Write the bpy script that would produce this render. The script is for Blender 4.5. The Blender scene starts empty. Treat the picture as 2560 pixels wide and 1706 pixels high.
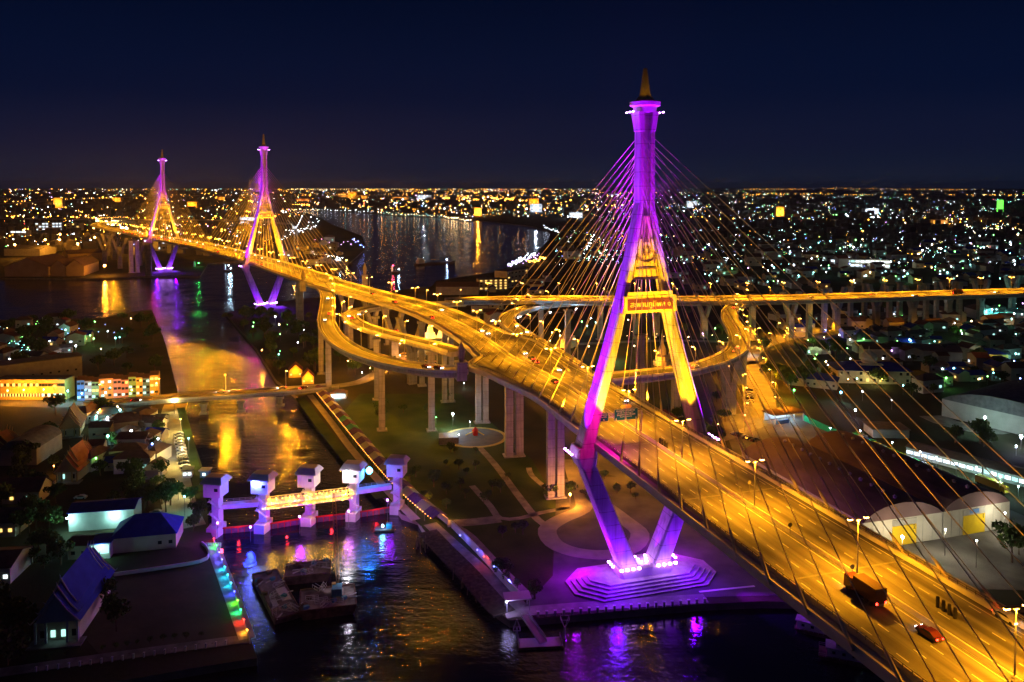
import bpy, math, random
from mathutils import Vector, Matrix
from mathutils.geometry import tessellate_polygon
random.seed(7)
R = math.radians
SC = bpy.context.scene
COL = SC.collection
# ---------------------------------------------------------------- camera
FPX = 1991.0; PITCH = R(2.5); CAMH = 122.0; HOR = 465.0
CY = HOR + FPX*math.tan(PITCH)
cd = bpy.data.cameras.new('camera'); cam = bpy.data.objects.new('camera', cd); COL.objects.link(cam)
cam.location = (0, 0, CAMH); cam.rotation_euler = (R(90)-PITCH, 0, 0)
cd.sensor_width = 36; cd.lens = 36*FPX/2560; cd.shift_y = -(853-CY)/2560
cd.clip_start = 1; cd.clip_end = 80000
SC.camera = cam
# ---------------------------------------------------------------- night sky
w = bpy.data.worlds.new('World'); SC.world = w; w.use_nodes = True
nt = w.node_tree; nt.nodes.clear()
out = nt.nodes.new('ShaderNodeOutputWorld'); bg = nt.nodes.new('ShaderNodeBackground')
tc = nt.nodes.new('ShaderNodeTexCoord'); sp = nt.nodes.new('ShaderNodeSeparateXYZ')
rp = nt.nodes.new('ShaderNodeValToRGB'); rp.color_ramp.interpolation = 'EASE'
nt.links.new(tc.outputs['Generated'], sp.inputs[0]); nt.links.new(sp.outputs['Z'], rp.inputs[0])
el = rp.color_ramp.elements
el[0].position = 0.0; el[0].color = (0.0050, 0.0100, 0.028, 1)
el[1].position = 0.26; el[1].color = (0.0001, 0.0026, 0.0150, 1)
e = el.new(0.06); e.color = (0.0030, 0.0065, 0.0270, 1)
e = el.new(0.12); e.color = (0.0008, 0.0045, 0.0240, 1)
# city glow is warmer towards the left of the view
sx = nt.nodes.new('ShaderNodeMapRange'); sx.inputs[1].default_value = -0.55; sx.inputs[2].default_value = 0.1
sx.inputs[3].default_value = 1; sx.inputs[4].default_value = 0
nt.links.new(sp.outputs['X'], sx.inputs[0])
sz = nt.nodes.new('ShaderNodeMapRange'); sz.inputs[1].default_value = 0.0; sz.inputs[2].default_value = 0.10
sz.inputs[3].default_value = 1; sz.inputs[4].default_value = 0
nt.links.new(sp.outputs['Z'], sz.inputs[0])
mu = nt.nodes.new('ShaderNodeMath'); mu.operation = 'MULTIPLY'
nt.links.new(sx.outputs[0], mu.inputs[0]); nt.links.new(sz.outputs[0], mu.inputs[1])
mxw = nt.nodes.new('ShaderNodeMix'); mxw.data_type = 'RGBA'; mxw.blend_type = 'ADD'; 
nt.links.new(mu.outputs[0], mxw.inputs['Factor']); nt.links.new(rp.outputs[0], mxw.inputs[6])
mxw.inputs[7].default_value = (0.004, 0.002, 0.001, 1)
sky = nt.nodes.new('ShaderNodeTexSky'); sky.sky_type = 'NISHITA'; sky.sun_disc = False
sky.sun_elevation = R(-6); sky.sun_rotation = R(20)
ad = nt.nodes.new('ShaderNodeMix'); ad.data_type = 'RGBA'; ad.blend_type = 'ADD'; ad.inputs['Factor'].default_value = 0.004
nt.links.new(mxw.outputs[2], ad.inputs[6]); nt.links.new(sky.outputs[0], ad.inputs[7])
nt.links.new(ad.outputs[2], bg.inputs[0]); bg.inputs[1].default_value = 1.0
nt.links.new(bg.outputs[0], out.inputs[0])
SC.view_settings.view_transform = 'Standard'; SC.view_settings.look = 'None'
SC.view_settings.exposure = 0; SC.view_settings.gamma = 1
SC.cycles.sample_clamp_indirect = 4; SC.cycles.max_bounces = 4; SC.cycles.diffuse_bounces = 2
SC.cycles.glossy_bounces = 2; SC.cycles.transmission_bounces = 2
SC.cycles.caustics_reflective = False; SC.cycles.caustics_refractive = False
# ---------------------------------------------------------------- helpers
def G(x, y, z=2.0):
    a = (x-1280)/FPX; b = (y-CY)/FPX
    dx, dy, dz = a, math.cos(PITCH)-b*math.sin(PITCH), -math.sin(PITCH)-b*math.cos(PITCH)
    t = (z-CAMH)/dz
    return Vector((dx*t, dy*t, z))
def AD(x, y, D):
    a = (x-1280)/FPX; b = (y-CY)/FPX
    dy = math.cos(PITCH)-b*math.sin(PITCH); dz = -math.sin(PITCH)-b*math.cos(PITCH)
    t = D/dy
    return Vector((a*t, D, CAMH+dz*t))
MATS = {}
def mat(name, c, rough=0.7, c2=None, scale=0.3, bump=0.0, metal=0.0, em=None, es=0.0, uv=False, bs=None, detail=4):
    if name in MATS: return MATS[name]
    m = bpy.data.materials.new(name); m.use_nodes = True; MATS[name] = m
    t = m.node_tree; b = t.nodes['Principled BSDF']
    b.inputs['Base Color'].default_value = (*c, 1); b.inputs['Roughness'].default_value = rough
    b.inputs['Metallic'].default_value = metal
    if rough >= 0.4: b.inputs['Specular IOR Level'].default_value = 0.12
    if c2 is not None or bump:
        co = t.nodes.new('ShaderNodeTexCoord'); n = t.nodes.new('ShaderNodeTexNoise')
        n.inputs['Scale'].default_value = scale; n.inputs['Detail'].default_value = detail
        src = co.outputs['UV'] if uv else co.outputs['Object']
        if uv:
            mp = t.nodes.new('ShaderNodeMapping'); mp.inputs['Scale'].default_value = (1, 0.03, 1)
            t.links.new(src, mp.inputs[0]); src = mp.outputs[0]
        t.links.new(src, n.inputs['Vector'])
        if c2 is not None:
            r = t.nodes.new('ShaderNodeValToRGB'); r.color_ramp.elements[0].position = 0.35; r.color_ramp.elements[1].position = 0.68
            r.color_ramp.elements[0].color = (*c, 1); r.color_ramp.elements[1].color = (*c2, 1)
            t.links.new(n.outputs[0], r.inputs[0]); t.links.new(r.outputs[0], b.inputs['Base Color'])
        if bump:
            n2 = t.nodes.new('ShaderNodeTexNoise'); n2.inputs['Scale'].default_value = bs or scale*4
            n2.inputs['Detail'].default_value = 3
            t.links.new(co.outputs['Object'], n2.inputs['Vector'])
            bp = t.nodes.new('ShaderNodeBump'); bp.inputs['Strength'].default_value = bump; bp.inputs['Distance'].default_value = 0.3
            t.links.new(n2.outputs[0], bp.inputs['Height']); t.links.new(bp.outputs[0], b.inputs['Normal'])
    if em:
        b.inputs['Emission Color'].default_value = (*em, 1); b.inputs['Emission Strength'].default_value = es
        m.cycles.emission_sampling = 'NONE'
    return m
class MB:
    def __init__(s): s.v = []; s.f = []; s.m = []; s.uv = None
    def add(s, vs, fs, mi=0):
        o = len(s.v); s.v += [tuple(q) for q in vs]
        for f in fs: s.f.append(tuple(i+o for i in f)); s.m.append(mi)
        return s
    def box(s, c, d, rz=0.0, mi=0, tx=1.0, ty=1.0, M=None):
        # c = centre of the base, d = sizes, tx/ty = taper at the top
        x, y, z = d[0]/2, d[1]/2, d[2]
        p = [(-x,-y,0),(x,-y,0),(x,y,0),(-x,y,0),(-x*tx,-y*ty,z),(x*tx,-y*ty,z),(x*tx,y*ty,z),(-x*tx,y*ty,z)]
        cr, sr = math.cos(rz), math.sin(rz)
        q = [(a*cr-b*sr+c[0], a*sr+b*cr+c[1], e+c[2]) for a, b, e in p]
        if M: q = [M @ Vector(k) for k in q]
        return s.add(q, [(3,2,1,0),(4,5,6,7),(0,1,5,4),(1,2,6,5),(2,3,7,6),(3,0,4,7)], mi)
    def tube(s, a, b, r, r2=None, n=8, mi=0, cap=True):
        a = Vector(a); b = Vector(b); r2 = r if r2 is None else r2
        d = (b-a)
        if d.length < 1e-6: return s
        d.normalize(); u = d.orthogonal().normalized(); w_ = d.cross(u)
        vs = []
        for k in range(n):
            t = 2*math.pi*k/n; o = u*math.cos(t)+w_*math.sin(t)
            vs.append(a+o*r); vs.append(b+o*r2)
        fs = [(2*k, (2*k+2) % (2*n), (2*k+3) % (2*n), 2*k+1) for k in range(n)]
        if cap: fs += [tuple(range(2*n-2, -1, -2)), tuple(range(1, 2*n, 2))]
        return s.add(vs, fs, mi)
    def bar(s, a, b, wd, h, mi=0):
        # rectangular bar from a to b; h measured vertically upwards from the line
        a = Vector(a); b = Vector(b); d = b-a; n = Vector((-d.y, d.x, 0))
        if n.length < 1e-6: n = Vector((1, 0, 0))
        n = n.normalized()*wd/2; u = Vector((0, 0, h))
        return s.add([a-n, b-n, b+n, a+n, a-n+u, b-n+u, b+n+u, a+n+u],
                     [(3,2,1,0),(4,5,6,7),(0,1,5,4),(1,2,6,5),(2,3,7,6),(3,0,4,7)], mi)
    def frus(s, sec0, sec1, mi=0):
        n = len(sec0)
        vs = list(sec0)+list(sec1)
        fs = [(k, (k+1) % n, n+(k+1) % n, n+k) for k in range(n)]+[tuple(range(n-1, -1, -1)), tuple(range(n, 2*n))]
        return s.add(vs, fs, mi)
    def loft(s, secs, mi=0):
        n = len(secs[0]); vs = [q for c in secs for q in c]; fs = []
        for j in range(len(secs)-1):
            for k in range(n): fs.append((j*n+k, j*n+(k+1) % n, (j+1)*n+(k+1) % n, (j+1)*n+k))
        fs += [tuple(range(n-1, -1, -1)), tuple(range((len(secs)-1)*n, len(secs)*n))]
        return s.add(vs, fs, mi)
    def lathe(s, c, prof, n=12, mi=0, rot=0.0):
        vs = []
        for r, z in prof:
            for k in range(n):
                t = 2*math.pi*k/n+rot; vs.append((c[0]+r*math.cos(t), c[1]+r*math.sin(t), c[2]+z))
        fs = []
        for j in range(len(prof)-1):
            for k in range(n): fs.append((j*n+k, j*n+(k+1) % n, (j+1)*n+(k+1) % n, (j+1)*n+k))
        fs += [tuple(range(n-1, -1, -1)), tuple(range((len(prof)-1)*n, len(prof)*n))]
        return s.add(vs, fs, mi)
    def poly(s, pts, z0, z1, mi=0, side=None):
        n = len(pts); tri = tessellate_polygon([[Vector((p[0], p[1], 0)) for p in pts]])
        area = sum(pts[i][0]*pts[(i+1) % n][1]-pts[(i+1) % n][0]*pts[i][1] for i in range(n))
        vs = [(p[0], p[1], z1) for p in pts]+[(p[0], p[1], z0) for p in pts]
        def up(t):
            a, b, c = [Vector((*pts[i][:2], 0)) for i in t]
            return t if (b-a).cross(c-a).z > 0 else t[::-1]
        s.add(vs, [up(tuple(t)) for t in tri], mi)
        o = len(s.v)-2*n
        for i in range(n):
            j = (i+1) % n
            f = (o+i, o+n+i, o+n+j, o+j) if area > 0 else (o+j, o+n+j, o+n+i, o+i)
            s.f.append(f); s.m.append(side if side is not None else mi)
        return s
    def build(s, name, mats, parent=None, world=False, smooth=False):
        me = bpy.data.meshes.new(name)
        vs = s.v
        if world and parent is not None:
            iv = Matrix.Translation(parent.location) @ Matrix.Rotation(parent.rotation_euler.z, 4, 'Z')
            iv = iv.inverted(); vs = [tuple(iv @ Vector(q)) for q in vs]
        me.from_pydata(vs, [], s.f)
        if not isinstance(mats, (list, tuple)): mats = [mats]
        for m in mats: me.materials.append(m)
        if len(mats) > 1: me.polygons.foreach_set('material_index', s.m)
        if s.uv:
            ul = me.uv_layers.new(name='UVMap')
            for l in me.loops: ul.data[l.index].uv = s.uv[l.vertex_index]
        if smooth: me.polygons.foreach_set('use_smooth', [True]*len(me.polygons))
        me.update()
        o = bpy.data.objects.new(name, me); COL.objects.link(o)
        if parent is not None: o.parent = parent
        return o
def tag(o, label=None, cat=None, group=None, kind=None):
    if label: o['label'] = label
    if cat: o['category'] = cat
    if group: o['group'] = group
    if kind: o['kind'] = kind
    return o
def empty(name, loc=(0,0,0), rz=0.0, label=None, cat=None, group=None):
    o = bpy.data.objects.new(name, None); COL.objects.link(o)
    o.location = loc; o.rotation_euler = (0, 0, rz); o.empty_display_size = 0.5
    return tag(o, label, cat, group)
KIDS = {}
def kids(o):
    return [c for c in o.children]
def dup(root, loc, rz=0.0, label=None, group=None, sc=None):
    def rec(o, par):
        c = o.copy(); COL.objects.link(c); c.parent = par
        for ch in kids(o): rec(ch, c)
        return c
    r = rec(root, None); r.location = loc; r.rotation_euler = (0, 0, rz)
    if sc: r.scale = sc if hasattr(sc, '__len__') else (sc, sc, sc)
    if label: r['label'] = label
    if group: r['group'] = group
    return r
def light(kind, color, power, loc, parent=None, target=None, size=0.3, cone=120, blend=0.5, name='lamp_light'):
    d = bpy.data.lights.new(name, kind); d.color = color; d.energy = power
    d.shadow_soft_size = size
    if kind == 'SPOT': d.spot_size = R(cone); d.spot_blend = blend
    o = bpy.data.objects.new(name, d); COL.objects.link(o); o.location = loc
    if kind == 'SPOT':
        v = Vector(target)-Vector(loc) if target is not None else Vector((0, 0, -1))
        o.rotation_euler = v.to_track_quat('-Z', 'Y').to_euler()
    if parent is not None: o.parent = parent
    return o
def spline(pts, step=6.0):
    """Catmull-Rom through rows of numbers (first two are x,y); returns resampled rows."""
    P = [tuple(map(float, p)) for p in pts]; n = len(P); o = []
    for i in range(n-1):
        p0 = P[max(i-1, 0)]; p1 = P[i]; p2 = P[i+1]; p3 = P[min(i+2, n-1)]
        L = math.hypot(p2[0]-p1[0], p2[1]-p1[1]); k = max(1, int(L/step))
        for j in range(k):
            t = j/k; r = []
            for a in range(len(p1)):
                if a < 3:
                    r.append(0.5*((2*p1[a])+(-p0[a]+p2[a])*t+(2*p0[a]-5*p1[a]+4*p2[a]-p3[a])*t*t+(-p0[a]+3*p1[a]-3*p2[a]+p3[a])*t**3))
                else: 
                    q = t*t*(3-2*t); r.append(p1[a]*(1-q)+p2[a]*q)
            o.append(r)
    o.append(list(P[-1])); return o
def frames(rows):
    fr = []; s = 0.0
    for i, r in enumerate(rows):
        a = rows[max(i-1, 0)]; b = rows[min(i+1, len(rows)-1)]
        t = Vector((b[0]-a[0], b[1]-a[1], 0)).normalized(); n = Vector((t.y, -t.x, 0))   # n points right of travel
        if i: s += math.hypot(r[0]-rows[i-1][0], r[1]-rows[i-1][1])
        fr.append((Vector(r[:3]), t, n, s, r[3], r[4]))
    return fr
def sweep(fr, prof, i0=0, i1=None, closed=True, uv=False):
    """prof: list of (side, off, dz); side -1/0/1 picks left/none/right half width."""
    mb = MB(); i1 = i1 or len(fr); n = len(prof); uvs = []
    for (p, t, nn, s, hl, hr) in fr[i0:i1]:
        for (sd, off, dz) in prof:
            x = off+(hr*1 if sd > 0 else (-hl if sd < 0 else 0))
            mb.v.append(tuple(p+nn*x+Vector((0, 0, dz)))); uvs.append((x, s))
    m = i1-i0
    for j in range(m-1):
        for k in range(n if closed else n-1):
            mb.f.append((j*n+k, j*n+(k+1) % n, (j+1)*n+(k+1) % n, (j+1)*n+k)); mb.m.append(0)
    if closed:
        mb.f.append(tuple(range(n))[::-1]); mb.m.append(0)
        mb.f.append(tuple((m-1)*n+k for k in range(n))); mb.m.append(0)
    if uv: mb.uv = uvs
    return mb
def at_s(fr, s):
    for i in range(len(fr)-1):
        if fr[i+1][3] >= s:
            a, b = fr[i], fr[i+1]; k = (s-a[3])/max(1e-6, b[3]-a[3])
            return a[0].lerp(b[0], k), a[1].lerp(b[1], k).normalized(), a[2].lerp(b[2], k).normalized(), a[4]*(1-k)+b[4]*k, a[5]*(1-k)+b[5]*k
    a = fr[-1]; return a[0], a[1], a[2], a[4], a[5]
ORANGE = (1.0, 0.36, 0.006); SOD = (1.0, 0.33, 0.02)
PURPLE = (0.30, 0.0, 1.0); MAGENTA = (1.0, 0.0, 0.42); YEL = (1.0, 0.43, 0.004); CYAN = (0.25, 0.75, 1.0); WHITE = (0.85, 0.92, 1.0)
def joints(m, period, stain=0.25, axis='Z'):
    t = m.node_tree; b = t.nodes['Principled BSDF']; src = b.inputs['Base Color'].links[0].from_socket
    co = t.nodes.new('ShaderNodeTexCoord'); s_ = t.nodes.new('ShaderNodeSeparateXYZ'); t.links.new(co.outputs['Object'], s_.inputs[0])
    d = t.nodes.new('ShaderNodeMath'); d.operation = 'DIVIDE'; d.inputs[1].default_value = period; t.links.new(s_.outputs[axis], d.inputs[0])
    f = t.nodes.new('ShaderNodeMath'); f.operation = 'FRACT'; t.links.new(d.outputs[0], f.inputs[0])
    g = t.nodes.new('ShaderNodeMath'); g.operation = 'LESS_THAN'; g.inputs[1].default_value = 0.05; t.links.new(f.outputs[0], g.inputs[0])
    mp = t.nodes.new('ShaderNodeMapping'); mp.inputs['Scale'].default_value = (1.1, 1.1, 0.06); t.links.new(co.outputs['Object'], mp.inputs[0])
    n = t.nodes.new('ShaderNodeTexNoise'); n.inputs['Scale'].default_value = 1.0; n.inputs['Detail'].default_value = 6; t.links.new(mp.outputs[0], n.inputs['Vector'])
    r = t.nodes.new('ShaderNodeMapRange'); r.inputs[1].default_value = 0.42; r.inputs[2].default_value = 0.7; r.inputs[3].default_value = 0; r.inputs[4].default_value = stain*2; t.links.new(n.outputs[0], r.inputs[0])
    gm = t.nodes.new('ShaderNodeMath'); gm.operation = 'MULTIPLY_ADD'; gm.inputs[1].default_value = 0.45; t.links.new(g.outputs[0], gm.inputs[0]); t.links.new(r.outputs[0], gm.inputs[2]); gm.use_clamp = True
    mx = t.nodes.new('ShaderNodeMix'); mx.data_type = 'RGBA'; t.links.new(gm.outputs[0], mx.inputs['Factor']); t.links.new(src, mx.inputs[6]); mx.inputs[7].default_value = (.10, .09, .08, 1)
    t.links.new(mx.outputs[2], b.inputs['Base Color']); return m
concrete = mat('concrete', (0.30, 0.29, 0.27), 0.75, (0.42, 0.40, 0.37), 0.25, 0.15, bs=1.5)
pale_con = mat('pale_concrete', (0.46, 0.44, 0.42), 0.6, (0.58, 0.56, 0.53), 0.15, 0.1, bs=1.2)
pylon_con = joints(mat('pylon_concrete', (0.44, 0.42, 0.41), 0.7, (0.58, 0.56, 0.53), 0.15, 0.1, bs=1.2), 4.2)
joints(concrete, 3.6, .2)
asphalt = mat('asphalt', (0.09, 0.085, 0.08), 0.75, (0.24, 0.23, 0.22), 0.55, 0.0, uv=True)
def wear(m):
    t = m.node_tree; b = t.nodes['Principled BSDF']; src = b.inputs['Base Color'].links[0].from_socket
    co = t.nodes.new('ShaderNodeTexCoord'); s_ = t.nodes.new('ShaderNodeSeparateXYZ'); t.links.new(co.outputs['UV'], s_.inputs[0])
    a = t.nodes.new('ShaderNodeMath'); a.operation = 'MULTIPLY'; a.inputs[1].default_value = 2*math.pi/3.5; t.links.new(s_.outputs['X'], a.inputs[0])
    c = t.nodes.new('ShaderNodeMath'); c.operation = 'COSINE'; t.links.new(a.outputs[0], c.inputs[0])
    n = t.nodes.new('ShaderNodeTexNoise'); n.inputs['Scale'].default_value = 0.09; n.inputs['Detail'].default_value = 5; t.links.new(co.outputs['UV'], n.inputs['Vector'])
    f = t.nodes.new('ShaderNodeMath'); f.operation = 'MULTIPLY_ADD'; f.inputs[1].default_value = 0.16; f.inputs[2].default_value = 0.1; t.links.new(c.outputs[0], f.inputs[0])
    k = t.nodes.new('ShaderNodeMath'); k.operation = 'MULTIPLY_ADD'; k.inputs[1].default_value = 0.55; t.links.new(n.outputs[0], k.inputs[0]); t.links.new(f.outputs[0], k.inputs[2]); k.use_clamp = True
    mx = t.nodes.new('ShaderNodeMix'); mx.data_type = 'RGBA'; t.links.new(k.outputs[0], mx.inputs['Factor']); t.links.new(src, mx.inputs[6]); mx.inputs[7].default_value = (.055, .05, .047, 1)
    t.links.new(mx.outputs[2], b.inputs['Base Color'])
wear(asphalt)
paint = mat('road_paint', (0.62, 0.62, 0.58), 0.6, (0.4, 0.4, 0.37), 0.6)
steel = mat('dark_steel', (0.12, 0.12, 0.12), 0.5, (0.2, 0.19, 0.18), 1.0)
galv = mat('galvanised_steel', (0.40, 0.40, 0.40), 0.45, (0.5, 0.5, 0.5), 1.0)
white_wall = mat('white_wall', (0.55, 0.55, 0.53), 0.7, (0.68, 0.68, 0.65), 0.3, 0.05)
cable_m = mat('cable_sheath', (0.55, 0.48, 0.34), 0.6, (0.62, 0.55, 0.4), 0.2)
lamp_em = mat('sodium_lamp', (0.8, 0.8, 0.8), 0.4, em=(1.0, 0.42, 0.08), es=42)
purple_em = mat('purple_lamp', (0.5, 0.5, 0.5), 0.4, em=(0.62, 0.25, 1.0), es=30)
white_em = mat('white_lamp', (0.8, 0.8, 0.8), 0.4, em=(0.7, 0.9, 1.0), es=45)
cyan_em = mat('cyan_lamp', (0.8, 0.8, 0.8), 0.4, em=(0.15, 0.6, 1.0), es=40)
# ---------------------------------------------------------------- water and land
def water_mat():
    m = bpy.data.materials.new('river_water'); m.use_nodes = True; t = m.node_tree; b = t.nodes['Principled BSDF']
    b.inputs['Base Color'].default_value = (0.004, 0.006, 0.010, 1); b.inputs['Roughness'].default_value = 0.09
    b.inputs['IOR'].default_value = 1.33
    b.inputs['Specular IOR Level'].default_value = 0.9
    co = t.nodes.new('ShaderNodeTexCoord')
    n = t.nodes.new('ShaderNodeTexNoise'); n.inputs['Scale'].default_value = 0.55; n.inputs['Detail'].default_value = 5; n.inputs['Roughness'].default_value = 0.6
    n2 = t.nodes.new('ShaderNodeTexNoise'); n2.inputs['Scale'].default_value = 0.03; n2.inputs['Detail'].default_value = 2
    ml = t.nodes.new('ShaderNodeMath'); ml.operation = 'MULTIPLY'
    mr = t.nodes.new('ShaderNodeMapRange'); mr.inputs[1].default_value = 0.35; mr.inputs[2].default_value = 0.65; mr.inputs[3].default_value = 0.25; mr.inputs[4].default_value = 1.5
    t.links.new(co.outputs['Object'], n.inputs['Vector']); t.links.new(co.outputs['Object'], n2.inputs['Vector'])
    t.links.new(n2.outputs[0], mr.inputs[0]); t.links.new(n.outputs[0], ml.inputs[0]); t.links.new(mr.outputs[0], ml.inputs[1])
    mp = t.nodes.new('ShaderNodeMapping'); mp.inputs['Scale'].default_value = (0.045, 0.20, 1); mp.inputs['Rotation'].default_value = (0, 0, 0.15)
    n3 = t.nodes.new('ShaderNodeTexNoise'); n3.inputs['Scale'].default_value = 1.0; n3.inputs['Detail'].default_value = 3; n3.inputs['Distortion'].default_value = 0.4
    t.links.new(co.outputs['Object'], mp.inputs[0]); t.links.new(mp.outputs[0], n3.inputs['Vector'])
    a3 = t.nodes.new('ShaderNodeMath'); a3.operation = 'MULTIPLY_ADD'; a3.inputs[1].default_value = 1.1; t.links.new(n3.outputs[0], a3.inputs[0]); t.links.new(ml.outputs[0], a3.inputs[2])
    bp = t.nodes.new('ShaderNodeBump'); bp.inputs['Strength'].default_value = 0.55; bp.inputs['Distance'].default_value = 0.4
    t.links.new(a3.outputs[0], bp.inputs['Height']); t.links.new(bp.outputs[0], b.inputs['Normal'])
    return m
water = MB().add([(-20000, -400, 0), (20000, -400, 0), (20000, 40000, 0), (-20000, 40000, 0)], [(0, 1, 2, 3)]).build('river_water', water_mat())
tag(water, kind='structure')
soil = mat('soil_and_grass', (0.020, 0.026, 0.010), 0.95, (0.055, 0.046, 0.028), 0.03, 0.4, bs=0.6, detail=9)
lawn = mat('lawn', (0.020, 0.045, 0.010), 0.95, (0.050, 0.075, 0.018), 0.08, 0.4, bs=1.0, detail=9)
bank = mat('embankment_wall', (0.20, 0.18, 0.15), 0.85, (0.30, 0.27, 0.22), 0.3, 0.3)
paving = mat('paving', (0.15, 0.14, 0.13), 0.8, (0.32, 0.30, 0.27), 0.25, 0.2, detail=8)
tarmac = mat('ground_tarmac', (0.06, 0.06, 0.058), 0.85, (0.12, 0.115, 0.11), 0.1, 0.2, detail=8)
farsoil = mat('far_land', (0.018, 0.020, 0.018), 1.0, (0.035, 0.035, 0.030), 0.004)
def PX(l, z=2.0): return [tuple(G(x, y, z)[:2]) for x, y in l]
canal_right = [(1275, 1552), (1245, 1532), (1160, 1437), (1057, 1322), (1045, 1300), (1004, 1286), (985, 1262), (868, 1146), (808, 1080), (744, 993), (690, 950), (640, 870), (570, 790)]
main_land = PX([(1900, 1504), (1761, 1510)]+canal_right+[(563, 782), (600, 772), (740, 748), (900, 737), (1080, 716), (1090, 702), (1240, 680), (1330, 645), (1372, 600), (1375, 580), (1330, 566), (1150, 546), (1000, 540), (850, 529), (760, 525), (700, 523), (700, 527), (760, 531), (800, 545), (830, 562), (905, 590), (915, 622), (870, 660), (820, 690), (760, 686), (620, 652), (560, 655), (520, 660), (500, 690), (350, 692), (240, 697), (0, 695)])
main_land += [(-20000, 1040), (-20000, 39000), (20000, 39000), (20000, 215), (400, 215)]
o = MB().poly(main_land, -2, 2.0, 0, 1).build('ground', [soil, bank]); tag(o, kind='structure')
left_land = PX([(-300, 802), (0, 800), (250, 796), (345, 777), (380, 776), (411, 850), (444, 981), (455, 1014), (510, 1179), (522, 1320), (540, 1362), (600, 1520), (643, 1645), (560, 1658), (300, 1702), (60, 1740), (-300, 1770)])
left_land += [(-900, 190), (-900, 700)]
o = MB().poly(left_land, -2, 2.0, 0, 1).build('ground', [soil, bank]); tag(o, kind='structure')
def sheet(name, pts, m, dz=0.0, z=2.0, h=0.05, **k):
    o = MB().poly(PX(pts, z), z-0.3, z+h+dz).build(name, m); return tag(o, kind='structure', **k)
def strip(name, pts, wd, m, z=2.0, h=0.06, kind='structure'):
    rows = [list(G(x, y, z))+[wd/2, wd/2] for x, y in pts]
    fr = frames(spline(rows, 3.0))
    o = sweep(fr, [(-1, 0, -0.2), (1, 0, -0.2), (1, 0, h), (-1, 0, h)]).build(name, m); return tag(o, kind=kind)
# park, promenade and paths of the near bank
sheet('park_lawn', [(1240, 1500), (1000, 1262), (880, 1140), (830, 1060), (900, 985), (1150, 985), (1330, 1150), (1400, 1270), (1380, 1400), (1390, 1490)], lawn)
sheet('plaza', [(1392, 1200), (1760, 1180), (1950, 1330), (1985, 1488), (1765, 1494), (1480, 1515), (1300, 1528), (1180, 1400), (1260, 1380), (1300, 1400), (1390, 1480), (1440, 1500)][:7]+[(1382, 1440)], tarmac, 0.01)
strip('promenade', [(1262, 1536), (1330, 1528), (1500, 1515), (1640, 1505), (1765, 1497)], 5.0, paving, h=0.12)
strip('footpath', [(1135, 1315), (1175, 1340), (1250, 1420), (1330, 1500)], 3.0, paving)
strip('footpath', [(1195, 1115), (1240, 1165), (1300, 1245), (1345, 1300), (1385, 1325)], 3.0, paving)
strip('footpath', [(1180, 1215), (1225, 1265), (1250, 1296), (1300, 1296), (1350, 1283), (1420, 1270)], 2.6, paving)
strip('footpath', [(1118, 1310), (1180, 1306), (1250, 1298)], 6.0, paving)
strip('footpath', [(1322, 1170), (1330, 1190), (1370, 1225)], 2.4, paving)
strip('service_road', [(1075, 1310), (1180, 1405), (1262, 1480), (1310, 1530)], 5.0, paving)
strip('loop_drive', [(1425, 1150), (1440, 1200), (1458, 1250), (1455, 1275), (1400, 1300), (1368, 1325), (1385, 1360), (1440, 1382), (1520, 1388), (1580, 1370), (1600, 1335), (1560, 1300), (1520, 1270), (1490, 1250), (1470, 1225)], 6.5, mat('loop_asphalt', (0.20, 0.19, 0.17), 0.8, (0.28, 0.26, 0.23), 0.2), h=0.14)
strip('approach_road', [(1410, 1165), (1480, 1150), (1560, 1170), (1640, 1185)], 22, tarmac, h=0.03)
# round playground
pc = G(1187, 1094); o = MB().lathe((pc.x, pc.y, 1.8), [(15.5, 0), (15.5, 0.42), (13.8, 0.42), (13.8, 0.30), (0.1, 0.30)], 40).build('playground_ring', mat('yellow_ring', (0.45, 0.38, 0.12), 0.8)); tag(o, kind='structure')
o = MB().lathe((pc.x, pc.y, 1.9), [(13.7, 0), (13.7, 0.28), (0.1, 0.28)], 40).build('playground_floor', mat('rubber_floor', (0.10, 0.11, 0.12), 0.8, (0.14, 0.15, 0.16), 0.3)); tag(o, kind='structure')
# ground roads right of the interchange
orange_road = mat('old_road', (0.16, 0.15, 0.14), 0.8, (0.24, 0.23, 0.21), 0.2, 0.1)
strip('street', [(2060, 822), (1987, 838), (1904, 862), (1865, 890), (1875, 924), (1892, 966), (1900, 1015), (1905, 1060)], 17, orange_road)
strip('street', [(1905, 1060), (1870, 1075), (1830, 1090), (1780, 1105)], 6, orange_road, h=0.09)
sheet('yard', [(1800, 1040), (1990, 1020), (2120, 1120), (2350, 1200), (2560, 1290), (2700, 1400), (2700, 1480), (2300, 1470), (2200, 1420), (2000, 1300), (1840, 1150)], mat('yard_concrete', (.08, .078, .07), .85, (.17, .165, .15), .12, .2, detail=9))
strip('street', [(2700, 1025), (2560, 1045), (2480, 1075), (2380, 1060), (2330, 1040)], 14, paving)
strip('street', [(1240, 930), (1350, 935), (1560, 930), (1700, 925), (1900, 905)], 9, tarmac)
strip('street', [(1330, 868), (1500, 858), (1700, 852), (1900, 860)], 8, orange_road)
strip('street', [(820, 968), (900, 955), (960, 925), (1060, 880), (1200, 820), (1400, 780)], 9, orange_road)
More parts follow.
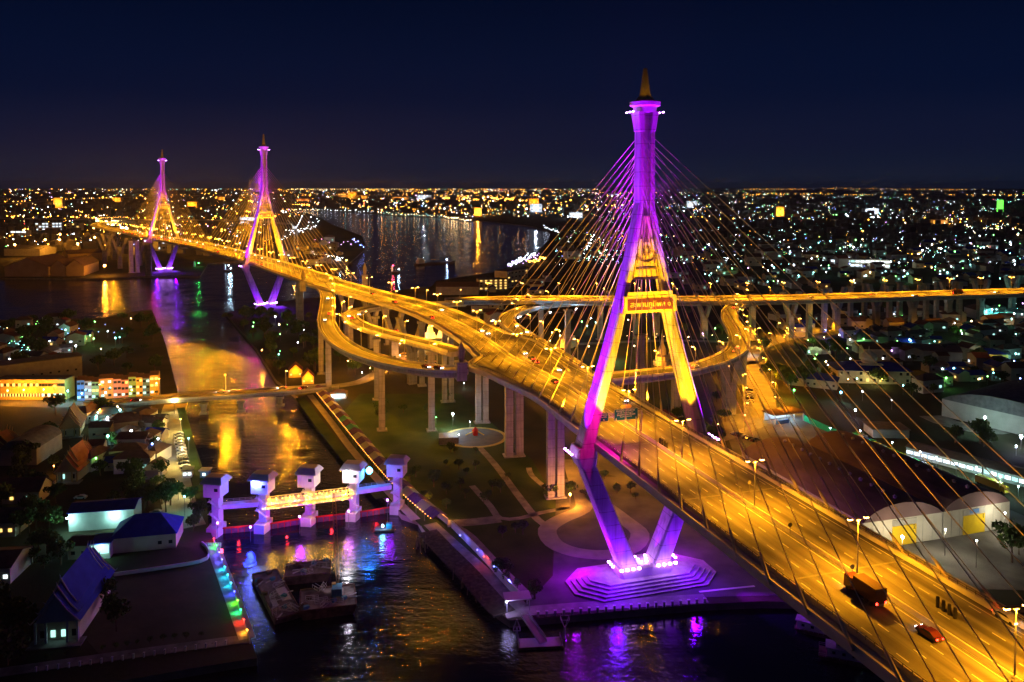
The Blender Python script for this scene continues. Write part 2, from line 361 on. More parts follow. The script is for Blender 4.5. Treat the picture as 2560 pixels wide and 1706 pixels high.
# roads of the left bank
strip('street', [(440, 1010), (432, 1040), (425, 1120), (436, 1200), (450, 1270), (470, 1320)], 12, mat('worn_lane', (0.22, 0.20, 0.16), 0.85, (0.34, 0.31, 0.25), 0.15, 0.2, detail=8))
strip('grass_verge', [(452, 1020), (470, 1090), (485, 1160), (500, 1230)], 4.0, lawn, h=0.10)
sheet('lawn', [(285, 1440), (540, 1400), (600, 1590), (250, 1640), (215, 1600)], mat('dim_lawn', (0.05, 0.05, 0.03), 0.95, (0.09, 0.08, 0.05), 0.1, 0.4, detail=8))
strip('river_walk', [(-40, 1688), (100, 1668), (300, 1640), (560, 1605), (625, 1598)], 4.0, paving, h=0.12)
strip('river_walk', [(532, 1365), (560, 1440), (590, 1520), (618, 1598)], 4.2, mat('walk_concrete', (0.34, 0.32, 0.31), 0.8, (0.42, 0.40, 0.38), 0.3), h=0.14)
strip('street', [(-60, 1000), (60, 1010), (160, 1012), (260, 1010)], 12, tarmac)
# ---------------------------------------------------------------- elevated roads
ROADS = {}
def road(name, label, rows, median=True, sidewalk=0.0, lanes=3.5, depth=3.0, step=6.0, girder_m=None, railing=True, piers=(), i=0, mark=True, rail_range=None):
    fr = frames(spline(rows, step))
    p0 = fr[0][0]
    root = empty('elevated_road', (p0.x, p0.y, 0), 0, label, 'elevated road')
    g = girder_m or concrete; sw = sidewalk
    # deck girder
    sweep(fr, [(-1, 0.0, -0.06), (-1, 0.0, -1.5), (-1, 4.5, -1.9), (-1, 6.0, -depth), (1, -6.0, -depth), (1, -4.5, -1.9), (1, 0.0, -1.5), (1, 0.0, -0.06)] if min(r[3] for r in rows) > 7 else
              [(-1, 0.0, -0.06), (-1, 0.0, -1.3), (-1, 1.6, -depth), (1, -1.6, -depth), (1, 0.0, -1.3), (1, 0.0, -0.06)]).build('deck_girder', g, root, world=True)
    rd = sweep(fr, [(-1, sw+0.5, 0.0), (1, -sw-0.5, 0.0), (1, -sw-0.5, -0.05), (-1, sw+0.5, -0.05)], uv=True).build('roadway', asphalt, root, world=True)
    for sd in (-1, 1):
        k = -sd*sw
        sweep(fr, [(sd, k-sd*0.5, -0.05), (sd, k, -0.05), (sd, k-sd*0.12, 1.0), (sd, k-sd*0.35, 1.0)]).build('parapet', pale_con, root, world=True)
        if sw > 0:
            sweep(fr, [(sd, -sd*0.45, -0.06), (sd, 0, -0.06), (sd, 0, 0.55), (sd, -sd*0.45, 0.55)]).build('edge_kerb', pale_con, root, world=True)
            rl = MB(); L = fr[-1][3]; s = 0
            rr = rail_range or (0, L)
            idx = [j for j, f in enumerate(fr) if rr[0] <= f[3] <= rr[1]]
            if len(idx) > 2:
                sub = fr[idx[0]:idx[-1]+1]
                for hgt in (1.15, 1.55):
                    q = sweep(sub, [(sd, k+sd*0.1, hgt), (sd, k+sd*0.22, hgt), (sd, k+sd*0.22, hgt+0.1), (sd, k+sd*0.1, hgt+0.1)])
                    rl.add(q.v, q.f)
                s = sub[0][3]
                while s < sub[-1][3]:
                    p, t, n, hl, hr = at_s(fr, s); x = (hr if sd > 0 else -hl)-sd*(sw-0.16)
                    rl.box(p+n*x+Vector((0, 0, 0.9)), (0.14, 0.14, 0.75), math.atan2(t.y, t.x)); s += 2.0
                rl.build('railing', steel, root, world=True)
    if median:
        sweep(fr, [(0, -0.35, 0.0), (0, 0.35, 0.0), (0, 0.12, 0.9), (0, -0.12, 0.9)]).build('median_barrier', pale_con, root, world=True)
        mk = sweep(fr, [(0, -1.3, 0.006), (0, -1.1, 0.006)], closed=False); 
        q = sweep(fr, [(0, 1.1, 0.006), (0, 1.3, 0.006)], closed=False); mk.add(q.v, q.f)
    else: mk = MB()
    for sd in (-1, 1):
        q = sweep(fr, [(sd, -sd*(sw+1.9)-0.1, 0.006), (sd, -sd*(sw+1.9)+0.1, 0.006)], closed=False); mk.add(q.v, q.f)
    if mark:
        L = fr[-1][3]; s = 2.0
        while s < min(L, mark if mark is not True else L):
            p, t, n, hl, hr = at_s(fr, s); p2 = at_s(fr, s+2.6)[0]
            if median:
                for sd, hh in ((-1, hl), (1, hr)):
                    x = 1.2+lanes
                    while x < min(hh-sw-3, 1.3+3.01*lanes): 
                        mk.add([p+n*sd*x+Vector((0, 0, .006)), p+n*sd*(x+0.2)+Vector((0, 0, .006)), p2+n*sd*(x+0.2)+Vector((0, 0, .006)), p2+n*sd*x+Vector((0, 0, .006))], [(0, 1, 2, 3) if sd > 0 else (3, 2, 1, 0)]); x += lanes
            else:
                mk.add([p-n*0.08+Vector((0, 0, .006)), p+n*0.08+Vector((0, 0, .006)), p2+n*0.08+Vector((0, 0, .006)), p2-n*0.08+Vector((0, 0, .006))], [(0, 1, 2, 3)])
            s += 8.0
    mk.build('lane_marking', paint, root, world=True)
    if median:
        L = fr[-1][3]; s = 18
        while s < min(L, 700):
            p, t, n, hl, hr = at_s(fr, s); v = Vector((0, 0, .008)); MB().add([p-n*(hl-sw-.6)+v, p+n*(hr-sw-.6)+v, p+n*(hr-sw-.6)+t*.55+v, p-n*(hl-sw-.6)+t*.55+v], [(0, 1, 2, 3)]).build('expansion_joint', steel, root, world=True); s += 41
    for pr in piers: pier(root, *pr)
    ROADS[name] = (root, fr)
    return root, fr
def pier(root, px, py, ztop, kind='pair', wd=2.6, gap=2.4, rz=0.2):
    p = G(px, py, 2.0); h = ztop-2.0; m = concrete
    if kind == 'pair':
        mb = MB()
        for sd in (-1, 1):
            c = (p.x+sd*(wd/2+gap/2)*math.cos(rz), p.y+sd*(wd/2+gap/2)*math.sin(rz), 1.8)
            mb.box(c, (wd, wd*1.1, h+0.2), rz)
        mb.box((p.x, p.y, ztop-0.8), (2*wd+gap+1.5, wd*1.3, 0.8), rz); mb.box((p.x, p.y, 1.8), (2*wd+gap+1.6, wd*1.1+1.6, 0.8), rz)
    elif kind == 'one':
        mb = MB().box((p.x, p.y, 1.8), (wd, wd, h+0.2), rz).box((p.x, p.y, ztop-1.2), (wd*1.7, wd*1.1, 1.2), rz).box((p.x, p.y, 1.8), (wd+2, wd+2, 0.8), rz)
    else:      # V or Y shaped
        mb = MB(); hy = ztop*0.5; mb.box((p.x, p.y, 1.8), (wd*1.2, wd, hy-1.8), rz)
        for sd in (-1, 1):
            cx, sx_ = math.cos(rz), math.sin(rz); a = [(-wd/2, -wd/2), (wd/2, -wd/2), (wd/2, wd/2), (-wd/2, wd/2)]
            def sec(off, z, k=1.0): return [(p.x+(off+u*k)*cx-v*sx_, p.y+(off+u*k)*sx_+v*cx, z) for u, v in a]
            mb.loft([sec(sd*wd*0.35, hy-0.5, 0.6), sec(sd*gap*1.5, ztop-0.02, 0.75)])
    return mb.build('pier', m, root, world=True)
MAIN = [(119, -20, 46, 17.35, 17.35), (101.6, 40, 46, 17.35, 17.35), (55.6, 188.6, 46, 17.35, 17.35), (40, 239, 46, 17.35, 17.35), (25.5, 286, 46, 17.35, 17.6), (12, 322, 46, 21, 20), (3, 343, 46, 25, 22.5), (-1.5, 355, 46, 15, 23),
        (-8, 378, 46, 14.3, 23), (-19, 412, 46, 14.3, 15), (-37.6, 457.5, 46, 14.3, 14.3), (-59.3, 498.7, 46, 14.3, 15), (-100.5, 558, 46, 14.3, 14.3), (-126, 597, 46, 19, 14.3), (-147, 628, 46, 19, 14.3), (-158, 645, 46.3, 17.3, 17.3),
        (-199, 708, 47, 17.3, 17.3), (-240, 772, 47.8, 17.3, 17.3), (-361, 936, 51, 17.3, 17.3), (-482, 1100, 49, 17.3, 17.3), (-570, 1222, 47, 15, 15), (-650, 1345, 45, 14, 14), (-760, 1500, 42, 14, 14), (-880, 1690, 38, 14, 14), (-1000, 1950, 32, 14, 14), (-1080, 2250, 22, 14, 14)]
near_girder = mat('near_girder_concrete', (0.42, 0.42, 0.43), 0.7, (0.52, 0.52, 0.52), 0.3, 0.1)
main_root, main_fr = road('main', 'wide orange lit highway deck running through the three pylons, with median lamps', MAIN, sidewalk=2.6, depth=3.2, girder_m=near_girder,
    piers=[(1388, 1243, 43, 'pair', 2.8, .9), (1285, 1140, 43, 'pair', 3.3, 1.3), (1205, 1057, 43, 'pair', 2.7, 1.0), (1120, 1005, 43, 'pair', 2.6, 1.2), (1030, 960, 43, 'V', 4.2, 5.5, 0.5), (985, 905, 43, 'V', 4.2, 5.5, 0.5), (930, 870, 43, 'V', 4.2, 5, 0.5), (868, 840, 43, 'V', 4.2, 5, .5), (750, 815, 43, 'one', 6.0),
           (336, 682, 46, 'pair', 5, 3, .6), (300, 672, 46, 'V', 5, 6, .6), (262, 660, 44, 'V', 5, 6, .6), (372, 690, 46, 'one', 7), (350, 664, 46, 'V', 5, 6, .6), (286, 650, 42, 'V', 5, 6, .6), (270, 640, 40, 'V', 5, 6, .6)], mark=760, rail_range=(0, 480))
def pxrows(l): return [list(G(x, y, z))+[h, h] for x, y, z, h in l]
road('ramp_a', 'slip road curving out left of the main deck and back past the leaf topped pier', pxrows([(800, 712, 46, 5), (818, 735, 45, 5), (819, 765, 43, 5.2), (816, 797, 41, 5.4), (824, 827, 39.5, 5.5), (851, 857, 39, 5.5), (891, 880, 39.5, 5.5), (952, 901, 41, 5.5), (1028, 917, 43, 5.5), (1105, 925, 45, 5.5), (1165, 925, 45.9, 5)]), median=False, lanes=3.2, depth=2.6, step=4, mark=False,
    piers=[(822, 986, 36.5, 'one', 3.2), (803, 935, 37, 'one', 3.0), (955, 1076, 38, 'one', 3.0), (1079, 1077, 41, 'one', 3.0), (942, 1000, 36.5, 'one', 2.8)])
road('ramp_b', 'tight hairpin slip road looping under the main deck on its near side', pxrows([(1140, 879, 45.9, 4.6), (1059, 857, 44, 4.6), (983, 838, 42, 4.6), (921, 820, 40.3, 4.8), (885, 804, 39.2, 5), (873, 790, 38.5, 5), (893, 778, 37.5, 5), (931, 770, 36.5, 4.8), (985, 764, 35, 4.6), (1060, 760, 33, 4.6), (1160, 758, 31, 4.6)]), median=False, depth=2.4, step=3.5, mark=False,
    piers=[(878, 905, 36, 'one', 3), (940, 930, 38, 'one', 3), (968, 862, 33.5, 'one', 3), (1055, 965, 41, 'one', 3.2), (960, 862, 33, 'one', 3)][:4])
road('ramp_c', 'slip road hooking back behind the main deck towards the far viaduct', pxrows([(1452, 930, 45.9, 4.8), (1400, 893, 45, 4.8), (1360, 869, 44.3, 4.8), (1319, 843, 43.3, 5), (1284, 820, 42, 5), (1268, 804, 41, 5), (1274, 789, 40, 5), (1306, 774, 39, 5), (1362, 762, 38, 5), (1443, 755, 37, 5), (1530, 753, 36, 5), (1620, 753, 36, 5), (1740, 756, 36, 5)]), median=False, depth=2.6, step=3.5, mark=False,
    piers=[(1352, 868, 37, 'one', 3.4), (1419, 905, 38, 'one', 3.4), (1500, 850, 34, 'one', 3.4), (1590, 848, 33.5, 'V', 3.4, 4), (1680, 850, 33, 'one', 3)])
road('viaduct', 'long straight viaduct crossing behind the near pylon to the right edge', pxrows([(1135, 752, 45.9, 9), (1200, 750, 44, 11), (1300, 749, 42, 13), (1450, 749, 41, 14), (1700, 750, 41, 14), (1950, 747, 41, 14), (2250, 739, 41, 14), (2560, 730, 41, 14), (2900, 722, 41, 14), (3500, 705, 41, 14)]), depth=3, step=8, mark=False,
    piers=[(1880, 850, 38, 'one', 4), (1975, 842, 38, 'V', 4.2, 5), (2022, 850, 38, 'one', 3.6), (2060, 832, 38, 'one', 3.6), (2090, 826, 38, 'V', 4.2, 5), (2125, 822, 38, 'one', 3.4), (2160, 812, 38, 'one', 3.4), (2190, 815, 38, 'V', 4.2, 5), (2222, 820, 38, 'one', 3.4), (2248, 808, 38, 'one', 3.6), (2281, 818, 38, 'V', 4.2, 5), (2314, 812, 38, 'one', 3.6), (2340, 802, 38, 'one', 3.2), (2370, 805, 38, 'V', 4, 5), (2397, 806, 38, 'one', 3.6), (2450, 800, 38, 'V', 4, 5), (2530, 785, 38, 'V', 4, 5), (1760, 845, 38, 'V', 4, 5), (1640, 840, 38, 'V', 4, 5), (1545, 838, 38, 'V', 4, 5)])
road('ramp_d', 'S shaped slip road winding down from the viaduct right of the near pylon', pxrows([(1990, 747, 40, 5), (1900, 752, 39.5, 5), (1850, 761, 39, 5), (1826, 776, 38.5, 5.4), (1825, 800, 38.5, 5.6), (1840, 824, 39, 5.6), (1849, 849, 39.5, 5.6), (1842, 874, 40, 5.6), (1815, 893, 41, 5.4), (1775, 909, 42, 5.2), (1720, 922, 43, 5.2), (1637, 933, 44.5, 5.2), (1560, 941, 45.5, 5.2), (1505, 948, 45.9, 5)]), median=False, depth=2.6, step=3.5, mark=False,
    piers=[(1850, 960, 36.5, 'V', 5, 3), (1822, 1035, 38, 'V', 5, 3), (1690, 1040, 40, 'one', 4), (1600, 1020, 42, 'one', 4), (1835, 880, 35, 'one', 3.4)])
road('canal_bridge', 'low road bridge crossing the canal above the sluice gates', pxrows([(190, 1016, 4, 5.5), (260, 1011, 6, 5.5), (340, 1004, 8, 5.5), (430, 995, 9, 5.5), (550, 988, 9.4, 5.5), (680, 979, 9, 5.5), (760, 973, 7.5, 5.5), (830, 966, 4.5, 5.5)]), median=False, depth=1.8, mark=False,
    piers=[(510, 1034, 7.4, 'one', 2.4), (603, 1028, 7.6, 'one', 2.4), (700, 1015, 7.2, 'one', 2.4)])
# far highways as low strips with lamps (see city lights)
road('far_highway', 'thin orange lit viaduct crossing the far left behind the pylons', pxrows([(-200, 548, 25, 11), (0, 546, 25, 11), (200, 549, 25, 11), (400, 550, 25, 11), (600, 552, 25, 11), (720, 560, 22, 11)]), median=False, depth=2.5, step=40, mark=False)
road('far_highway', 'thin lit bridge line across the city on the far left horizon', pxrows([(-300, 516, 30, 12), (0, 510, 30, 12), (200, 499, 30, 12), (450, 490, 30, 12), (900, 489, 30, 12), (1400, 493, 30, 12)]), median=False, depth=2.5, step=80, mark=False)

# ---------------------------------------------------------------- pylons
gold = mat('gilded_panel', (0.62, 0.50, 0.28), 0.5, (0.70, 0.58, 0.34), 0.3, 0.05)
dark_gold = mat('spire_bronze', (0.32, 0.27, 0.12), 0.5, (0.40, 0.33, 0.15), 0.6)
emb_m = mat('emblem_relief', (0.16, 0.11, 0.05), 0.6)
name_m = mat('maroon_board', (0.10, 0.03, 0.12), 0.5)
def thai(txt, name, size, m, parent, loc, rot, ext=0.06, font_scale=1.0):
    cu = bpy.data.curves.new(name, 'FONT'); cu.body = txt; cu.size = size; cu.align_x = 'CENTER'; cu.align_y = 'CENTER'; cu.extrude = ext
    cu.resolution_u = 2
    tmp = bpy.data.objects.new(name, cu); COL.objects.link(tmp)
    dg = bpy.context.evaluated_depsgraph_get(); me = bpy.data.meshes.new_from_object(tmp.evaluated_get(dg))
    bpy.data.objects.remove(tmp); me.materials.clear(); me.materials.append(m)
    o = bpy.data.objects.new(name, me); COL.objects.link(o); o.parent = parent; o.location = loc; o.rotation_euler = rot
    return o
def sec4(cx, hw, hd, z, ch=0.5):
    return [(cx-hw+ch, -hd, z), (cx+hw-ch, -hd, z), (cx+hw, -hd+ch, z), (cx+hw, hd-ch, z), (cx+hw-ch, hd, z), (cx-hw+ch, hd, z), (cx-hw, hd-ch, z), (cx-hw, -hd+ch, z)]
def pylon(loc, rz, zd, H, label, near, text, bank_side, zs=117.0, zp0=94.0, zb1=89.5, zt=144.0):
    """u = across the road, v = along it; local -v looks towards the camera side. zd = deck height, H = spire height"""
    root = empty('bridge_pylon', (loc[0], loc[1], 0), rz, label, 'bridge pylon', 'bridge pylons along the highway')
    zc = zt-6.0
    ow = 21.0            # outer half width at the deck
    def outer(z): 
        k = (z-zd)/(zs-zd); return ow*(1-k)+2.5*k - 1.6*math.sin(math.pi*k)*0.9
    for sd in (-1, 1):
        # upper leg
        secs = []
        for j in range(9):
            z = zd-1+(zs-zd+1)*j/8; o_ = outer(max(z, zd)); hw = 2.05*(1-j/8)+0.85*j/8; hd = 3.2*(1-j/8)+2.3*j/8
            secs.append(sec4(sd*(o_-hw), hw, hd, z, 0.55))
        MB().loft(secs).build('upper_leg', pylon_con, root)
        # knee collar and lower leg of the V
        MB().loft([sec4(sd*(ow-2.2), 2.4, 3.3, zd-7.0, .5), sec4(sd*(ow-1.6), 3.3, 3.8, zd-3.6, .6), sec4(sd*(ow-1.9), 2.9, 3.5, zd-0.99, .6)]).build('knee_collar', pylon_con, root)
        MB().loft([sec4(sd*5.2, 2.9, 3.2, 7.0, .6), sec4(sd*(ow-2.6), 2.3, 3.2, zd-6.9, .5)]).build('lower_leg', pylon_con, root)
        # shaft half
        MB().loft([sec4(sd*1.72, .78, 2.3, zs-0.02, .25), sec4(sd*1.62, .75, 2.2, zc, .25), sec4(sd*1.75, .85, 2.3, zc+0.3, .25), sec4(sd*2.25, 1.15, 2.8, zt, .3)]).build('shaft', pylon_con, root)
        rb = MB()
        for q in (-1.2, 0, 1.2): rb.bar((sd*3.05, q, zs+1), (sd*2.9, q, zc), 0.35, 0.02)
    # web between the shafts and triangular panel
    MB().box((0, 0, zs-9), (2.0, 1.4, zt-zs+9)).build('shaft_web', pylon_con, root)
    o1 = outer(zp0)-3.0; 
    MB().loft([[(-o1, -1.6, zp0), (o1, -1.6, zp0), (o1, 1.6, zp0), (-o1, 1.6, zp0)], [(-1.0, -1.6, zs-4), (1.0, -1.6, zs-4), (1.0, 1.6, zs-4), (-1.0, 1.6, zs-4)]]).build('gable_panel', gold, root)
    # royal emblem relief on both faces: crown spire, tiered umbrellas, rayed disc, base
    for sd in ((-1, 1) if near else (-1,)):
        em = MB(); y = sd*1.72; zc0 = zp0+8.5
        def bb(x, z, w_, h): em.box((x, y, z), (w_, 0.3, h))
        em.box((0, y, zc0+4.2), (1.1, 0.3, 4.2), tx=0.1); em.box((0, y, zc0+2.6), (1.9, 0.3, 1.5), tx=.6)
        for x in (-1.7, 1.7):
            em.box((x, y, zc0+3.6), (0.8, 0.3, 0.7), tx=.3)
        for x in (-2.9, 2.9):
            for k in range(4): em.box((x, y, zc0-2.4+k*1.4), (1.0-k*.16, 0.3, 0.45), tx=.5)
            em.box((x, y, zc0-3.6), (0.16, 0.3, 6.0))
        for k in range(12):
            a = 2*math.pi*k/12
            em.tube((0.7*math.cos(a), y, zc0+0.7*math.sin(a)), (1.7*math.cos(a), y, zc0+1.7*math.sin(a)), 0.12, n=5)
        for k in range(10):
            a = math.pi*(1.12+0.76*k/9); b = math.pi*(1.12+0.76*(k+1)/9)
            em.tube((3.0*math.cos(a), y, zc0-0.6+2.6*math.sin(a)), (3.0*math.cos(b), y, zc0-0.6+2.6*math.sin(b)), 0.28, n=5)
        em.box((0, y, zc0-5.4), (6.6, 0.3, 0.5))
        em.build('emblem', emb_m, root)
    # crossbeam with name board
    zb0 = zb1-5.0; bw = outer(zb0)-0.2
    MB().box((0, 0, zb0), (2*bw-5.0, 3.0, zb1-zb0)).build('crossbeam', gold, root)
    bo = MB().box((0, -4.1, zb0), (2*bw-1.5, 0.9, zb1-zb0)).box((0, -4.1, zb1+0.3), (2*bw-4.0, 0.8, 0.9)).build('name_board', gold, root)
    MB().box((0, -4.62, zb0+0.8), (2*bw-3.9, 0.16, zb1-zb0-1.6)).build('name_plate', name_m, bo)
    if text: thai(text, 'lettering', 2.25, gold, bo, (0, -4.76, (zb0+zb1)/2), (R(90), 0, 0), 0.10)
    else:
        l = MB(); x = -bw+3.4
        while x < bw-3.2: l.box((x, -4.75, zb0+1.5), (0.8, 0.1, zb1-zb0-3.0)); x += 1.3
        l.box((0, -4.74, zb0+1.4), (2*bw-6, 0.08, 0.2)); l.build('lettering', gold, bo)
    if near:
        for sd in (-1, 1): MB().loft([[(sd*(bw-0.2), -4.5, zb0), (sd*(bw-1.4), -4.5, zb0), (sd*(bw-1.6), -2, zb0), (sd*(bw-.4), -2, zb0)], [(sd*(bw-1.6), -4.5, zb1), (sd*(bw-2.6), -4.5, zb1), (sd*(bw-2.8), -2, zb1), (sd*(bw-1.8), -2, zb1)]]).build('board_bracket', gold, root)
    # capital, platform, spire
    MB().lathe((0, 0, zt-0.2), [(3.4, 0), (3.6, 1.6), (4.6, 2.0), (4.7, 3.1), (4.3, 3.1)], 12, rot=.26).build('platform', pale_con, root)
    MB().lathe((0, 0, zt+2.9), [(3.3, 0), (2.3, 1.4), (1.75, 1.9), (1.75, 2.3), (1.6, 2.3), (0.62, H-zt-3.2), (0.5, H-zt-2.9)], 10).build('spire', dark_gold, root)
    # plinth block
    MB().loft([sec4(0, 8.2, 3.8, 2.0, 1.2), sec4(0, 9.0, 4.4, 7.2, .6)]).build('plinth', pale_con, root)
    tp = mat('terrace_stone', (0.26, 0.25, 0.24), 0.8, (0.36, 0.35, 0.33), 0.5, 0.2)
    n_t = 5 if near else 3
    for k in range(n_t):
        e_ = (n_t-1-k)*1.5; u0, v0, c = 17.5+e_, 6.0+e_*0.75, 4.5+e_*0.35; z = 2.0+k*0.5
        oc = [(-u0+c, -v0), (u0-c, -v0), (u0, -v0+c), (u0, v0-c), (u0-c, v0), (-u0+c, v0), (-u0, v0-c), (-u0, -v0+c)]
        MB().poly(oc, z-0.3 if k else 1.0, z+0.5).build('terrace_step', tp, root)
    # stay cables with anchor sleeves, two planes, both directions
    N = 14
    for dr in (-1, 1):
        for sd in (-1, 1):
            for k in range(N):
                s = 20+11.4*k; zt_ = zs-9.5+2.25*k
                if dr == 1 and near: s = 19+10.5*k
                if dr == -1 and near: zdk = zd
                xa = sd*(1.3); a = (xa, dr*2.0, zt_)
                if near: px = sd*(16.4)
                else: px = sd*16.3
                zz = zd + (0.0 if near else (1.6*min(1, s/160) if dr*bank_side > 0 else -1.2*s/160))
                b = (px, dr*s, zz-0.3)
                A, B = Vector(a), Vector(b); d = (A-B).normalized()
                mb = MB(); mb.tube(B, A, 0.105 if near else 0.17, n=6); mb.tube(B, B+d*4.5, 0.36, n=7); mb.tube(B+d*4.5, B+d*6.3, 0.36, 0.16, n=7)
                mb.build('stay_cable', cable_m, root)
    # purple floodlight fixtures + the light they give
    k_ = 1.0 if near else 1.0
    P = 1.0
    def fix(x, y, z, r=0.38): return MB().lathe((x, y, z), [(r*.6, 0), (r, r*.4), (r, r), (r*.5, r*1.2)], 8).build('floodlight', purple_em, root)
    for sd in (-1, 1):
        for q in range(4): fix(sd*(3.2+1.9*q), -4.9, 7.4, 0.55)
        for q in range(3): fix(sd*10.4, -2.0+1.6*q, 7.6, 0.45); fix(sd*(0.9+.4*q), -1.5+1.4*q, 7.6+.2*q, 0.42)
        for q in range(4): fix(sd*24.2, -3.0+1.8*q, zd-2.6, 0.40)
        for q in (-1, 0, 1): fix(sd*4.9, q*2.2, zt-0.3, 0.30)
        light('SPOT', PURPLE, 30000*P, (sd*11.0, -1.0, 8.2), root, (sd*20, -.5, zd-3), 0.4, 46, .6, 'flood_light')
        light('SPOT', (0.30, 0.0, 1.0), 24000*P, (sd*1.2, -0.5, 8.4), root, (sd*18, 0, zd-3), 0.4, 40, .6, 'flood_light')
        light('SPOT', (0.26, 0.0, 1.0), 7000*P, (sd*7, -6.5, 8.0), root, (sd*14, -1, 30), 0.4, 60, .7, 'flood_light')
        light('SPOT', (0.27, 0.0, 1.0), 320000*P, (sd*26.5, -3.0, zd-2.4), root, (sd*11, 0, zd+34), 0.4, 44, .7, 'flood_light')
        light('SPOT', (0.24, 0.0, 1.0), 1500000*P, (sd*25.5, 1.0, zd-2.0), root, (sd*2.8, 0, zc-14), 0.4, 26, .7, 'flood_light')
        light('SPOT', (0.28, 0.005, 1.0), 1500*P, (sd*5.9, -1.4, zt+0.3), root, (sd*2.6, -.8, zc-12), 0.3, 100, .8, 'flood_light')
    light('POINT', (0.15, 0.0, 1.0), 8000 if near else 12000*P, (-12, -9.5, 9.5), root, size=0.5, name='flood_light')
    light('POINT', (0.16, 0.0, 1.0), 8000 if near else 12000*P, (13, -9.5, 9.5), root, size=0.5, name='flood_light')
    if near:
        light('POINT', (.42, 0, 1), 13000, (-19, 6, 9.5), root, size=.5, name='flood_light'); light('POINT', (.42, 0, 1), 13000, (14, 11, 9.5), root, size=.5, name='flood_light'); light('SPOT', (.3, 0, 1), 90000, (15, -8, 9), root, (38, -36, 1), .4, 40, .7, 'flood_light')  # added fills tint the ground purple, added spot brightens the moored boats
    for sd in (-1, 1):
        # yellow floods washing the faces from the deck, magenta on the cables
        for dr in (-1, 1) if near else (-1,):
            light('SPOT', YEL, 200000*P, (sd*12.5, dr*17, zd+2.5), root, (sd*7.5, 0, zd+22), 0.4, 62, .5, 'flood_light')
            light('SPOT', YEL, 420000*P, (sd*3, dr*34, zd+2.5), root, (0, 0, zp0-4), 0.4, 22, .5, 'flood_light')
            light('SPOT', MAGENTA, 110000*P, (sd*13.5, dr*38, zd+1.5), root, (sd*3.5, dr*6, zc-6), 0.4, 30, .9, 'flood_light')
            if dr < 0 and sd > 0:
                for vv in (-45, -85, -125): light('SPOT', ORANGE, 90000, (-12, vv, zd+7), root, (14, vv-6, zd+30), 0.4, 84, .9, 'flood_light')  # added spots brighten the near cables, no floodlights stand here
            light('SPOT', ORANGE, 150000, (sd*14, 24, zd+2), root, (sd*12, 92, zd+42), 0.4, 62, .9, 'flood_light')  # added spot brightens the cables beyond the pylon
    for sd in (-1, 1):
        light('SPOT', (0.34, 0.0, 1.0) if near else (0.75, 0.0, .85), 900000, (sd*16.9, -26, zd+1.8), root, (sd*1.9, 0, zs+15), 0.4, 18, .6, 'flood_light')  # added spot turns the shaft front purple, no fixture on the deck
        light('SPOT', YEL, 420, (sd*4.0, -4.6, zt+3.2), root, (0, 0, zt+9), 0.2, 60, .6, 'flood_light')  # added spot to brighten the spire
    light('POINT', MAGENTA, 7000*P, (-16, -12, zd+9), root, size=.4, name='flood_light')
    return root
pylon((39.7, 239), R(16.8), 46, 157, 'huge near pylon in purple and gold light with a Thai name board', True, 'สะพานภูมิพล ๑', 1)
pylon((-240, 772), R(36.5), 47.8, 172, 'middle purple lit pylon standing on the river bank', False, None, 1, 121.0, 100.0, 96.0, 157.0)
pylon((-482, 1100), R(36.5), 49, 172, 'farthest purple pylon whose V base reflects in the river', False, None, -1, 121.0, 100.0, 96.0, 157.0)
# ---------------------------------------------------------------- street lamps
def make_lamp(h, heads, power, color, cat, cone=150, em=None, r=0.16, arm=1.9, hs=1.0):
    root = empty('street_lamp', (0, 0, -500), 0, 'lamp', cat)
    MB().tube((0, 0, 0), (0, 0, h), r, r*0.6, 7).box((0, 0, 0), (0.5, 0.5, 0.6)).build('pole', galv, root)
    for sd in heads:
        MB().tube((0, 0, h-0.3), (sd*arm, 0, h+0.2), 0.07, n=5).build('arm', galv, root)
        MB().box((sd*arm, 0, h+0.02), (0.9*hs, 0.42*hs, 0.22*hs)).build('lamp_head', em or lamp_em, root)
        MB().box((sd*arm, 0, h+0.02+0.22*hs), (1.0*hs, 0.5*hs, 0.1)).build('lamp_cover', steel, root)
    if power: light('SPOT' if cone else 'POINT', color, power, (0, 0, h-0.15), root, size=0.35, cone=cone or 120, blend=0.5)
    return root
ordn = ['first','second','third','fourth','fifth','sixth','seventh','eighth','ninth','tenth','eleventh','twelfth','thirteenth','fourteenth','fifteenth','sixteenth','seventeenth','eighteenth','nineteenth','twentieth']
def nth(i): return ordn[i] if i < 20 else '%dth' % (i+1) if (i+1) % 10 not in (1,2,3) or (i+1) in (11,12,13) else '%d%s' % (i+1, {1:'st',2:'nd',3:'rd'}[(i+1) % 10])
dbl = make_lamp(11.5, (-1, 1), 100000, ORANGE, 'street lamp', cone=136)
dblp = make_lamp(11.5, (-1, 1), 85000, ORANGE, 'street lamp', cone=0)
sglp = make_lamp(10.0, (1,), 30000, ORANGE, 'street lamp', cone=0, arm=1.5)
sgl = make_lamp(10.0, (1,), 46000, ORANGE, 'street lamp', cone=140, arm=1.5)
used = {}
def put(proto, loc, rz, label, group):
    if used.get(proto.name): o = dup(proto, loc, rz, label, group)
    else:
        used[proto.name] = 1; o = proto; o.location = loc; o.rotation_euler = (0, 0, rz); o['label'] = label; o['group'] = group
    return o
fr = main_fr
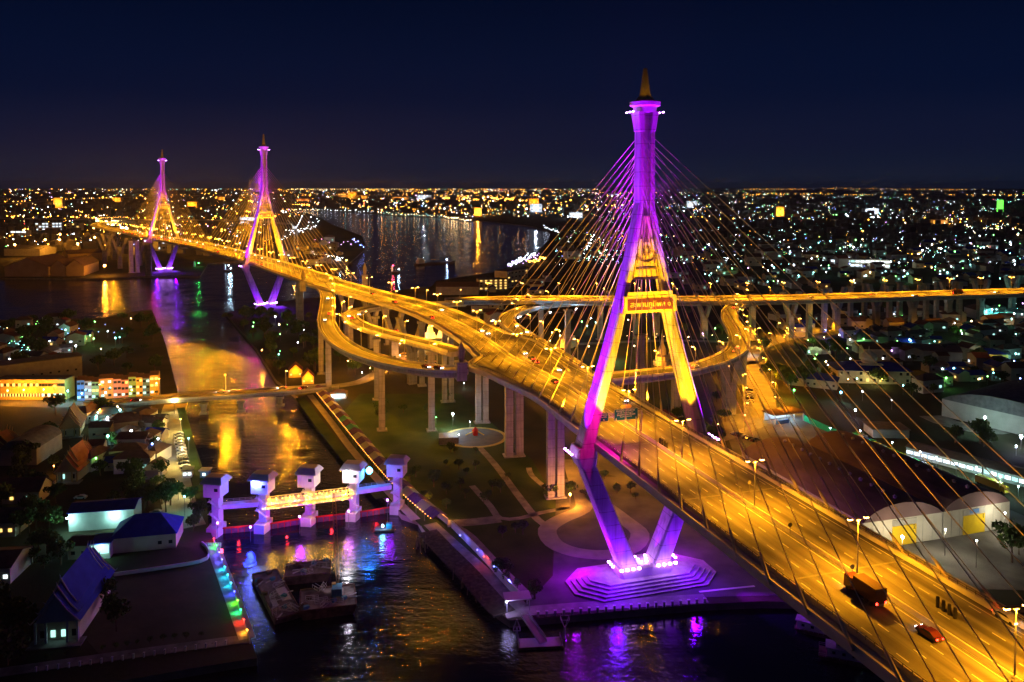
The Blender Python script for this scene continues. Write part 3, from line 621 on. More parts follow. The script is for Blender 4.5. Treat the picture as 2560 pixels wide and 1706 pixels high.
# arc length at y = 153 is where the nearest visible lamp stands
s0 = min(fr, key=lambda f: abs(f[0].y-153) if f[0].x > 0 else 1e9)[3]
L = fr[-1][3]; k = 0; s = s0-34*3
while s < L-40:
    p, t, n, hl, hr = at_s(fr, s)
    lab = 'double headed sodium lamp on the main deck median, %s counting away from the camera' % nth(k)
    put(dblp if 640 < p.y < 1500 else dbl, p, math.atan2(n.y, n.x), lab, 'median lamps of the main deck'); k += 1
    s += 34 if s < 1100 else 40
def side_lamps(rn, side, s0, ds, what, proto=None, inset=0.4, smax=None):
    root, f = ROADS[rn]; s = s0; k = 0
    while s < min(f[-1][3], smax or 1e9):
        p, t, n, hl, hr = at_s(f, s)
        x = side*((hr if side > 0 else hl)-inset) if side else 0
        rz = math.atan2(n.y, n.x)+(math.pi if side > 0 else 0)
        put(proto or sgl, p+n*x, rz, 'lamp on %s, %s from its near end' % (what, nth(k)), 'lamps along %s' % what); s += ds; k += 1
side_lamps('ramp_a', -1, 14, 26, 'the left curving slip road', sglp)
side_lamps('ramp_b', -1, 20, 28, 'the hairpin slip road')
side_lamps('ramp_c', 1, 20, 28, 'the hooked slip road behind the deck')
side_lamps('ramp_d', -1, 24, 24, 'the S shaped slip road')
side_lamps('viaduct', 0, 30, 27, 'the far viaduct', dbl, smax=900)
side_lamps('canal_bridge', -1, 12, 34, 'the low canal bridge', sglp)
# ---------------------------------------------------------------- small builders
def wpt(x, y, z=2.0): return G(x, y, z)
roof_red = mat('red_roof', (0.16, 0.05, 0.035), 0.7, (0.22, 0.07, 0.05), 0.5)
roof_brown = mat('brown_roof', (0.10, 0.06, 0.05), 0.8, (0.15, 0.09, 0.075), 0.4)
roof_grey = mat('grey_roof', (0.10, 0.10, 0.105), 0.8, (0.17, 0.17, 0.17), 0.4)
roof_blue = mat('blue_roof', (0.012, 0.025, 0.26), 0.9, (0.02, 0.04, 0.36), 0.3)
roof_green = mat('green_roof', (0.03, 0.16, 0.07), 0.6)
wall_cream = mat('cream_wall', (0.50, 0.45, 0.33), 0.8, (0.6, 0.55, 0.42), 0.3)
wall_grey = mat('grey_wall', (0.30, 0.30, 0.29), 0.8, (0.40, 0.40, 0.38), 0.3)
wall_yel = mat('yellow_wall', (0.60, 0.42, 0.10), 0.8, (0.68, 0.50, 0.16), 0.3)
wall_blue = mat('blue_wall', (0.10, 0.22, 0.50), 0.8)
wall_green = mat('green_wall', (0.20, 0.42, 0.22), 0.8)
wall_pink = mat('pink_wall', (0.50, 0.25, 0.22), 0.8)
wall_orange = mat('orange_wall', (0.62, 0.28, 0.08), 0.8)
dark_glass = mat('dark_window', (0.02, 0.025, 0.03), 0.15)
win_cyan = mat('lit_window_cyan', (0.1, 0.1, 0.1), 0.5, em=(0.45, 0.95, 0.85), es=1.6)
win_warm = mat('lit_window_warm', (0.1, 0.1, 0.1), 0.5, em=(1.0, 0.6, 0.15), es=2.0)
win_white = mat('lit_window_white', (0.1, 0.1, 0.1), 0.5, em=(0.75, 0.9, 1.0), es=2.4)
WM = {'d': dark_glass, 'c': win_cyan, 'w': win_warm, 'h': win_white}
UNIT = {}
def window(parent, m, c, w_, h_, rz=0.0, name='window'):
    """a shared slab scaled to size; local y is the thin direction"""
    if (name, m.name) not in UNIT:
        me = bpy.data.meshes.new(name); b = MB().box((0, 0, 0), (1, 1, 1)); me.from_pydata(b.v, [], b.f); me.materials.append(m); UNIT[(name, m.name)] = me
    o = bpy.data.objects.new(name, UNIT[(name, m.name)]); COL.objects.link(o); o.parent = parent; o.location = c; o.scale = (w_, 0.16, h_); o.rotation_euler = (0, 0, rz)
    return o
def house(name, label, cat, w_, d_, h_, wall, roof, kind='gable', wins='', rows=1, door=True, group=None, over=0.5, rh=None, wsize=(1.2, 1.1), loc=(0, 0, 0), rz=0.0, side_w='', wz=None):
    """origin at the middle of the front wall's base, body runs back along +y"""
    root = empty(name, loc, rz, label, cat, group)
    MB().box((0, d_/2, -0.3), (w_, d_, h_+0.3)).build('wall', wall, root)
    rh = rh if rh is not None else w_*0.22
    x, y0, y1 = w_/2+over, -over, d_+over
    if kind == 'gable':   # ridge along x
        ym = d_/2
        MB().loft([[(-x, y0, h_), (-x, y0, h_+.15), (-x, ym, h_+rh+.15), (-x, y1, h_+.15), (-x, y1, h_), (-x, ym, h_+rh)][::-1], [(x, y0, h_), (x, y0, h_+.15), (x, ym, h_+rh+.15), (x, y1, h_+.15), (x, y1, h_), (x, ym, h_+rh)][::-1]]).build('roof', roof, root)
        for g_ in (-1, 1): MB().loft([[(g_*w_/2-g_*e_, 0, h_-.01), (g_*w_/2-g_*e_, d_, h_-.01), (g_*w_/2-g_*e_, ym, h_+rh-.1)] for e_ in (0, .2)]).build('gable', wall, root)
    elif kind == 'gable_y':
        MB().loft([[(-x, y0, h_), (-x, y0, h_+.15), (0, y0, h_+rh+.15), (x, y0, h_+.15), (x, y0, h_), (0, y0, h_+rh)], [(-x, y1, h_), (-x, y1, h_+.15), (0, y1, h_+rh+.15), (x, y1, h_+.15), (x, y1, h_), (0, y1, h_+rh)]]).build('roof', roof, root)
        MB().loft([[(-w_/2, 0, h_-.01), (w_/2, 0, h_-.01), (0, 0, h_+rh-.1)], [(-w_/2, d_, h_-.01), (w_/2, d_, h_-.01), (0, d_, h_+rh-.1)]]).build('gable', wall, root)
    elif kind == 'hip':
        k = min(w_, d_)*0.5
        a = [(-x, y0, h_), (x, y0, h_), (x, y1, h_), (-x, y1, h_)]
        if w_ >= d_: b = [(-x+k, d_/2-.05, h_+rh), (x-k, d_/2-.05, h_+rh), (x-k, d_/2+.05, h_+rh), (-x+k, d_/2+.05, h_+rh)]
        else: b = [(-.05, y0+k, h_+rh), (.05, y0+k, h_+rh), (.05, y1-k, h_+rh), (-.05, y1-k, h_+rh)]
        MB().loft([a, b]).build('roof', roof, root)
    elif kind == 'vault':
        n = 10; s0 = []; s1 = []
        for k in range(n+1):
            t = math.pi*(0.14+0.72*k/n); cx = -math.cos(t)/math.cos(math.pi*.14)*w_/2; cz = h_+(math.sin(t)-math.sin(math.pi*.14))*rh/(1-math.sin(math.pi*.14))
            s0.append((cx, y0, cz)); s1.append((cx, y1, cz))
        MB().loft([s0, s1]).build('roof', roof, root)
        MB().loft([[(a[0]*.985, -0.05, a[2]*.995) for a in s0], [(a[0]*.985, 0.2, a[2]*.995) for a in s0]]).build('gable', wall, root)
    else:
        MB().box((0, d_/2, h_), (w_+2*over, d_+2*over, 0.35)).build('roof', roof, root)
    n = len(wins)//max(1, rows)
    for r in range(rows):
        for i in range(n):
            ch = wins[r*n+i]
            if ch == '.': continue
            zz = (wz if wz is not None else h_*(rows-1-r)/rows+h_/rows*0.35)
            window(root, WM[ch], (-w_/2+w_*(i+0.5)/n, -0.04, zz), min(wsize[0], w_/n*.8), wsize[1])
    for i, ch in enumerate(side_w):
        if ch != '.': window(root, WM[ch], (-w_/2-0.04, d_*(i+.5)/len(side_w), h_*.4), wsize[0], wsize[1], R(90))
    return root
def place(px, py, z=2.0): p = G(px, py, z); return (p.x, p.y, z)
def face(x0, y0, x1, y1, z=2.0):
    a = G(x0, y0, z); b = G(x1, y1, z); d = b-a
    return ((a.x+b.x)/2, (a.y+b.y)/2, z), math.atan2(d.y, d.x), d.length
def glow(px, py, h, col, power, parent=None, r=0.5, em=None, label=None, z=2.0, group=None, pole=True):
    """a yard lamp on its own pole"""
    p = G(px, py, z)
    root = empty('yard_lamp', (p.x, p.y, z), 0, label or 'yard lamp', 'lamp', group)
    if pole: MB().tube((0, 0, 0), (0, 0, h), 0.1, n=5).build('pole', steel, root)
    MB().lathe((0, 0, h), [(r*.3, 0), (r*.8, r*.4), (r, r), (r*.7, r*1.6), (r*.2, r*1.9)], 8).build('lamp_head', em or white_em, root)
    light('POINT', col, power, (0, 0, h-0.3), root, size=0.4)
    return root
# ---------------------------------------------------------------- trees
leaf_a = mat('foliage_dark', (0.035, 0.075, 0.020), 0.85, (0.07, 0.12, 0.03), 0.6)
leaf_b = mat('foliage_mid', (0.05, 0.10, 0.025), 0.85, (0.10, 0.15, 0.04), 0.6)
bark = mat('bark', (0.10, 0.07, 0.045), 0.9, (0.15, 0.11, 0.07), 1.2)
def make_tree(seed, h, rad, m, n=420, name='tree'):
    rnd = random.Random(seed); root = empty(name, (0, 0, -900), 0, 'tree', 'tree')
    t = MB(); t.tube((0, 0, -0.3), (0.2, 0.1, h*0.5), 0.34, 0.2, 7)
    cl = []
    for k in range(6):
        a = 2*math.pi*k/6+rnd.uniform(-.4, .4); rr = rad*rnd.uniform(.35, .75); q = (rr*math.cos(a), rr*math.sin(a), h*rnd.uniform(.55, .85))
        t.tube((0.15, 0.1, h*rnd.uniform(.3, .5)), q, 0.14, 0.05, 5); cl.append((q, rad*rnd.uniform(.36, .55)))
    cl.append(((0, 0, h*.88), rad*.5)); cl.append(((rnd.uniform(-1, 1), rnd.uniform(-1, 1), h*.68), rad*.6))
    t.build('trunk', bark, root)
    c = MB()
    for k in range(n):
        (x, y, z), r_ = rnd.choice(cl)
        u = Vector((rnd.gauss(0, 1), rnd.gauss(0, 1), rnd.gauss(0, .8))).normalized()*r_*rnd.uniform(.55, 1.1)
        p = Vector((x, y, z))+u; s_ = rnd.uniform(.35, .85)*rad/4.5
        a = Vector((rnd.gauss(0, 1), rnd.gauss(0, 1), rnd.gauss(0, .6))).normalized(); b = a.orthogonal().normalized(); b = (b*math.cos(k)+a.cross(b)*math.sin(k)); d = a.cross(b)
        c.add([p-b*s_, p+d*s_*.7, p+b*s_, p-d*s_*.7], [(0, 1, 2, 3)])
    c.build('crown', m, root)
    return root
def make_palm(seed, h):
    rnd = random.Random(seed); root = empty('palm_tree', (0, 0, -900), 0, 'palm', 'palm tree')
    MB().tube((0, 0, -.3), (.3, .1, h), .22, .15, 7).build('trunk', bark, root); c = MB()
    for k in range(14):
        a = 2*math.pi*k/14+rnd.uniform(-.2, .2); el_ = rnd.uniform(.1, .9); pv = Vector((.3, .1, h)); L_ = rnd.uniform(2.6, 3.4)
        for j in range(4):
            e2 = el_-j*.45; nx = pv+Vector((math.cos(a)*math.cos(e2), math.sin(a)*math.cos(e2), math.sin(e2)))*L_/4; wv = Vector((-math.sin(a), math.cos(a), 0))*(.45-.1*j)
            c.add([pv-wv, nx-wv*.8, nx+wv*.8, pv+wv], [(0, 1, 2, 3)]); pv = nx
    c.build('crown', leaf_b, root); return root
TREES = [make_tree(1, 9, 4.6, leaf_a), make_tree(2, 11, 5.4, leaf_b, 520), make_tree(3, 7, 3.6, leaf_b, 340), make_tree(4, 12, 5, leaf_a, 520), make_palm(5, 8)]
def tree(px, py, k, label, group, sc=1.0, z=2.0):
    p = G(px, py, z); T = TREES[k]; rz = random.uniform(0, 6.28)
    o = put(T, (p.x, p.y, z), rz, label, group); f = sc*random.uniform(.8, 1.2); o.scale = (f, f, f*random.uniform(.85, 1.1)); return o
def scatter(poly, n, fn, seed=1, jx=0):
    rnd = random.Random(seed); xs = [p[0] for p in poly]; ys = [p[1] for p in poly]; c = 0; tries = 0
    w0 = [G(x, y) for x, y in poly]; X0, X1 = min(p.x for p in w0), max(p.x for p in w0); Y0, Y1 = min(p.y for p in w0), max(p.y for p in w0)
    while c < n and tries < n*60:
        tries += 1; X = rnd.uniform(X0, X1); Y = rnd.uniform(Y0, Y1); ins = False; m = len(w0)
        for i in range(m):
            a, b = w0[i], w0[(i+1) % m]
            if (a.y > Y) != (b.y > Y) and X < (b.x-a.x)*(Y-a.y)/(b.y-a.y)+a.x: ins = not ins
        if ins: fn(X, Y, c, rnd); c += 1
TR_KIND = ['dark spreading tree', 'tall leafy tree', 'small round tree', 'tall dark tree', 'palm with drooping fronds']
def tree_field(poly, n, where, seed, kinds=(0, 1, 2, 3), sc=1.0, avoid=None):
    def fn(X, Y, c, rnd):
        k = rnd.choice(kinds); T = TREES[k]
        if avoid and avoid(X, Y): return
        o = put(T, (X, Y, 2.0), rnd.uniform(0, 6.28), '%s %s' % (TR_KIND[k], where), 'trees '+where); f = sc*rnd.uniform(.75, 1.25); o.scale = (f, f, f*rnd.uniform(.85, 1.1))
    scatter(poly, n, fn, seed)
tree_field([(570, 800), (700, 790), (740, 830), (800, 880), (800, 930), (760, 950), (700, 940), (640, 860)], 34, 'in the canal side park below the left slip road', 11, sc=1.0)
tree_field([(740, 800), (850, 830), (1000, 930), (900, 960), (830, 930)], 12, 'under the curve of the left slip road', 12, sc=.9)
tree_field([(0, 812), (250, 808), (370, 788), (395, 850), (425, 960), (400, 985), (260, 930), (0, 925)], 30, 'on the dark left bank beyond the row houses', 13, sc=1.0)
tree_field([(250, 1015), (300, 1015), (280, 1060), (200, 1060), (130, 1040), (0, 1050), (0, 1035), (180, 1020)], 6, 'behind the temple roofs', 14, sc=.8)
tree_field([(330, 1200), (425, 1190), (430, 1280), (380, 1300), (320, 1290), (240, 1230)], 13, 'between the village and the blue roofed sheds', 15, sc=.75)
tree_field([(40, 1280), (150, 1240), (180, 1330), (170, 1420), (90, 1440), (40, 1400)], 14, 'left of the blue roofed temple', 16, sc=.8)
tree_field([(470, 1240), (510, 1250), (500, 1340), (470, 1350)], 6, 'beside the first sluice tower', 17, sc=.55)
tree_field([(-20, 1500), (60, 1500), (50, 1660), (-20, 1690)], 6, 'in the bottom left corner', 18, sc=.7)
tree_field([(220, 1450), (280, 1440), (300, 1590), (240, 1600)], 4, 'right of the blue roofed temple', 19, sc=.6)
tree_field([(1210, 1400), (1290, 1440), (1360, 1500), (1320, 1510), (1240, 1450)], 9, 'in the beds beside the service road', 20, kinds=(2, 0), sc=.5)
tree_field([(1000, 1200), (1080, 1170), (1150, 1260), (1100, 1290)], 7, 'on the dark lawn behind the covered walk', 21, kinds=(2, 0), sc=.55)
tree_field([(1350, 1225), (1430, 1215), (1430, 1245), (1360, 1250)], 5, 'round the foot of the pier nearest the near pylon', 22, kinds=(2,), sc=.55)
tree_field([(1660, 1060), (1800, 1000), (1830, 1050), (1790, 1120), (1720, 1110)], 10, 'behind the deck right of the near pylon', 23, sc=.7)
tree_field([(1900, 880), (2100, 850), (2150, 900), (2030, 1010), (1930, 1000)], 16, 'around the pavilion with the lit court', 24, sc=.9)
tree_field([(2050, 850), (2560, 820), (2640, 900), (2560, 980), (2330, 1010), (2150, 960)], 20, 'among the houses behind the vaulted warehouse', 25, sc=.8)
tree_field([(2380, 1090), (2480, 1100), (2480, 1130), (2380, 1130)], 5, 'beside the forecourt of the vaulted warehouse', 26, sc=.8)
tree_field([(2480, 1370), (2600, 1390), (2600, 1430), (2500, 1420)], 4, 'at the right edge beside the warehouse yard', 27, sc=.9)
tree_field([(1600, 790), (1900, 770), (2560, 790), (2560, 815), (1950, 830), (1620, 900)], 9, 'at the foot of the far viaduct', 28, sc=.8)
tree_field([(1120, 745), (1500, 690), (2560, 660), (2560, 700), (1500, 730)], 0, 'in the town just beyond the far viaduct', 29, sc=1.0)
tree_field([(1500, 640), (2560, 600), (2560, 660), (1500, 690)], 0, 'in the dark town beyond the far viaduct', 30, sc=1.3)
tree_field([(560, 800), (700, 790), (690, 783), (590, 785)], 6, 'at the foot of the middle pylon', 31, sc=.6)
tree_field([(520, 650), (620, 640), (700, 640), (640, 655), (540, 665)], 0, 'on the far shore under the deck', 32, sc=1.2)
tree_field([(1080, 1130), (1250, 1130), (1330, 1280), (1380, 1400), (1300, 1380), (1150, 1290)], 18, 'dotted over the lawn beside the curving paths', 51, kinds=(2, 0), sc=.42)
tree_field([(930, 1010), (1130, 1000), (1130, 1050), (960, 1080)], 8, 'on the lawn between the tall single piers', 52, kinds=(2, 0), sc=.6)
tree_field([(235, 1035), (400, 1035), (400, 1190), (230, 1190)], 18, 'squeezed between the roofs of the dark village', 53, kinds=(0, 1, 2, 3), sc=.6)
tree_field([(60, 1080), (140, 1080), (140, 1250), (90, 1300), (0, 1330), (0, 1270)], 12, 'around the red roofed temple', 54, sc=.8)
tree_field([(1490, 1190), (1620, 1210), (1720, 1290), (1650, 1330), (1600, 1290)], 8, 'under the deck beside the near pylon', 55, kinds=(2,), sc=.5)
for i, (x, y) in enumerate([(257, 1627), (290, 1622), (318, 1617), (343, 1612), (375, 1608), (408, 1603), (436, 1600), (465, 1597), (503, 1592), (168, 1640), (118, 1650)]): tree(x, y, 2, '%s little bush from the right in the row inside the river walk' % nth(i), 'bushes inside the river walk', .22)
for i, (x, y) in enumerate([(1427, 1238), (1380, 1245), (745, 835), (772, 800)]): tree(x, y, 0, ['bushy tree right of the pier beside the loop drive', 'low tree left of the pier beside the loop drive', 'tree left of the slip road bend', 'tree by the tall single pier'][i], 'lone park trees', .7)
# ---------------------------------------------------------------- sluice gate
lil = mat('painted_concrete', (0.60, 0.58, 0.58), 0.7, (0.68, 0.66, 0.66), 0.4, 0.08)
red_steel = mat('red_steel', (0.45, 0.03, 0.02), 0.6)
yel_truss = mat('yellow_truss', (0.75, 0.62, 0.30), 0.5)
def gate_tower(px, py, idx):
    p = G(px, py, 0.0); names = ['leftmost', 'second from left', 'middle', 'fourth from left', 'rightmost']
    r = empty('sluice_tower', (p.x, p.y, 0), R(-8+3*0), 'pale sluice gate tower with roofed cabin and zigzag stairs, %s of the five' % names[idx], 'tower', 'towers of the sluice gate')
    MB().loft([[(-1.9, -3, -2), (1.9, -3, -2), (2.3, 0, -2), (1.9, 4, -2), (-1.9, 4, -2), (-2.3, 0, -2)], [(-1.9, -3, 3.2), (1.9, -3, 3.2), (2.3, 0, 3.2), (1.9, 4, 3.2), (-1.9, 4, 3.2), (-2.3, 0, 3.2)]]).build('pier', lil, r)
    sh = MB().box((0, 1.4, 3.2), (2.6, 3.2, 10.8)); sh.build('shaft', lil, r)
    MB().box((0, 0.6, 14.0), (6.2, 6.0, 4.8)).build('cabin', lil, r)
    MB().loft([[(-4.1, -3.2, 18.8), (4.1, -3.2, 18.8), (4.1, 4.6, 18.8), (-4.1, 4.6, 18.8)], [(-3.9, -3.0, 19.2), (3.9, -3.0, 19.2), (3.9, 4.4, 19.2), (-3.9, 4.4, 19.2)], [(-3.0, -1.4, 20.8), (3.0, -1.4, 20.8), (3.0, 2.8, 20.8), (-3.0, 2.8, 20.8)]]).build('roof', lil, r)
    window(r, dark_glass, (1.6, -2.44, 16.2), 1.3, 1.1); window(r, dark_glass, (-3.14, 0.8, 16.2), 1.3, 1.1, R(90))
    st = MB(); z = 3.2; k = 0
    while z < 13.5:
        x0, x1 = (-1.4, 1.8) if k % 2 == 0 else (1.8, -1.4); z1 = min(z+2.2, 14)
        st.bar((x0, -1.2, z), (x1, -1.2, z1), 0.9, 0.18); st.bar((x0, -1.7, z+1.0), (x1, -1.7, z1+1.0), 0.08, 0.09); st.bar((x0, -1.7, z+.5), (x1, -1.7, z1+.5), 0.06, 0.06)
        st.box((x1, -1.2, z1), (1.3, 1.2, 0.14))
        for q in (0, .5, 1): st.box((x0+(x1-x0)*q, -1.7, z+(z1-z)*q), (.08, .08, 1.05))
        z = z1; k += 1
    st.build('stairs', lil, r)
    return r
TW = [(539.5, 1337), (657, 1327), (772, 1309), (883, 1297), (992, 1280)]
for i, (x, y) in enumerate(TW): gate_tower(x, y, i)
tw = [G(x, y, 0) for x, y in TW]
def span(name, a, b, z, wd, h, m, label, cat, off=1.4, rail=True):
    A = tw[a]; B = tw[b]; d = (B-A); L_ = d.length; rz = math.atan2(d.y, d.x)
    r = empty(name, (A.x, A.y, 0), rz, label, cat)
    MB().box((L_/2, off, z), (L_-3.2, wd, h)).build('deck', m, r)
    if rail:
        q = MB()
        for s_ in (-1, 1):
            for hh in (.5, 1.0): q.bar((1.6, off+s_*wd/2, z+h+hh), (L_-1.6, off+s_*wd/2, z+h+hh), .06, .06)
            x = 1.6
            while x < L_-1.5: q.box((x, off+s_*wd/2, z+h), (.07, .07, 1.05)); x += 2
        q.build('railing', galv, r)
    return r, L_
span('gate_walkway', 0, 1, 8.4, 2.6, 1.6, lil, 'concrete walkway between the two leftmost sluice towers', 'walkway', 2.2)
span('gate_walkway', 3, 4, 8.4, 2.6, 1.6, lil, 'blue lit concrete walkway between the two rightmost sluice towers', 'walkway', 2.2)
span('gate_walkway', 1, 3, 8.0, 2.2, 0.9, lil, 'slim concrete walkway behind the yellow lattice bridge', 'walkway', 3.0)
r, L_ = span('lattice_bridge', 1, 3, 8.2, 2.2, 0.3, yel_truss, 'golden lattice footbridge strung with lights between the sluice towers', 'footbridge', -1.2, rail=False)
q = MB()
for s_ in (-1, 1):
    y = -1.2+s_*1.1
    for zz in (8.5, 10.2, 11.8): q.bar((0, y, zz), (L_, y, zz), .16, .16)
    n_ = 24
    for k in range(n_):
        x0, x1 = L_*k/n_, L_*(k+1)/n_; q.tube((x0, y, 8.5), (x0, y, 11.9), .07, n=4); q.tube((x0, y, 8.5 if k % 2 else 11.8), (x1, y, 11.8 if k % 2 else 8.5), .06, n=4)
q.build('lattice', yel_truss, r)
q = MB()
for k in range(90):
    q.box((L_*random.random(), -2.42, random.choice((8.6, 10.3, 11.7))+random.uniform(-.3, .3)), (.22, .12, .22))
tag(q.build('string_lights', mat('string_light', (.8, .6, .2), .5, em=(1, .62, .06), es=16), r), kind='stuff')
for k in range(5): light('POINT', (1, .5, .03), 1900, (L_*(k+.5)/5, -3.0, 10.5), r, size=.3)
for a in range(4):
    A, B = tw[a], tw[a+1]; d = B-A
    r = empty('sluice_gate', (A.x, A.y, 0), math.atan2(d.y, d.x), 'red topped steel sluice gate, %s of four from the left' % nth(a), 'sluice gate', 'gates between the sluice towers'); L_ = d.length
    MB().box((L_/2, 0.5, -1.5), (L_-4.2, .5, 3.4)).build('gate_leaf', steel, r)
    MB().box((L_/2, 0.1, 1.9), (L_-4.2, .7, .35)).build('gate_rail', red_steel, r)
    q = MB(); x = 3.0
    while x < L_-2.5: q.box((x, 0.15, -1.0), (.2, .25, 2.9)); x += 2.2
    q.build('gate_rib', red_steel, r)
    light('POINT', (1, .02, .03), 500, (L_/2, -1.8, 3.0), r, size=.3)
def flood_on(px, py, z, col, power, label, em, r=.6, size=.4):
    g = AD(px, py, {640: 275.0, 867: 284.0, 923: 290.0}[px]); rt = empty('floodlight', (g.x, g.y, g.z), 0, label, 'floodlight', None)
    MB().lathe((0, 0, 0), [(r*.4, -r), (r, -r*.3), (r, r*.3), (r*.4, r)], 8).build('lens', em, rt)
    MB().box((0, .7, -.2), (.2, 1.0, .2)).build('bracket', steel, rt)
    light('POINT', col, power, (0, -r-.3, 0), rt, size=size); return rt
blue_em = mat('blue_lamp', (.5, .5, .5), .4, em=(.15, .3, 1.0), es=60)
flood_on(640, 1207, 14.6, (.03, .06, 1.0), 6000, 'blazing blue white floodlight on the second sluice tower', white_em, 1.3)
flood_on(867, 1184, 16.5, (1.0, .8, .85), 1500, 'white floodlight on the fourth sluice tower', white_em, .8)
flood_on(923, 1177, 15.0, (.02, .14, 1.0), 5000, 'bright blue round floodlight right of the fourth sluice tower', mat('blue_disc', (.5, .5, .5), .4, em=(.05, .45, 1.0), es=25), 1.2)
for i, (x, y, z, c_, pw) in enumerate([(560, 1290, 8, (.45, .02, 1), 4200), (640, 1300, 5, (.01, .03, 1), 10000), (760, 1275, 6, (.45, .02, 1), 4000), (880, 1262, 6, (.5, .05, .9), 2600), (975, 1235, 8, (.30, .0, 1), 3600)]):
    g = G(x, y, z); rt = empty('floodlight', (g.x, g.y-6, z), 0, 'small coloured floodlight washing the %s sluice tower' % ['leftmost', 'second', 'middle', 'fourth', 'rightmost'][i], 'floodlight', 'floodlights of the sluice')
    MB().lathe((0, 0, 0), [(.1, -.3), (.3, 0), (.2, .3)], 6).build('lens', purple_em, rt); MB().tube((0, 0, -z), (0, 0, -.3), .08, n=5).build('pole', steel, rt)
    light('POINT', c_, pw, (0, -.4, .4), rt, size=.4)
# ---------------------------------------------------------------- covered market walk along the canal
canopy_a = mat('canopy_purple', (0.11, 0.045, 0.10), .7, (.16, .07, .14), .8); canopy_b = mat('canopy_clear', (0.42, 0.36, 0.16), .4)
canopy_c = mat('canopy_green', (.06, .30, .14), .5)
wpts = [(795, 983), (860, 1062), (915, 1130), (975, 1200), (1030, 1258), (1100, 1318)]
rows = [list(G(x, y))+[2.6, 2.6] for x, y in wpts]; wf = frames(spline(rows, 2.0)); WL = wf[-1][3]
r = empty('covered_walk', tuple(rows[0][:3]), 0, 'long gabled market walk with purple and translucent roof bays beside the canal', 'covered walk')
s = 0.0; k = 0; bay = WL/27
while k < 27:
    s = k*bay; a = at_s(wf, s); b = at_s(wf, s+bay-.05); m = canopy_a if k % 2 == 0 else (canopy_c if k in (9, 11) else canopy_b)
    secs = []
    for p, t, n, hl, hr in (a, b): 
        e0 = 0.0 if k % 2 == 0 else -.25
        secs.append([p+n*o+Vector((0, 0, z_+e0)) for o, z_ in ((-3.0, 3.4), (0, 4.9), (3.0, 3.4), (3.0, 3.55), (0, 5.05), (-3.0, 3.55))][::-1])
    MB().loft(secs).build('roof_bay', m, r, world=True)
    q = MB()
    for sd in (-2.5, 2.5): q.box(a[0]+a[2]*sd, (.2, .2, 3.5), 0)
    q.build('posts', steel, r, world=True)
    if k % 2 == 0:
        c_ = at_s(wf, s+bay*.5); pl = c_[0]-r.location
        light('POINT', (1, .36, .02), 1500, pl+Vector((0, 0, 2.9))+c_[2]*-3.3, r, size=.25)
    k += 1
sweep(wf, [(-1, -.6, 0), (-1, -.4, 0), (-1, -.4, 2.4), (-1, -.6, 2.4)]).build('side_screen', mat('orange_screen', (.6, .45, .28), .8, (.7, .55, .35), .5), r, world=True)
q = MB(); s = 0
while s < WL:
    p = at_s(wf, s); q.box(p[0]+p[2]*3.05+Vector((0, 0, 3.3)), (.24, .24, .2)); s += 2.2
tag(q.build('string_lights', mat('red_string', (.5, .3, .1), .5, em=(1, .35, .05), es=9), r, world=True), kind='stuff')
strip('footpath', [(775, 988), (830, 1058), (880, 1125), (945, 1200), (990, 1250), (1040, 1300)], 3.4, mat('orange_path', (.32, .28, .22), .8, (.4, .36, .28), .3))
strip('bank_slope', [(750, 995), (800, 1062), (850, 1125), (905, 1190), (955, 1245)], 5.0, lawn, h=.09)
# screen wall along the service road towards the river
wl = [list(G(x, y))+[.2, .2] for x, y in [(1130, 1320), (1200, 1392), (1262, 1462), (1300, 1502)]]
f2 = frames(spline(wl, 3)); r = empty('panel_wall', tuple(wl[0][:3]), 0, 'long pale panel wall between the service road and the muddy bank', 'wall')
sweep(f2, [(-1, 0, 0), (1, 0, 0), (1, 0, 2.6), (-1, 0, 2.6)]).build('panels', white_wall, r, world=True)
q = MB(); s = 0
while s < f2[-1][3]: p = at_s(f2, s); q.box(p[0]-p[2]*.28, (.25, .25, 2.9), 0); s += 2.6
q.build('posts', steel, r, world=True)
for i, (x, y, c_) in enumerate([(1150, 1340, (.1, .1, 1)), (1193, 1377, (.1, .1, 1)), (1210, 1393, (1, .05, .02)), (1235, 1418, (.1, .12, 1)), (1272, 1452, (.1, .12, 1))]):
    p = G(x, y, 4.9); rt = empty('wall_lamp', tuple(p), 0, '%s coloured lamp down the top of the pale panel wall' % nth(i), 'lamp', 'lamps on the panel wall')
    MB().lathe((0, 0, 0), [(.1, 0), (.25, .2), (.1, .4)], 6).build('lamp_head', mat('c_em%d' % i, (.3, .3, .3), .5, em=c_, es=14), rt); light('POINT', c_, 350, (.5, 0, .2), rt, size=.2)
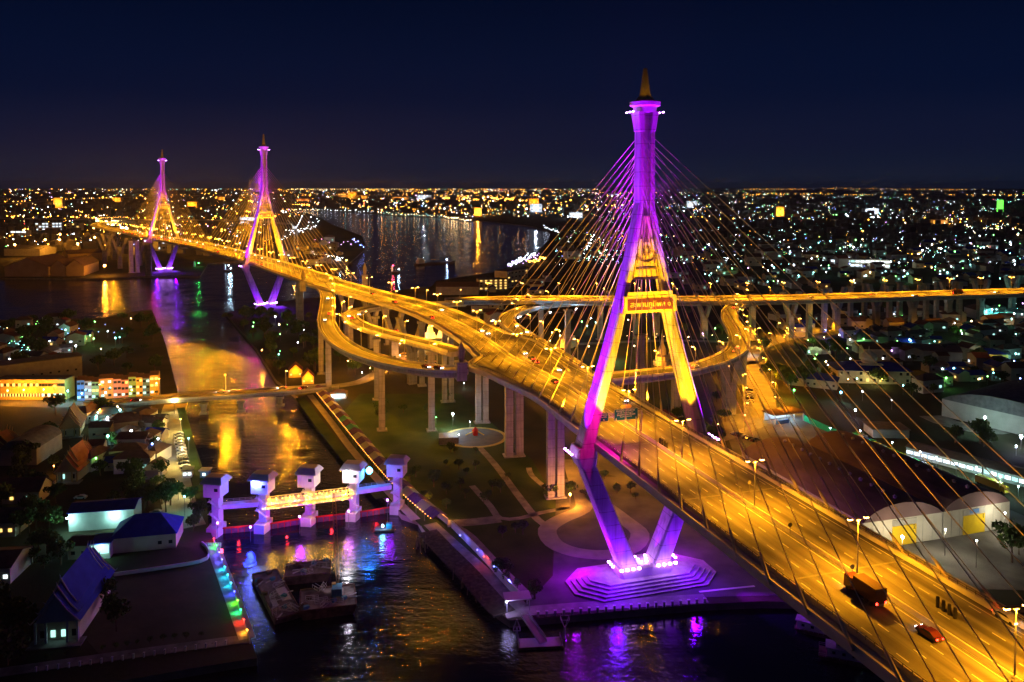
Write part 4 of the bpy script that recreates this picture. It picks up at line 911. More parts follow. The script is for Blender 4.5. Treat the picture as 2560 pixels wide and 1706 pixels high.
# bank debris
mudm = mat('muddy_bank', (.03, .025, .02), .95, (.08, .06, .05), .8, .6, detail=8)
strip('muddy_bank', [(1068, 1330), (1110, 1375), (1160, 1425), (1200, 1470), (1240, 1515), (1262, 1535)], 7, mudm, h=.2)
rock_m = mat('rocks', (.10, .08, .065), .9, (.20, .16, .13), 1.5, .3)
q = MB(); rnd = random.Random(5)
for k in range(1500):
    t = rnd.random(); x = 40+t*530; y = 1695-t*80+rnd.uniform(-14, 42); p = G(x, y, 1.3); s_ = rnd.uniform(.25, .75)
    p.z = 1.9-max(0, (y-(1690-t*80)))*.045
    q.box((p.x, p.y, p.z-.3), (s_, s_*.8, s_*.7), rnd.uniform(0, 3), tx=.6, ty=.6)
tag(q.build('rocks', rock_m), kind='stuff')
rnd = random.Random(9)
for k in range(26):
    i = k % 13; x = 1060+rnd.uniform(-20, 20) if k < 14 else 1170+rnd.uniform(-50, 70); y = 1372+rnd.uniform(-14, 16) if k < 14 else 1478+rnd.uniform(-40, 40)
    if k >= 14: x = 1120+ (y-1420)*1.0+rnd.uniform(-22, -6)
    p = G(x, y, 0); tag(MB().tube((p.x, p.y, -1), (p.x+rnd.uniform(-.2, .2), p.y, rnd.uniform(1.8, 3.2)), .18, n=6).build('mooring_pile', bark), 'thin wooden pile standing in the dark water off the %s' % ('muddy bank' if k >= 14 else 'sluice bank'), 'pile', 'wooden piles in the water')
# river walks: bollard posts
def posts(pts, n, m, label, group, h=1.1, wd=.35, z=2.1):
    rows_ = [list(G(x, y, z))+[0, 0] for x, y in pts]; f_ = frames(spline(rows_, 3)); base = None
    for k in range(n):
        p = at_s(f_, f_[-1][3]*k/(n-1))[0]
        if base is None:
            base = MB().box((0, 0, 0), (wd, wd, h)).box((0, 0, h), (wd*1.4, wd*1.4, .18)).build('bollard', m); o = base; tag(o, cat='bollard', group=group)
        else: o = base.copy(); COL.objects.link(o)
        o.location = p; o['label'] = label % nth(k)
posts([(90, 1680), (300, 1652), (565, 1613)], 19, lil, 'white post on the lower left river walk, %s from its left end', 'posts along the lower left river walk')
posts([(1345, 1542), (1500, 1530), (1650, 1518), (1762, 1509)], 21, lil, 'squat post on the purple promenade edge, %s from its left end', 'posts along the purple promenade', h=1.3, wd=.6)
# walkway with coloured lights
r0 = [(533, 1350), (548, 1390), (562, 1425), (575, 1460), (590, 1498), (602, 1535), (615, 1575), (625, 1610)]
f2 = frames(spline([list(G(x, y))+[.1, .1] for x, y in r0], 3)); wp = G(*r0[0])
r = empty('river_railing', tuple(wp), 0, 'low kerb wall with coloured lights along the canal walk', 'railing wall')
sweep(f2, [(-1, 0, 0), (1, 0, 0), (1, 0, .9), (-1, 0, .9)]).build('kerb_wall', lil, r, world=True)
cols = [(1, .03, .02), (.05, 1, .1), (.1, .1, 1), (.1, .1, 1), (.02, .6, 1), (.02, .6, 1), (.02, .6, 1), (.05, .05, 1), (.15, 1, .02), (.02, 1, .25), (1, .03, .01), (1, .35, .02)]
cn = ['red', 'green', 'blue', 'blue', 'cyan', 'cyan', 'cyan', 'deep blue', 'lime', 'sea green', 'red', 'orange']
for i, c_ in enumerate(cols):
    p = at_s(f2, f2[-1][3]*(i+.3)/12.2); loc = p[0]+Vector((0, 0, .95))
    rt = empty('coloured_lamp', tuple(loc), 0, '%s lamp on the canal walk kerb, %s from the sluice end' % (cn[i], nth(i)), 'lamp', 'coloured lamps on the canal walk')
    MB().lathe((0, 0, 0), [(.1, 0), (.22, .15), (.1, .35)], 6).build('lamp_head', mat('kerb_em_%s' % cn[i].replace(' ', '_'), (.3, .3, .3), .5, em=c_, es=22), rt)
    light('POINT', c_, 260, (-1.0, 0, .2), rt, size=.2)
for i, (x, y) in enumerate([(555, 1392), (528, 1215)]):
    rt = empty('warning_sign', tuple(G(x, y, 2 if i == 0 else 13)), 0, ['small lit red sign on a post by the canal walk', 'small lit red sign on the leftmost sluice tower'][i], 'sign')
    MB().box((0, 0, 0), (.1, .1, 1.2)).build('post', steel, rt); MB().box((0, -.1, 1.2), (.9, .1, 1.4)).build('sign_panel', mat('red_sign', (.4, .1, .1), .5, em=(1, .12, .25), es=3), rt)
# ---------------------------------------------------------------- barges and crane
rust = mat('rusty_hull', (.07, .04, .035), .8, (.16, .09, .075), .7, .3); deckm = mat('barge_deck', (.09, .08, .08), .85, (.26, .22, .21), .35, .3, detail=8)
blue_st = mat('blue_steel', (.05, .20, .30), .6); pipe_m = mat('pale_pipe', (.45, .45, .47), .4)
def barge(px, py, L, W, H, rz, label):
    p = G(px, py, 0); r = empty('barge', (p.x, p.y, 0), rz, label, 'barge', 'barges below the sluice')
    MB().loft([[(-L/2, -W/2, H), (-L/2, W/2, H), (-L/2+1.5, W/2, -1), (-L/2+1.5, -W/2, -1)][::-1], [(L/2, -W/2, H), (L/2, W/2, H), (L/2-1.5, W/2, -1), (L/2-1.5, -W/2, -1)][::-1]]).build('hull', rust, r)
    MB().box((0, 0, H), (L-.6, W-.6, .06)).build('deck', deckm, r)
    q = MB()
    for s_ in (-1, 1): q.box((0, s_*(W/2-.15), H), (L-.3, .3, .45)); q.box((s_*(L/2-.3), 0, H), (.3, W-.4, .45))
    q.build('gunwale', rust, r); return r
b1 = barge(690, 1497, 30, 7.6, 1.6, R(-60), 'narrow rusty barge with bundles of pale pipes, left of the three')
q = MB()
for k in range(7): q.tube((-2, .6+.38*k, 1.85), (6, .6+.38*k, 1.85), .18, n=6)
for k in range(4): q.tube((4, -2.4+.4*k, 1.85), (8, -2.4+.4*k, 1.85), .2, n=6)
tag(q.build('pipe', pipe_m, None), 'bundle of long pale pipes lying on the narrow barge', 'pipes').matrix_world = Matrix.Translation(b1.location) @ Matrix.Rotation(R(-60), 4, 'Z')
b2 = barge(820, 1516, 16, 12.5, 2.4, R(14), 'wide rusty barge carrying the crawler crane, nearest the bottom')
b3 = barge(770, 1441, 14, 9.0, 2.2, R(12), 'short dark barge piled with steel frames behind the crane barge')
rnd = random.Random(4)
for (b, rz, n_, lx, ly, wh) in ((b1, -60, 22, 14, 3.6, 'the narrow barge'), (b2, 14, 18, 7, 5.6, 'the crane barge'), (b3, 12, 16, 6, 4, 'the short dark barge')):
    for k in range(n_):
        v = Matrix.Rotation(R(rz), 4, 'Z') @ Vector((rnd.uniform(-lx, lx), rnd.uniform(-ly, ly), {b1: 1.67, b2: 2.67, b3: 2.47}[b]))+b.location; a = rnd.uniform(0, 3.1)
        if k % 3 == 0: o = MB().tube((-1.6, 0, .15), (1.6, .3, .3), .14, n=6).tube((-1.4, .4, .15), (1.7, .6, .15), .12, n=6).build('steel_tube', pipe_m); nm = 'loose pale steel tubes lying on '+wh
        elif k % 3 == 1: o = MB().box((0, 0, 0), (1.3, .9, .8)).box((.1, 0, .8), (1.4, 1.0, .1)).box((.9, .3, 0), (.5, .5, .5)).build('deck_crate', [rust, blue_st][k % 2]); nm = 'square deck crate standing on '+wh
        else:
            q = MB()
            for zz in (.1, 1.1):
                for yy in (-.5, .5): q.tube((-1.8, yy, zz), (1.8, yy, zz), .06, n=4)
            for xx in (-1.8, -.6, .6, 1.8): q.tube((xx, -.5, .1), (xx, .5, 1.1), .05, n=4); q.tube((xx, .5, .1), (xx, .5, 1.1), .05, n=4)
            o = q.build('lattice_section', galv); nm = 'lattice steel frame lying on '+wh
        o.location = v; o.rotation_euler = (0, 0, a); tag(o, nm, {'steel_tube': 'tubes', 'deck_crate': 'crate', 'lattice_section': 'frame'}[o.name.split('.')[0]], 'loose gear on the barges')
cp = G(843, 1488, 2.67); r = empty('crawler_crane', (cp.x, cp.y, 2.67), R(100), 'crawler crane with a tall lattice boom standing on the barge', 'crane')
for s_ in (-1, 1): MB().box((0, s_*1.4, 0), (4.4, .8, .9), tx=.85).build('track', steel, r)
MB().box((-.6, 0, .9), (4.2, 2.8, 1.9)).box((-2.2, 0, 1.1), (1.2, 2.9, 2.0)).build('engine_house', blue_st, r)
MB().box((1.4, 1.0, .9), (1.6, 1.2, 2.1), tx=.8).build('cab', mat('crane_cab', (.5, .3, .1), .5), r)
bt = Vector((9.5, 1.2, 27)); bb_ = Vector((1.6, -.2, 1.6)); q = MB(); ax = (bt-bb_).normalized(); u = Vector((0, 1, 0)); v = ax.cross(u).normalized(); n_ = 26
cor = lambda t, i: bb_+(bt-bb_)*t+(u*(1 if i in (0, 1) else -1)+v*(1 if i in (1, 2) else -1))*.5*min(1, min(t, 1-t)*6+.2)
for k in range(n_):
    for i in range(4):
        q.tube(cor(k/n_, i), cor((k+1)/n_, i), .07, n=4, cap=False); q.tube(cor(k/n_, i), cor((k+1)/n_, (i+1) % 4), .045, n=4, cap=False)
q.build('lattice_boom', mat('boom_steel', (.40, .22, .10), .6), r)
MB().tube(bt, (-1.5, 0, 2.9), .03, n=4).tube(bt, bt-Vector((0, 0, 20)), .03, n=4).build('hoist_rope', steel, r)
light('POINT', (.8, .75, .9), 900, (3, -3, 6), r, size=.2, name='barge_fill_light')  # added light to brighten the barges, the crane has no lamp
# floating pontoon with the arched gangway, canopy on the bank
p = G(1350, 1612, 0); r = empty('floating_pontoon', (p.x, p.y, 0), R(5), 'floating steel pontoon with low railings off the purple promenade', 'pontoon')
MB().box((0, 0, -.6), (12, 4.6, 1.2)).build('float', rust, r); MB().box((0, 0, .6), (11.6, 4.2, .08)).build('deck', lil, r)
q = MB()
for s_ in (-1, 1):
    q.box((s_*5.6, 0, .68), (.1, 4, 1.0)); 
    for t_ in (-2, 0, 2): q.box((s_*5.6, t_*.9, .68), (.14, .14, 1.4))
q.build('railing', galv, r)
a = G(1312, 1540, 3.2); b = G(1358, 1608, 1.0); r = empty('gangway', tuple(a), 0, 'sloping gangway from the promenade down to the pontoon', 'gangway')
q = MB(); q.bar(a, b, 2.2, .2); q.build('deck', lil, r, world=True)
dv = (b-a).normalized(); nn = Vector((-dv.y, dv.x, 0)).normalized()
for s_ in (-1, 1): MB().bar(a+nn*s_*1.1+Vector((0, 0, 1.0)), b+nn*s_*1.1+Vector((0, 0, 1.0)), .1, .1).bar(a+nn*s_*1.1, b+nn*s_*1.1, .08, .6).build('handrail', galv, r, world=True)
for i, (x, y) in enumerate([(1292, 1600), (1412, 1596)]):
    p = G(x, y, 0); r = empty('dolphin_marker', (p.x, p.y, 0), 0, ['pale pyramid frame marker left of the pontoon', 'inverted triangle frame marker right of the pontoon'][i], 'marker')
    q = MB(); 
    for k in range(4):
        a_ = math.pi/4+k*math.pi/2; a2 = a_+math.pi/2; rt, rb = (.1, 1.3) if i == 0 else (1.6, .1)
        q.tube((rb*math.cos(a_), rb*math.sin(a_), 3.0), (rt*math.cos(a_), rt*math.sin(a_), 5.6), .09, n=5)
        R_ = max(rt, rb); zz = 3.0 if i == 0 else 5.6; q.tube((R_*math.cos(a_), R_*math.sin(a_), zz), (R_*math.cos(a2), R_*math.sin(a2), zz), .09, n=5)
    q.build('frame', lil, r); MB().tube((0, 0, -1), (0, 0, 3.2), .3, n=7).build('pile', galv, r)
loc, rz, L_ = face(1272, 1531, 1318, 1527); r = empty('landing_canopy', loc, rz, 'flat pale canopy over the head of the gangway', 'canopy')
MB().box((0, 1.5, 3.6), (7.5, 4.6, .25)).build('roof', lil, r)
for k in range(4): MB().box(((-1)**k*3.2, -.3+(k//2)*3.6, 0), (.2, .2, 3.6)).build('post', galv, r)
MB().box((-3.4, -1.0, 3.4), (.3, .3, .2)).build('lamp', white_em, r); light('POINT', (.5, .4, 1), 500, (-3.0, -1.6, 3.0), r, size=.2)
# landing steps right of the terraces
loc, rz, L_ = face(1764, 1515, 1905, 1500, .2); r = empty('landing_steps', (loc[0], loc[1], 0), rz, 'wide flight of riverside steps under the deck', 'steps')
for k in range(6): MB().box((0, .5+k*.8, -.5), (L_, .8, .8+k*.36)).build('step', lil, r)
# barges moored under the deck
def houseboat(px, py, L, W, rz, label, cab):
    p = G(px, py, 0); r = empty('moored_boat', (p.x, p.y, 0), rz, label, 'boat')
    MB().loft([[(-L/2, -W/2, 1), (-L/2, W/2, 1), (-L/2+1, W/2-.5, -.6), (-L/2+1, -W/2+.5, -.6)][::-1], [(L/2, -W/2*.8, 1.2), (L/2, W/2*.8, 1.2), (L/2-1.2, W/2-.6, -.6), (L/2-1.2, -W/2+.6, -.6)][::-1]]).build('hull', rust, r)
    for (x, l, wd, h, z) in cab:
        MB().box((x, 0, z), (l, wd, h)).build('cabin', lil, r); MB().box((x, 0, z+h), (l+.8, wd+.7, .18)).build('roof', galv, r)
        for k in range(3): window(r, dark_glass, (x-l*.3+k*l*.3, -wd/2-.02, z+h*.4), .8, .7)
        window(r, win_cyan, (x+l/2+.02, 0, z+h*.35), .8, 1.0, R(90))
    q = MB(); 
    for s_ in (-1, 1): q.bar((-L/2, s_*W/2, 1.9), (L/2-1, s_*W/2, 1.9), .06, .06); q.bar((-L/2, s_*W/2, 1.5), (L/2-1, s_*W/2, 1.5), .05, .05)
    for k in range(9):
        for s_ in (-1, 1): q.box((-L/2+L*k/9, s_*W/2, 1), (.07, .07, .95))
    q.build('railing', galv, r); return r
houseboat(2042, 1585, 11, 3.8, R(-28), 'small roofed work boat moored left under the deck', [(-1, 8, 2.8, 2.2, 1)])
houseboat(2125, 1652, 15, 5.2, R(-22), 'wider work boat with two storey cabin moored right under the deck', [(-1.5, 8, 3.6, 2.2, 1), (-1.0, 5, 3.0, 1.9, 3.4)])
# ---------------------------------------------------------------- sign gantry, pier finials
green_s = mat('sign_green', (0.005, 0.10, 0.075), .5); sign_w = mat('sign_letter', (.75, .68, .35), .5, em=(1, .7, .15), es=.12); sign_y = mat('sign_yellow', (.75, .5, .05), .5, em=(1, .5, .0), es=.1)
sgr = min(main_fr, key=lambda f: (f[0]-Vector((38, 226, 46))).length); p, t, n = Vector((38.6, 241, 46)), sgr[1], sgr[2]
root = empty('sign_gantry', tuple(p), math.atan2(n.y, n.x), 'overhead gantry with two green direction boards beside the near pylon', 'road sign')
# local x = right across the deck, local -y faces the camera
ql = MB()
for x in (-14.2, -13.6): ql.box((x, 0, 0), (.28, .28, 7.2))
ql.build('post', galv, root)
MB().box((1.2, 0, 0), (.34, .34, 7.4)).build('post', galv, root); MB().box((-0.4, 0.4, 0), (.28, .28, 7.2)).build('post', galv, root)
q = MB()
for zz in (6.0, 7.1): 
    for yy in (-.3, .3): q.bar((-14.2, yy, zz), (1.4, yy, zz), .12, .12)
k = -14.0
while k < 1.0: q.tube((k, -.3, 6.05), (k+.6, .3, 7.15), .05, n=4); q.tube((k+.6, .3, 7.15), (k+1.2, -.3, 6.05), .05, n=4); k += 1.2
q.build('beam', galv, root)
def board(x, w_, h_, z, lines, name='sign_panel'):
    b = MB().box((x, -.55, z), (w_, .12, h_)); o = b.build(name, green_s, root)
    q = MB()
    for zz in (z+.04, z+h_-.1): q.box((x, -.63, zz), (w_-.06, .04, .06))
    for xx in (x-w_/2+.05, x+w_/2-.05): q.box((xx, -.63, z+.1), (.06, .04, h_-.2))
    q.build('border', sign_w, o)
    for (tx, tz, sz, s_) in lines: thai(tx, 'lettering', sz, sign_w, o, (x+s_, -.64, z+tz), (R(90), 0, 0), .02)
    return o
def arrow(x, z, rot, par):
    q = MB(); M = Matrix.Translation((x, -.64, z)) @ Matrix.Rotation(rot, 4, 'Y')
    q.box((0, 0, -.05), (.14, .03, .45), M=M); q.loft([[M @ Vector(v) for v in ((-.3, -.015, -.05), (0, -.015, -.4), (.3, -.015, -.05))], [M @ Vector(v) for v in ((-.3, .015, -.05), (0, .015, -.4), (.3, .015, -.05))]]); q.build('arrow', sign_w, par)
o = board(-11.8, 3.4, 2.6, 5.0, [('ถนนพระราม 3', 2.05, .66, 0), ('Rama III Rd.', 1.4, .48, 0)]); arrow(-11.6, 5.5, R(135), o)
o = board(-4.3, 8.0, 3.5, 4.9, [('ถนนปู่เจ้าสมิงพราย', 2.95, .82, -.2), ('Pu Chao Saming Phrai Rd.', 2.3, .5, -.2), ('ถนนกาญจนาภิเษก', 1.7, .82, 0), ('Kanchanaphisek Rd.', 1.1, .5, 0)])
for x in (-7.6, -4.3, -1.0): arrow(x, 5.35, 0, o)
q = MB(); q.loft([[(x_, y_, z_) for x_, z_ in ((-6.2, 9.05), (-5.7, 8.5), (-2.9, 8.5), (-2.4, 9.05), (-2.9, 9.6), (-5.7, 9.6))] for y_ in (-.6, -.48)][::-1]); q.build('oval_panel', sign_y, root)
light('SPOT', (1, .7, .3), 900, (-6, -5, 3.0), root, (-6, -.5, 6.5), .2, 120, .6)  # added light on the boards, which stay dark without it
fin_m = mat('finial_stone', (.30, .26, .20), .7, (.42, .36, .28), .8)
def finial(px, py, z, h, label, blk=3.6):
    g = G(px, py, z); r = empty('leaf_finial', tuple(g), R(15), label, 'statue', 'leaf finials on the pier heads')
    MB().box((0, 0, -7), (blk, blk, 7.0)).box((0, 0, 0), (blk+.8, blk+.8, .7)).build('pedestal', concrete, r)
    MB().lathe((0, 0, .7), [(1.0, 0), (1.3, .5), (.7, 1.0), (1.1, h*.28), (1.45, h*.45), (1.2, h*.65), (.6, h*.85), (.08, h)], 7).build('leaf_body', fin_m, r)
    for k in range(5):
        a = 2*math.pi*k/5; MB().loft([[(1.0*math.cos(a)-.25*math.sin(a), 1.0*math.sin(a)+.25*math.cos(a), .9), (1.0*math.cos(a)+.25*math.sin(a), 1.0*math.sin(a)-.25*math.cos(a), .9), (.6*math.cos(a), .6*math.sin(a), .9)], [(1.75*math.cos(a), 1.75*math.sin(a), h*.55), (1.7*math.cos(a)+.1, 1.7*math.sin(a), h*.55), (1.3*math.cos(a), 1.3*math.sin(a), h*.75)]]).build('petal', fin_m, r)
finial(1153, 908, 49.5, 8.5, 'tall leaf shaped finial on the pier head between the two slip roads', 4.0)
finial(757, 705, 50.5, 9.5, 'leaf finial on the pier head left of the slip road start', 4.6)
finial(912, 690, 50.5, 10, 'leaf finial on the far edge of the deck against the river', 4.2)
# ---------------------------------------------------------------- vehicles
blk0 = mat('post_black', (.03, .03, .03), .6)
head_em = mat('headlight', (.8, .8, .8), .3, em=(.85, .85, 1.0), es=20); tail_em = mat('tail_light', (.5, .02, .02), .3, em=(1.0, .02, .01), es=26)
tyre = mat('tyre', (.02, .02, .02), .8)
paints = {n_: mat('paint_'+n_, c, .25) for n_, c in {'white': (.7, .7, .7), 'silver': (.4, .41, .42), 'black': (.03, .03, .035), 'red': (.10, .02, .02), 'blue': (.04, .10, .35), 'green': (.05, .5, .08), 'yellow': (.75, .5, .03)}.items()}
def wheels(r, xs, y, rad):
    for x in xs:
        for s_ in (-1, 1): MB().tube((x, s_*(y-.2), rad), (x, s_*y, rad), rad, n=10).build('wheel', tyre, r)
def car_proto(cn, lights=True):
    r = empty('car', (0, 0, -950), 0, cn+' car', 'car'); m = paints[cn]
    prof = [(-2.2, .35), (-2.25, .8), (-2.1, .95), (-1.2, 1.0), (-.5, 1.42), (.9, 1.45), (1.7, 1.02), (2.2, .98), (2.25, .5), (2.1, .3)]   # nose at -x
    MB().loft([[(x, y, z) for x, z in prof] for y in (.86, -.86)]).build('body', m, r)
    MB().loft([[(x, y, z) for x, z in [(-1.12, 1.03), (-.5, 1.39), (.85, 1.42), (1.55, 1.05)]] for y in (.875, -.875)]).build('side_window', dark_glass, r)
    wheels(r, (-1.4, 1.35), .87, .33)
    for s_ in (-1, 1):
        MB().box((-2.27, s_*.6, .62), (.10, .42, .22)).build('headlight', head_em if lights else pale_con, r)
        MB().box((2.27, s_*.62, .72), (.08, .36, .22)).build('tail_light', tail_em if lights else red_steel, r)
    return r
def truck_proto(cn, boxm, L=8.5, lights=True, nm='truck'):
    r = empty(nm, (0, 0, -960), 0, nm, nm)
    MB().box((-L/2+1.1, 0, .5), (2.2, 2.3, 2.3), tx=.9).build('cab', paints[cn], r); MB().box((-L/2+.12, 0, 1.6), (.2, 2.0, .8)).build('windscreen', dark_glass, r)
    MB().box((1.2, 0, .9), (L-2.6, 2.5, 2.7)).build('cargo_box', boxm, r); MB().box((.6, 0, .45), (L-1.4, 1.2, .4)).build('chassis', steel, r)
    wheels(r, (-L/2+1.2, L/2-2.6, L/2-1.4), 1.25, .5)
    for s_ in (-1, 1):
        MB().box((-L/2-.03, s_*.85, .75), (.1, .4, .25)).build('headlight', head_em if lights else pale_con, r); MB().box((L/2-.06, s_*1.0, .8), (.1, .3, .4)).build('tail_light', tail_em if lights else red_steel, r)
    return r
CARS = {c: car_proto(c) for c in ('white', 'silver', 'black', 'red')}
PARK = {c: car_proto(c, False) for c in ('white', 'silver', 'black', 'green', 'yellow', 'blue')}
TRK = truck_proto('red', mat('truck_box', (.06, .025, .02), .7)); TRK2 = truck_proto('white', galv, 7.5)
def drive(rn, s, lane, cn, what, away=True):
    f = ROADS[rn][1]; p, t, n, hl, hr = at_s(f, s); ang = math.atan2(t.y, t.x)+(math.pi if away else 0)   # nose is -x
    proto = CARS.get(cn) or {'truck': TRK, 'van': TRK2}[cn]
    put(proto, p+n*lane, ang, what, 'vehicles on the elevated roads')
# lane offsets: + = right of travel (far side), - = near side; traffic keeps left: near lanes go away
def s_at(rn, px, py, z=46):
    g = G(px, py, z); f = ROADS[rn][1]; return min(f, key=lambda q: (q[0]-g).length)[3]
def dpx(rn, px, py, z, cn, away, what):
    g = G(px, py, z); f = ROADS[rn][1]; q = min(f, key=lambda q: (q[0]-g).length); p, t, n, hl, hr = at_s(f, q[3]); drive(rn, q[3], (g-p).dot(n), cn, what, away)
vl = [(2180, 1500, 'truck', 1, 'dark red box truck heading away in the near lanes at the bottom right'), (2330, 1590, 'red', 1, 'car with red tail lights behind the dark truck'),
 (2500, 1535, 'white', 0, 'car with bright headlights coming down the far lanes at the right edge'), (1345, 908, 'red', 1, 'red tail lit car left of the near pylon'), (1325, 895, 'black', 1, 'second red tail lit car left of the near pylon'),
 (1495, 985, 'white', 0, 'white headlit car just left of the gantry sign'), (1560, 1000, 'silver', 0, 'headlit car beyond the gantry sign near the far parapet'), (1315, 886, 'silver', 0, 'headlit car in the middle lanes of the wide deck'),
 (1395, 925, 'white', 0, 'headlit car nearest to the left pylon leg'), (1205, 828, 'white', 0, 'foremost of two headlit cars above the slip road merge'), (1222, 836, 'silver', 0, 'rear one of two headlit cars above the slip road merge'), (1105, 776, 'white', 0, 'headlit car on the rising deck beside a median lamp'),
 (930, 735, 'red', 1, 'red tail lit car on the deck past the finials'), (985, 755, 'red', 1, 'red tail lit car above the hairpin'), (1080, 795, 'red', 1, 'red tail lit car over the V pier'), (770, 672, 'white', 0, 'headlit car close to the leaf finial'), (1380, 950, 'black', 1, 'tail lit car in the nearest lanes left of the pylon')]
for (x, y, c_, aw, lab) in vl: dpx('main', x, y, 46.5, c_, bool(aw), lab)
rnd = random.Random(3)
for i in range(44):
    s = s_at('main', 700, 660, 47.5)+i*17+rnd.uniform(-4, 4); f = ROADS['main'][1]
    if s > f[-1][3]-20: break
    aw = i % 2 == 0; lane = rnd.choice((4, 7.5, 11))*(-1 if aw else 1)
    drive('main', s, lane, rnd.choice(['red', 'black']) if aw else rnd.choice(['white', 'silver']), '%s car %s on the far deck, %s counting past the middle pylon' % ('tail lit' if aw else 'headlit', 'heading away' if aw else 'coming nearer', nth(i)), aw)
for i, (rn, x, y, z, c_, aw, lab) in enumerate([('ramp_a', 820, 745, 45, 'white', 1, 'headlit car at the top of the left slip road'), ('ramp_a', 823, 785, 42, 'red', 0, 'red car queueing in the left slip road bend'), ('ramp_a', 812, 800, 41, 'silver', 1, 'silver car in the left slip road bend'), ('ramp_a', 1100, 922, 45, 'red', 1, 'tail lit car below the leaf topped pier'), ('ramp_a', 1060, 918, 44, 'red', 1, 'tail lit car behind the one below the finial pier'),
     ('ramp_b', 880, 797, 39, 'red', 1, 'tail lit car in the hairpin'), ('ramp_b', 898, 790, 38, 'white', 0, 'headlit car in the hairpin'), ('ramp_b', 872, 795, 38, 'silver', 0, 'silver car on the outside of the hairpin'), ('ramp_b', 990, 828, 42, 'red', 1, 'tail lit car past the hairpin lamp'), ('ramp_c', 1290, 815, 42, 'white', 0, 'headlit car where the hooked slip road bends'), ('ramp_c', 1300, 795, 40, 'silver', 0, 'second headlit car in the hooked bend'), ('ramp_c', 1315, 830, 43, 'white', 0, 'headlit car coming out of the hooked bend'),
     ('ramp_d', 1846, 870, 40, 'white', 0, 'headlit car low in the S curve'), ('ramp_d', 1838, 882, 40, 'silver', 0, 'second headlit car low in the S curve'), ('ramp_d', 1740, 918, 43, 'white', 0, 'headlit car right of the pylon leg on the S road'), ('ramp_d', 1880, 757, 39, 'white', 0, 'headlit car entering the S road'), ('ramp_d', 1835, 770, 39, 'silver', 0, 'headlit car at the first bend of the S road'),
     ('viaduct', 2180, 738, 41, 'red', 1, 'tail lit car on the far viaduct'), ('viaduct', 2400, 735, 41, 'truck', 1, 'dark truck on the far viaduct'), ('viaduct', 2300, 741, 41, 'white', 0, 'headlit car on the far viaduct'), ('viaduct', 2040, 745, 41, 'white', 0, 'headlit car at the left end of the long viaduct'), ('viaduct', 2500, 733, 41, 'white', 0, 'headlit car near the right end of the viaduct'), ('viaduct', 1330, 748, 41, 'red', 1, 'tail lit car behind the shaft on the viaduct'),
     ('canal_bridge', 330, 1004, 8, 'red', 1, 'tail lit car at the left end of the canal bridge'), ('canal_bridge', 540, 985, 9, 'white', 0, 'headlit car in the middle of the canal bridge'), ('canal_bridge', 578, 983, 9, 'white', 0, 'second headlit car on the canal bridge'), ('canal_bridge', 770, 972, 7, 'red', 1, 'tail lit car at the right end of the canal bridge'), ('canal_bridge', 700, 976, 8, 'silver', 0, 'silver car on the canal bridge near the red roofed gate')]): dpx(rn, x, y, z, c_, bool(aw), lab)
def park(pts, n_, where, cols, seed, rz=None, jit=.3):
    f_ = frames(spline([list(G(x, y))+[0, 0] for x, y in pts], 3)); rnd = random.Random(seed)
    for k in range(n_):
        p, t, nn, a_, b_ = at_s(f_, f_[-1][3]*(k+.5)/n_); c_ = rnd.choice(cols)
        put(PARK[c_], (p.x+rnd.uniform(-jit, jit), p.y, 2.1), (math.atan2(t.y, t.x)+R(90) if rz is None else rz)+rnd.uniform(-.1, .1), '%s parked car, %s %s' % (c_, nth(k), where), 'cars parked '+where)
park([(446, 1085), (452, 1125), (458, 1150), (463, 1175)], 11, 'along the pale lane by the canal', ['silver', 'white', 'black'], 1)
park([(2140, 1085), (2200, 1120), (2260, 1145), (2330, 1175)], 13, 'in the row in front of the market sheds', ['green', 'white', 'blue', 'yellow', 'silver'], 2)
park([(1905, 1110), (1830, 1085)], 6, 'under the trees behind the deck', ['black', 'silver', 'black'], 3)
park([(1872, 975), (1876, 1010)], 5, 'on the left kerb of the wide lit street', ['black', 'silver'], 4)
for (x, y, rz, c_, lab) in [(202, 1247, .1, 'white', 'white car parked on the path above the blue roofed shed'), (390, 1285, .3, 'silver', 'silver car parked behind the blue hipped roof'), (265, 1385, 1.4, 'white', 'white car parked inside the open shed bay'), (1462, 1235, 2.2, 'black', 'black car at the top of the loop drive')]:
    put(PARK[c_], place(x, y), rz, lab, 'lone parked cars')
for i, (x, y) in enumerate([(1960, 1105), (1998, 1095)]):
    pass
loc, rz, L_ = face(2435, 1205, 2525, 1240); t_ = truck_proto('yellow', mat('container_yellow', (.65, .48, .08), .5), 13, False, 'container_truck'); t_.location = (loc[0], loc[1], 2.1); t_.rotation_euler = (0, 0, rz+math.pi); t_['label'] = 'long yellow container truck parked in the yard beside the sheds'; t_['category'] = 'truck'
for i, (x0, y0, x1, y1) in enumerate([(1650, 1104, 1668, 1116), (2344, 1506, 2388, 1534)]):
    for k in range(4):
        g = G(x0+(x1-x0)*k/3, y0+(y1-y0)*k/3, 46.9); o = tag(MB().lathe((0, 0, -.9), [(.32, 0), (.3, 1.0), (.34, 1.05), (.3, 1.9), (.1, 2.0)], 8).build('median_post', [blk0, pale_con][0]), 'dark post on the median %s, %s from the left' % (['beside the gantry sign', 'near the bottom right truck'][i], nth(k)), 'post', 'dark posts on the median'); o.location = g
for i, (x, y) in enumerate([(1873, 1232), (1975, 1342), (2130, 1450)]):
    g = G(x, y, 46); r = empty('round_sign', tuple(g), R(15), 'small round sign on a post by the near railing, %s from the left' % nth(i), 'sign', 'round signs by the near railing'); MB().tube((0, 0, 0), (0, 0, 2.3), .06, n=5).build('post', steel, r); MB().tube((0, -.05, 2.6), (0, .05, 2.6), .5, n=14).build('disc', steel, r)
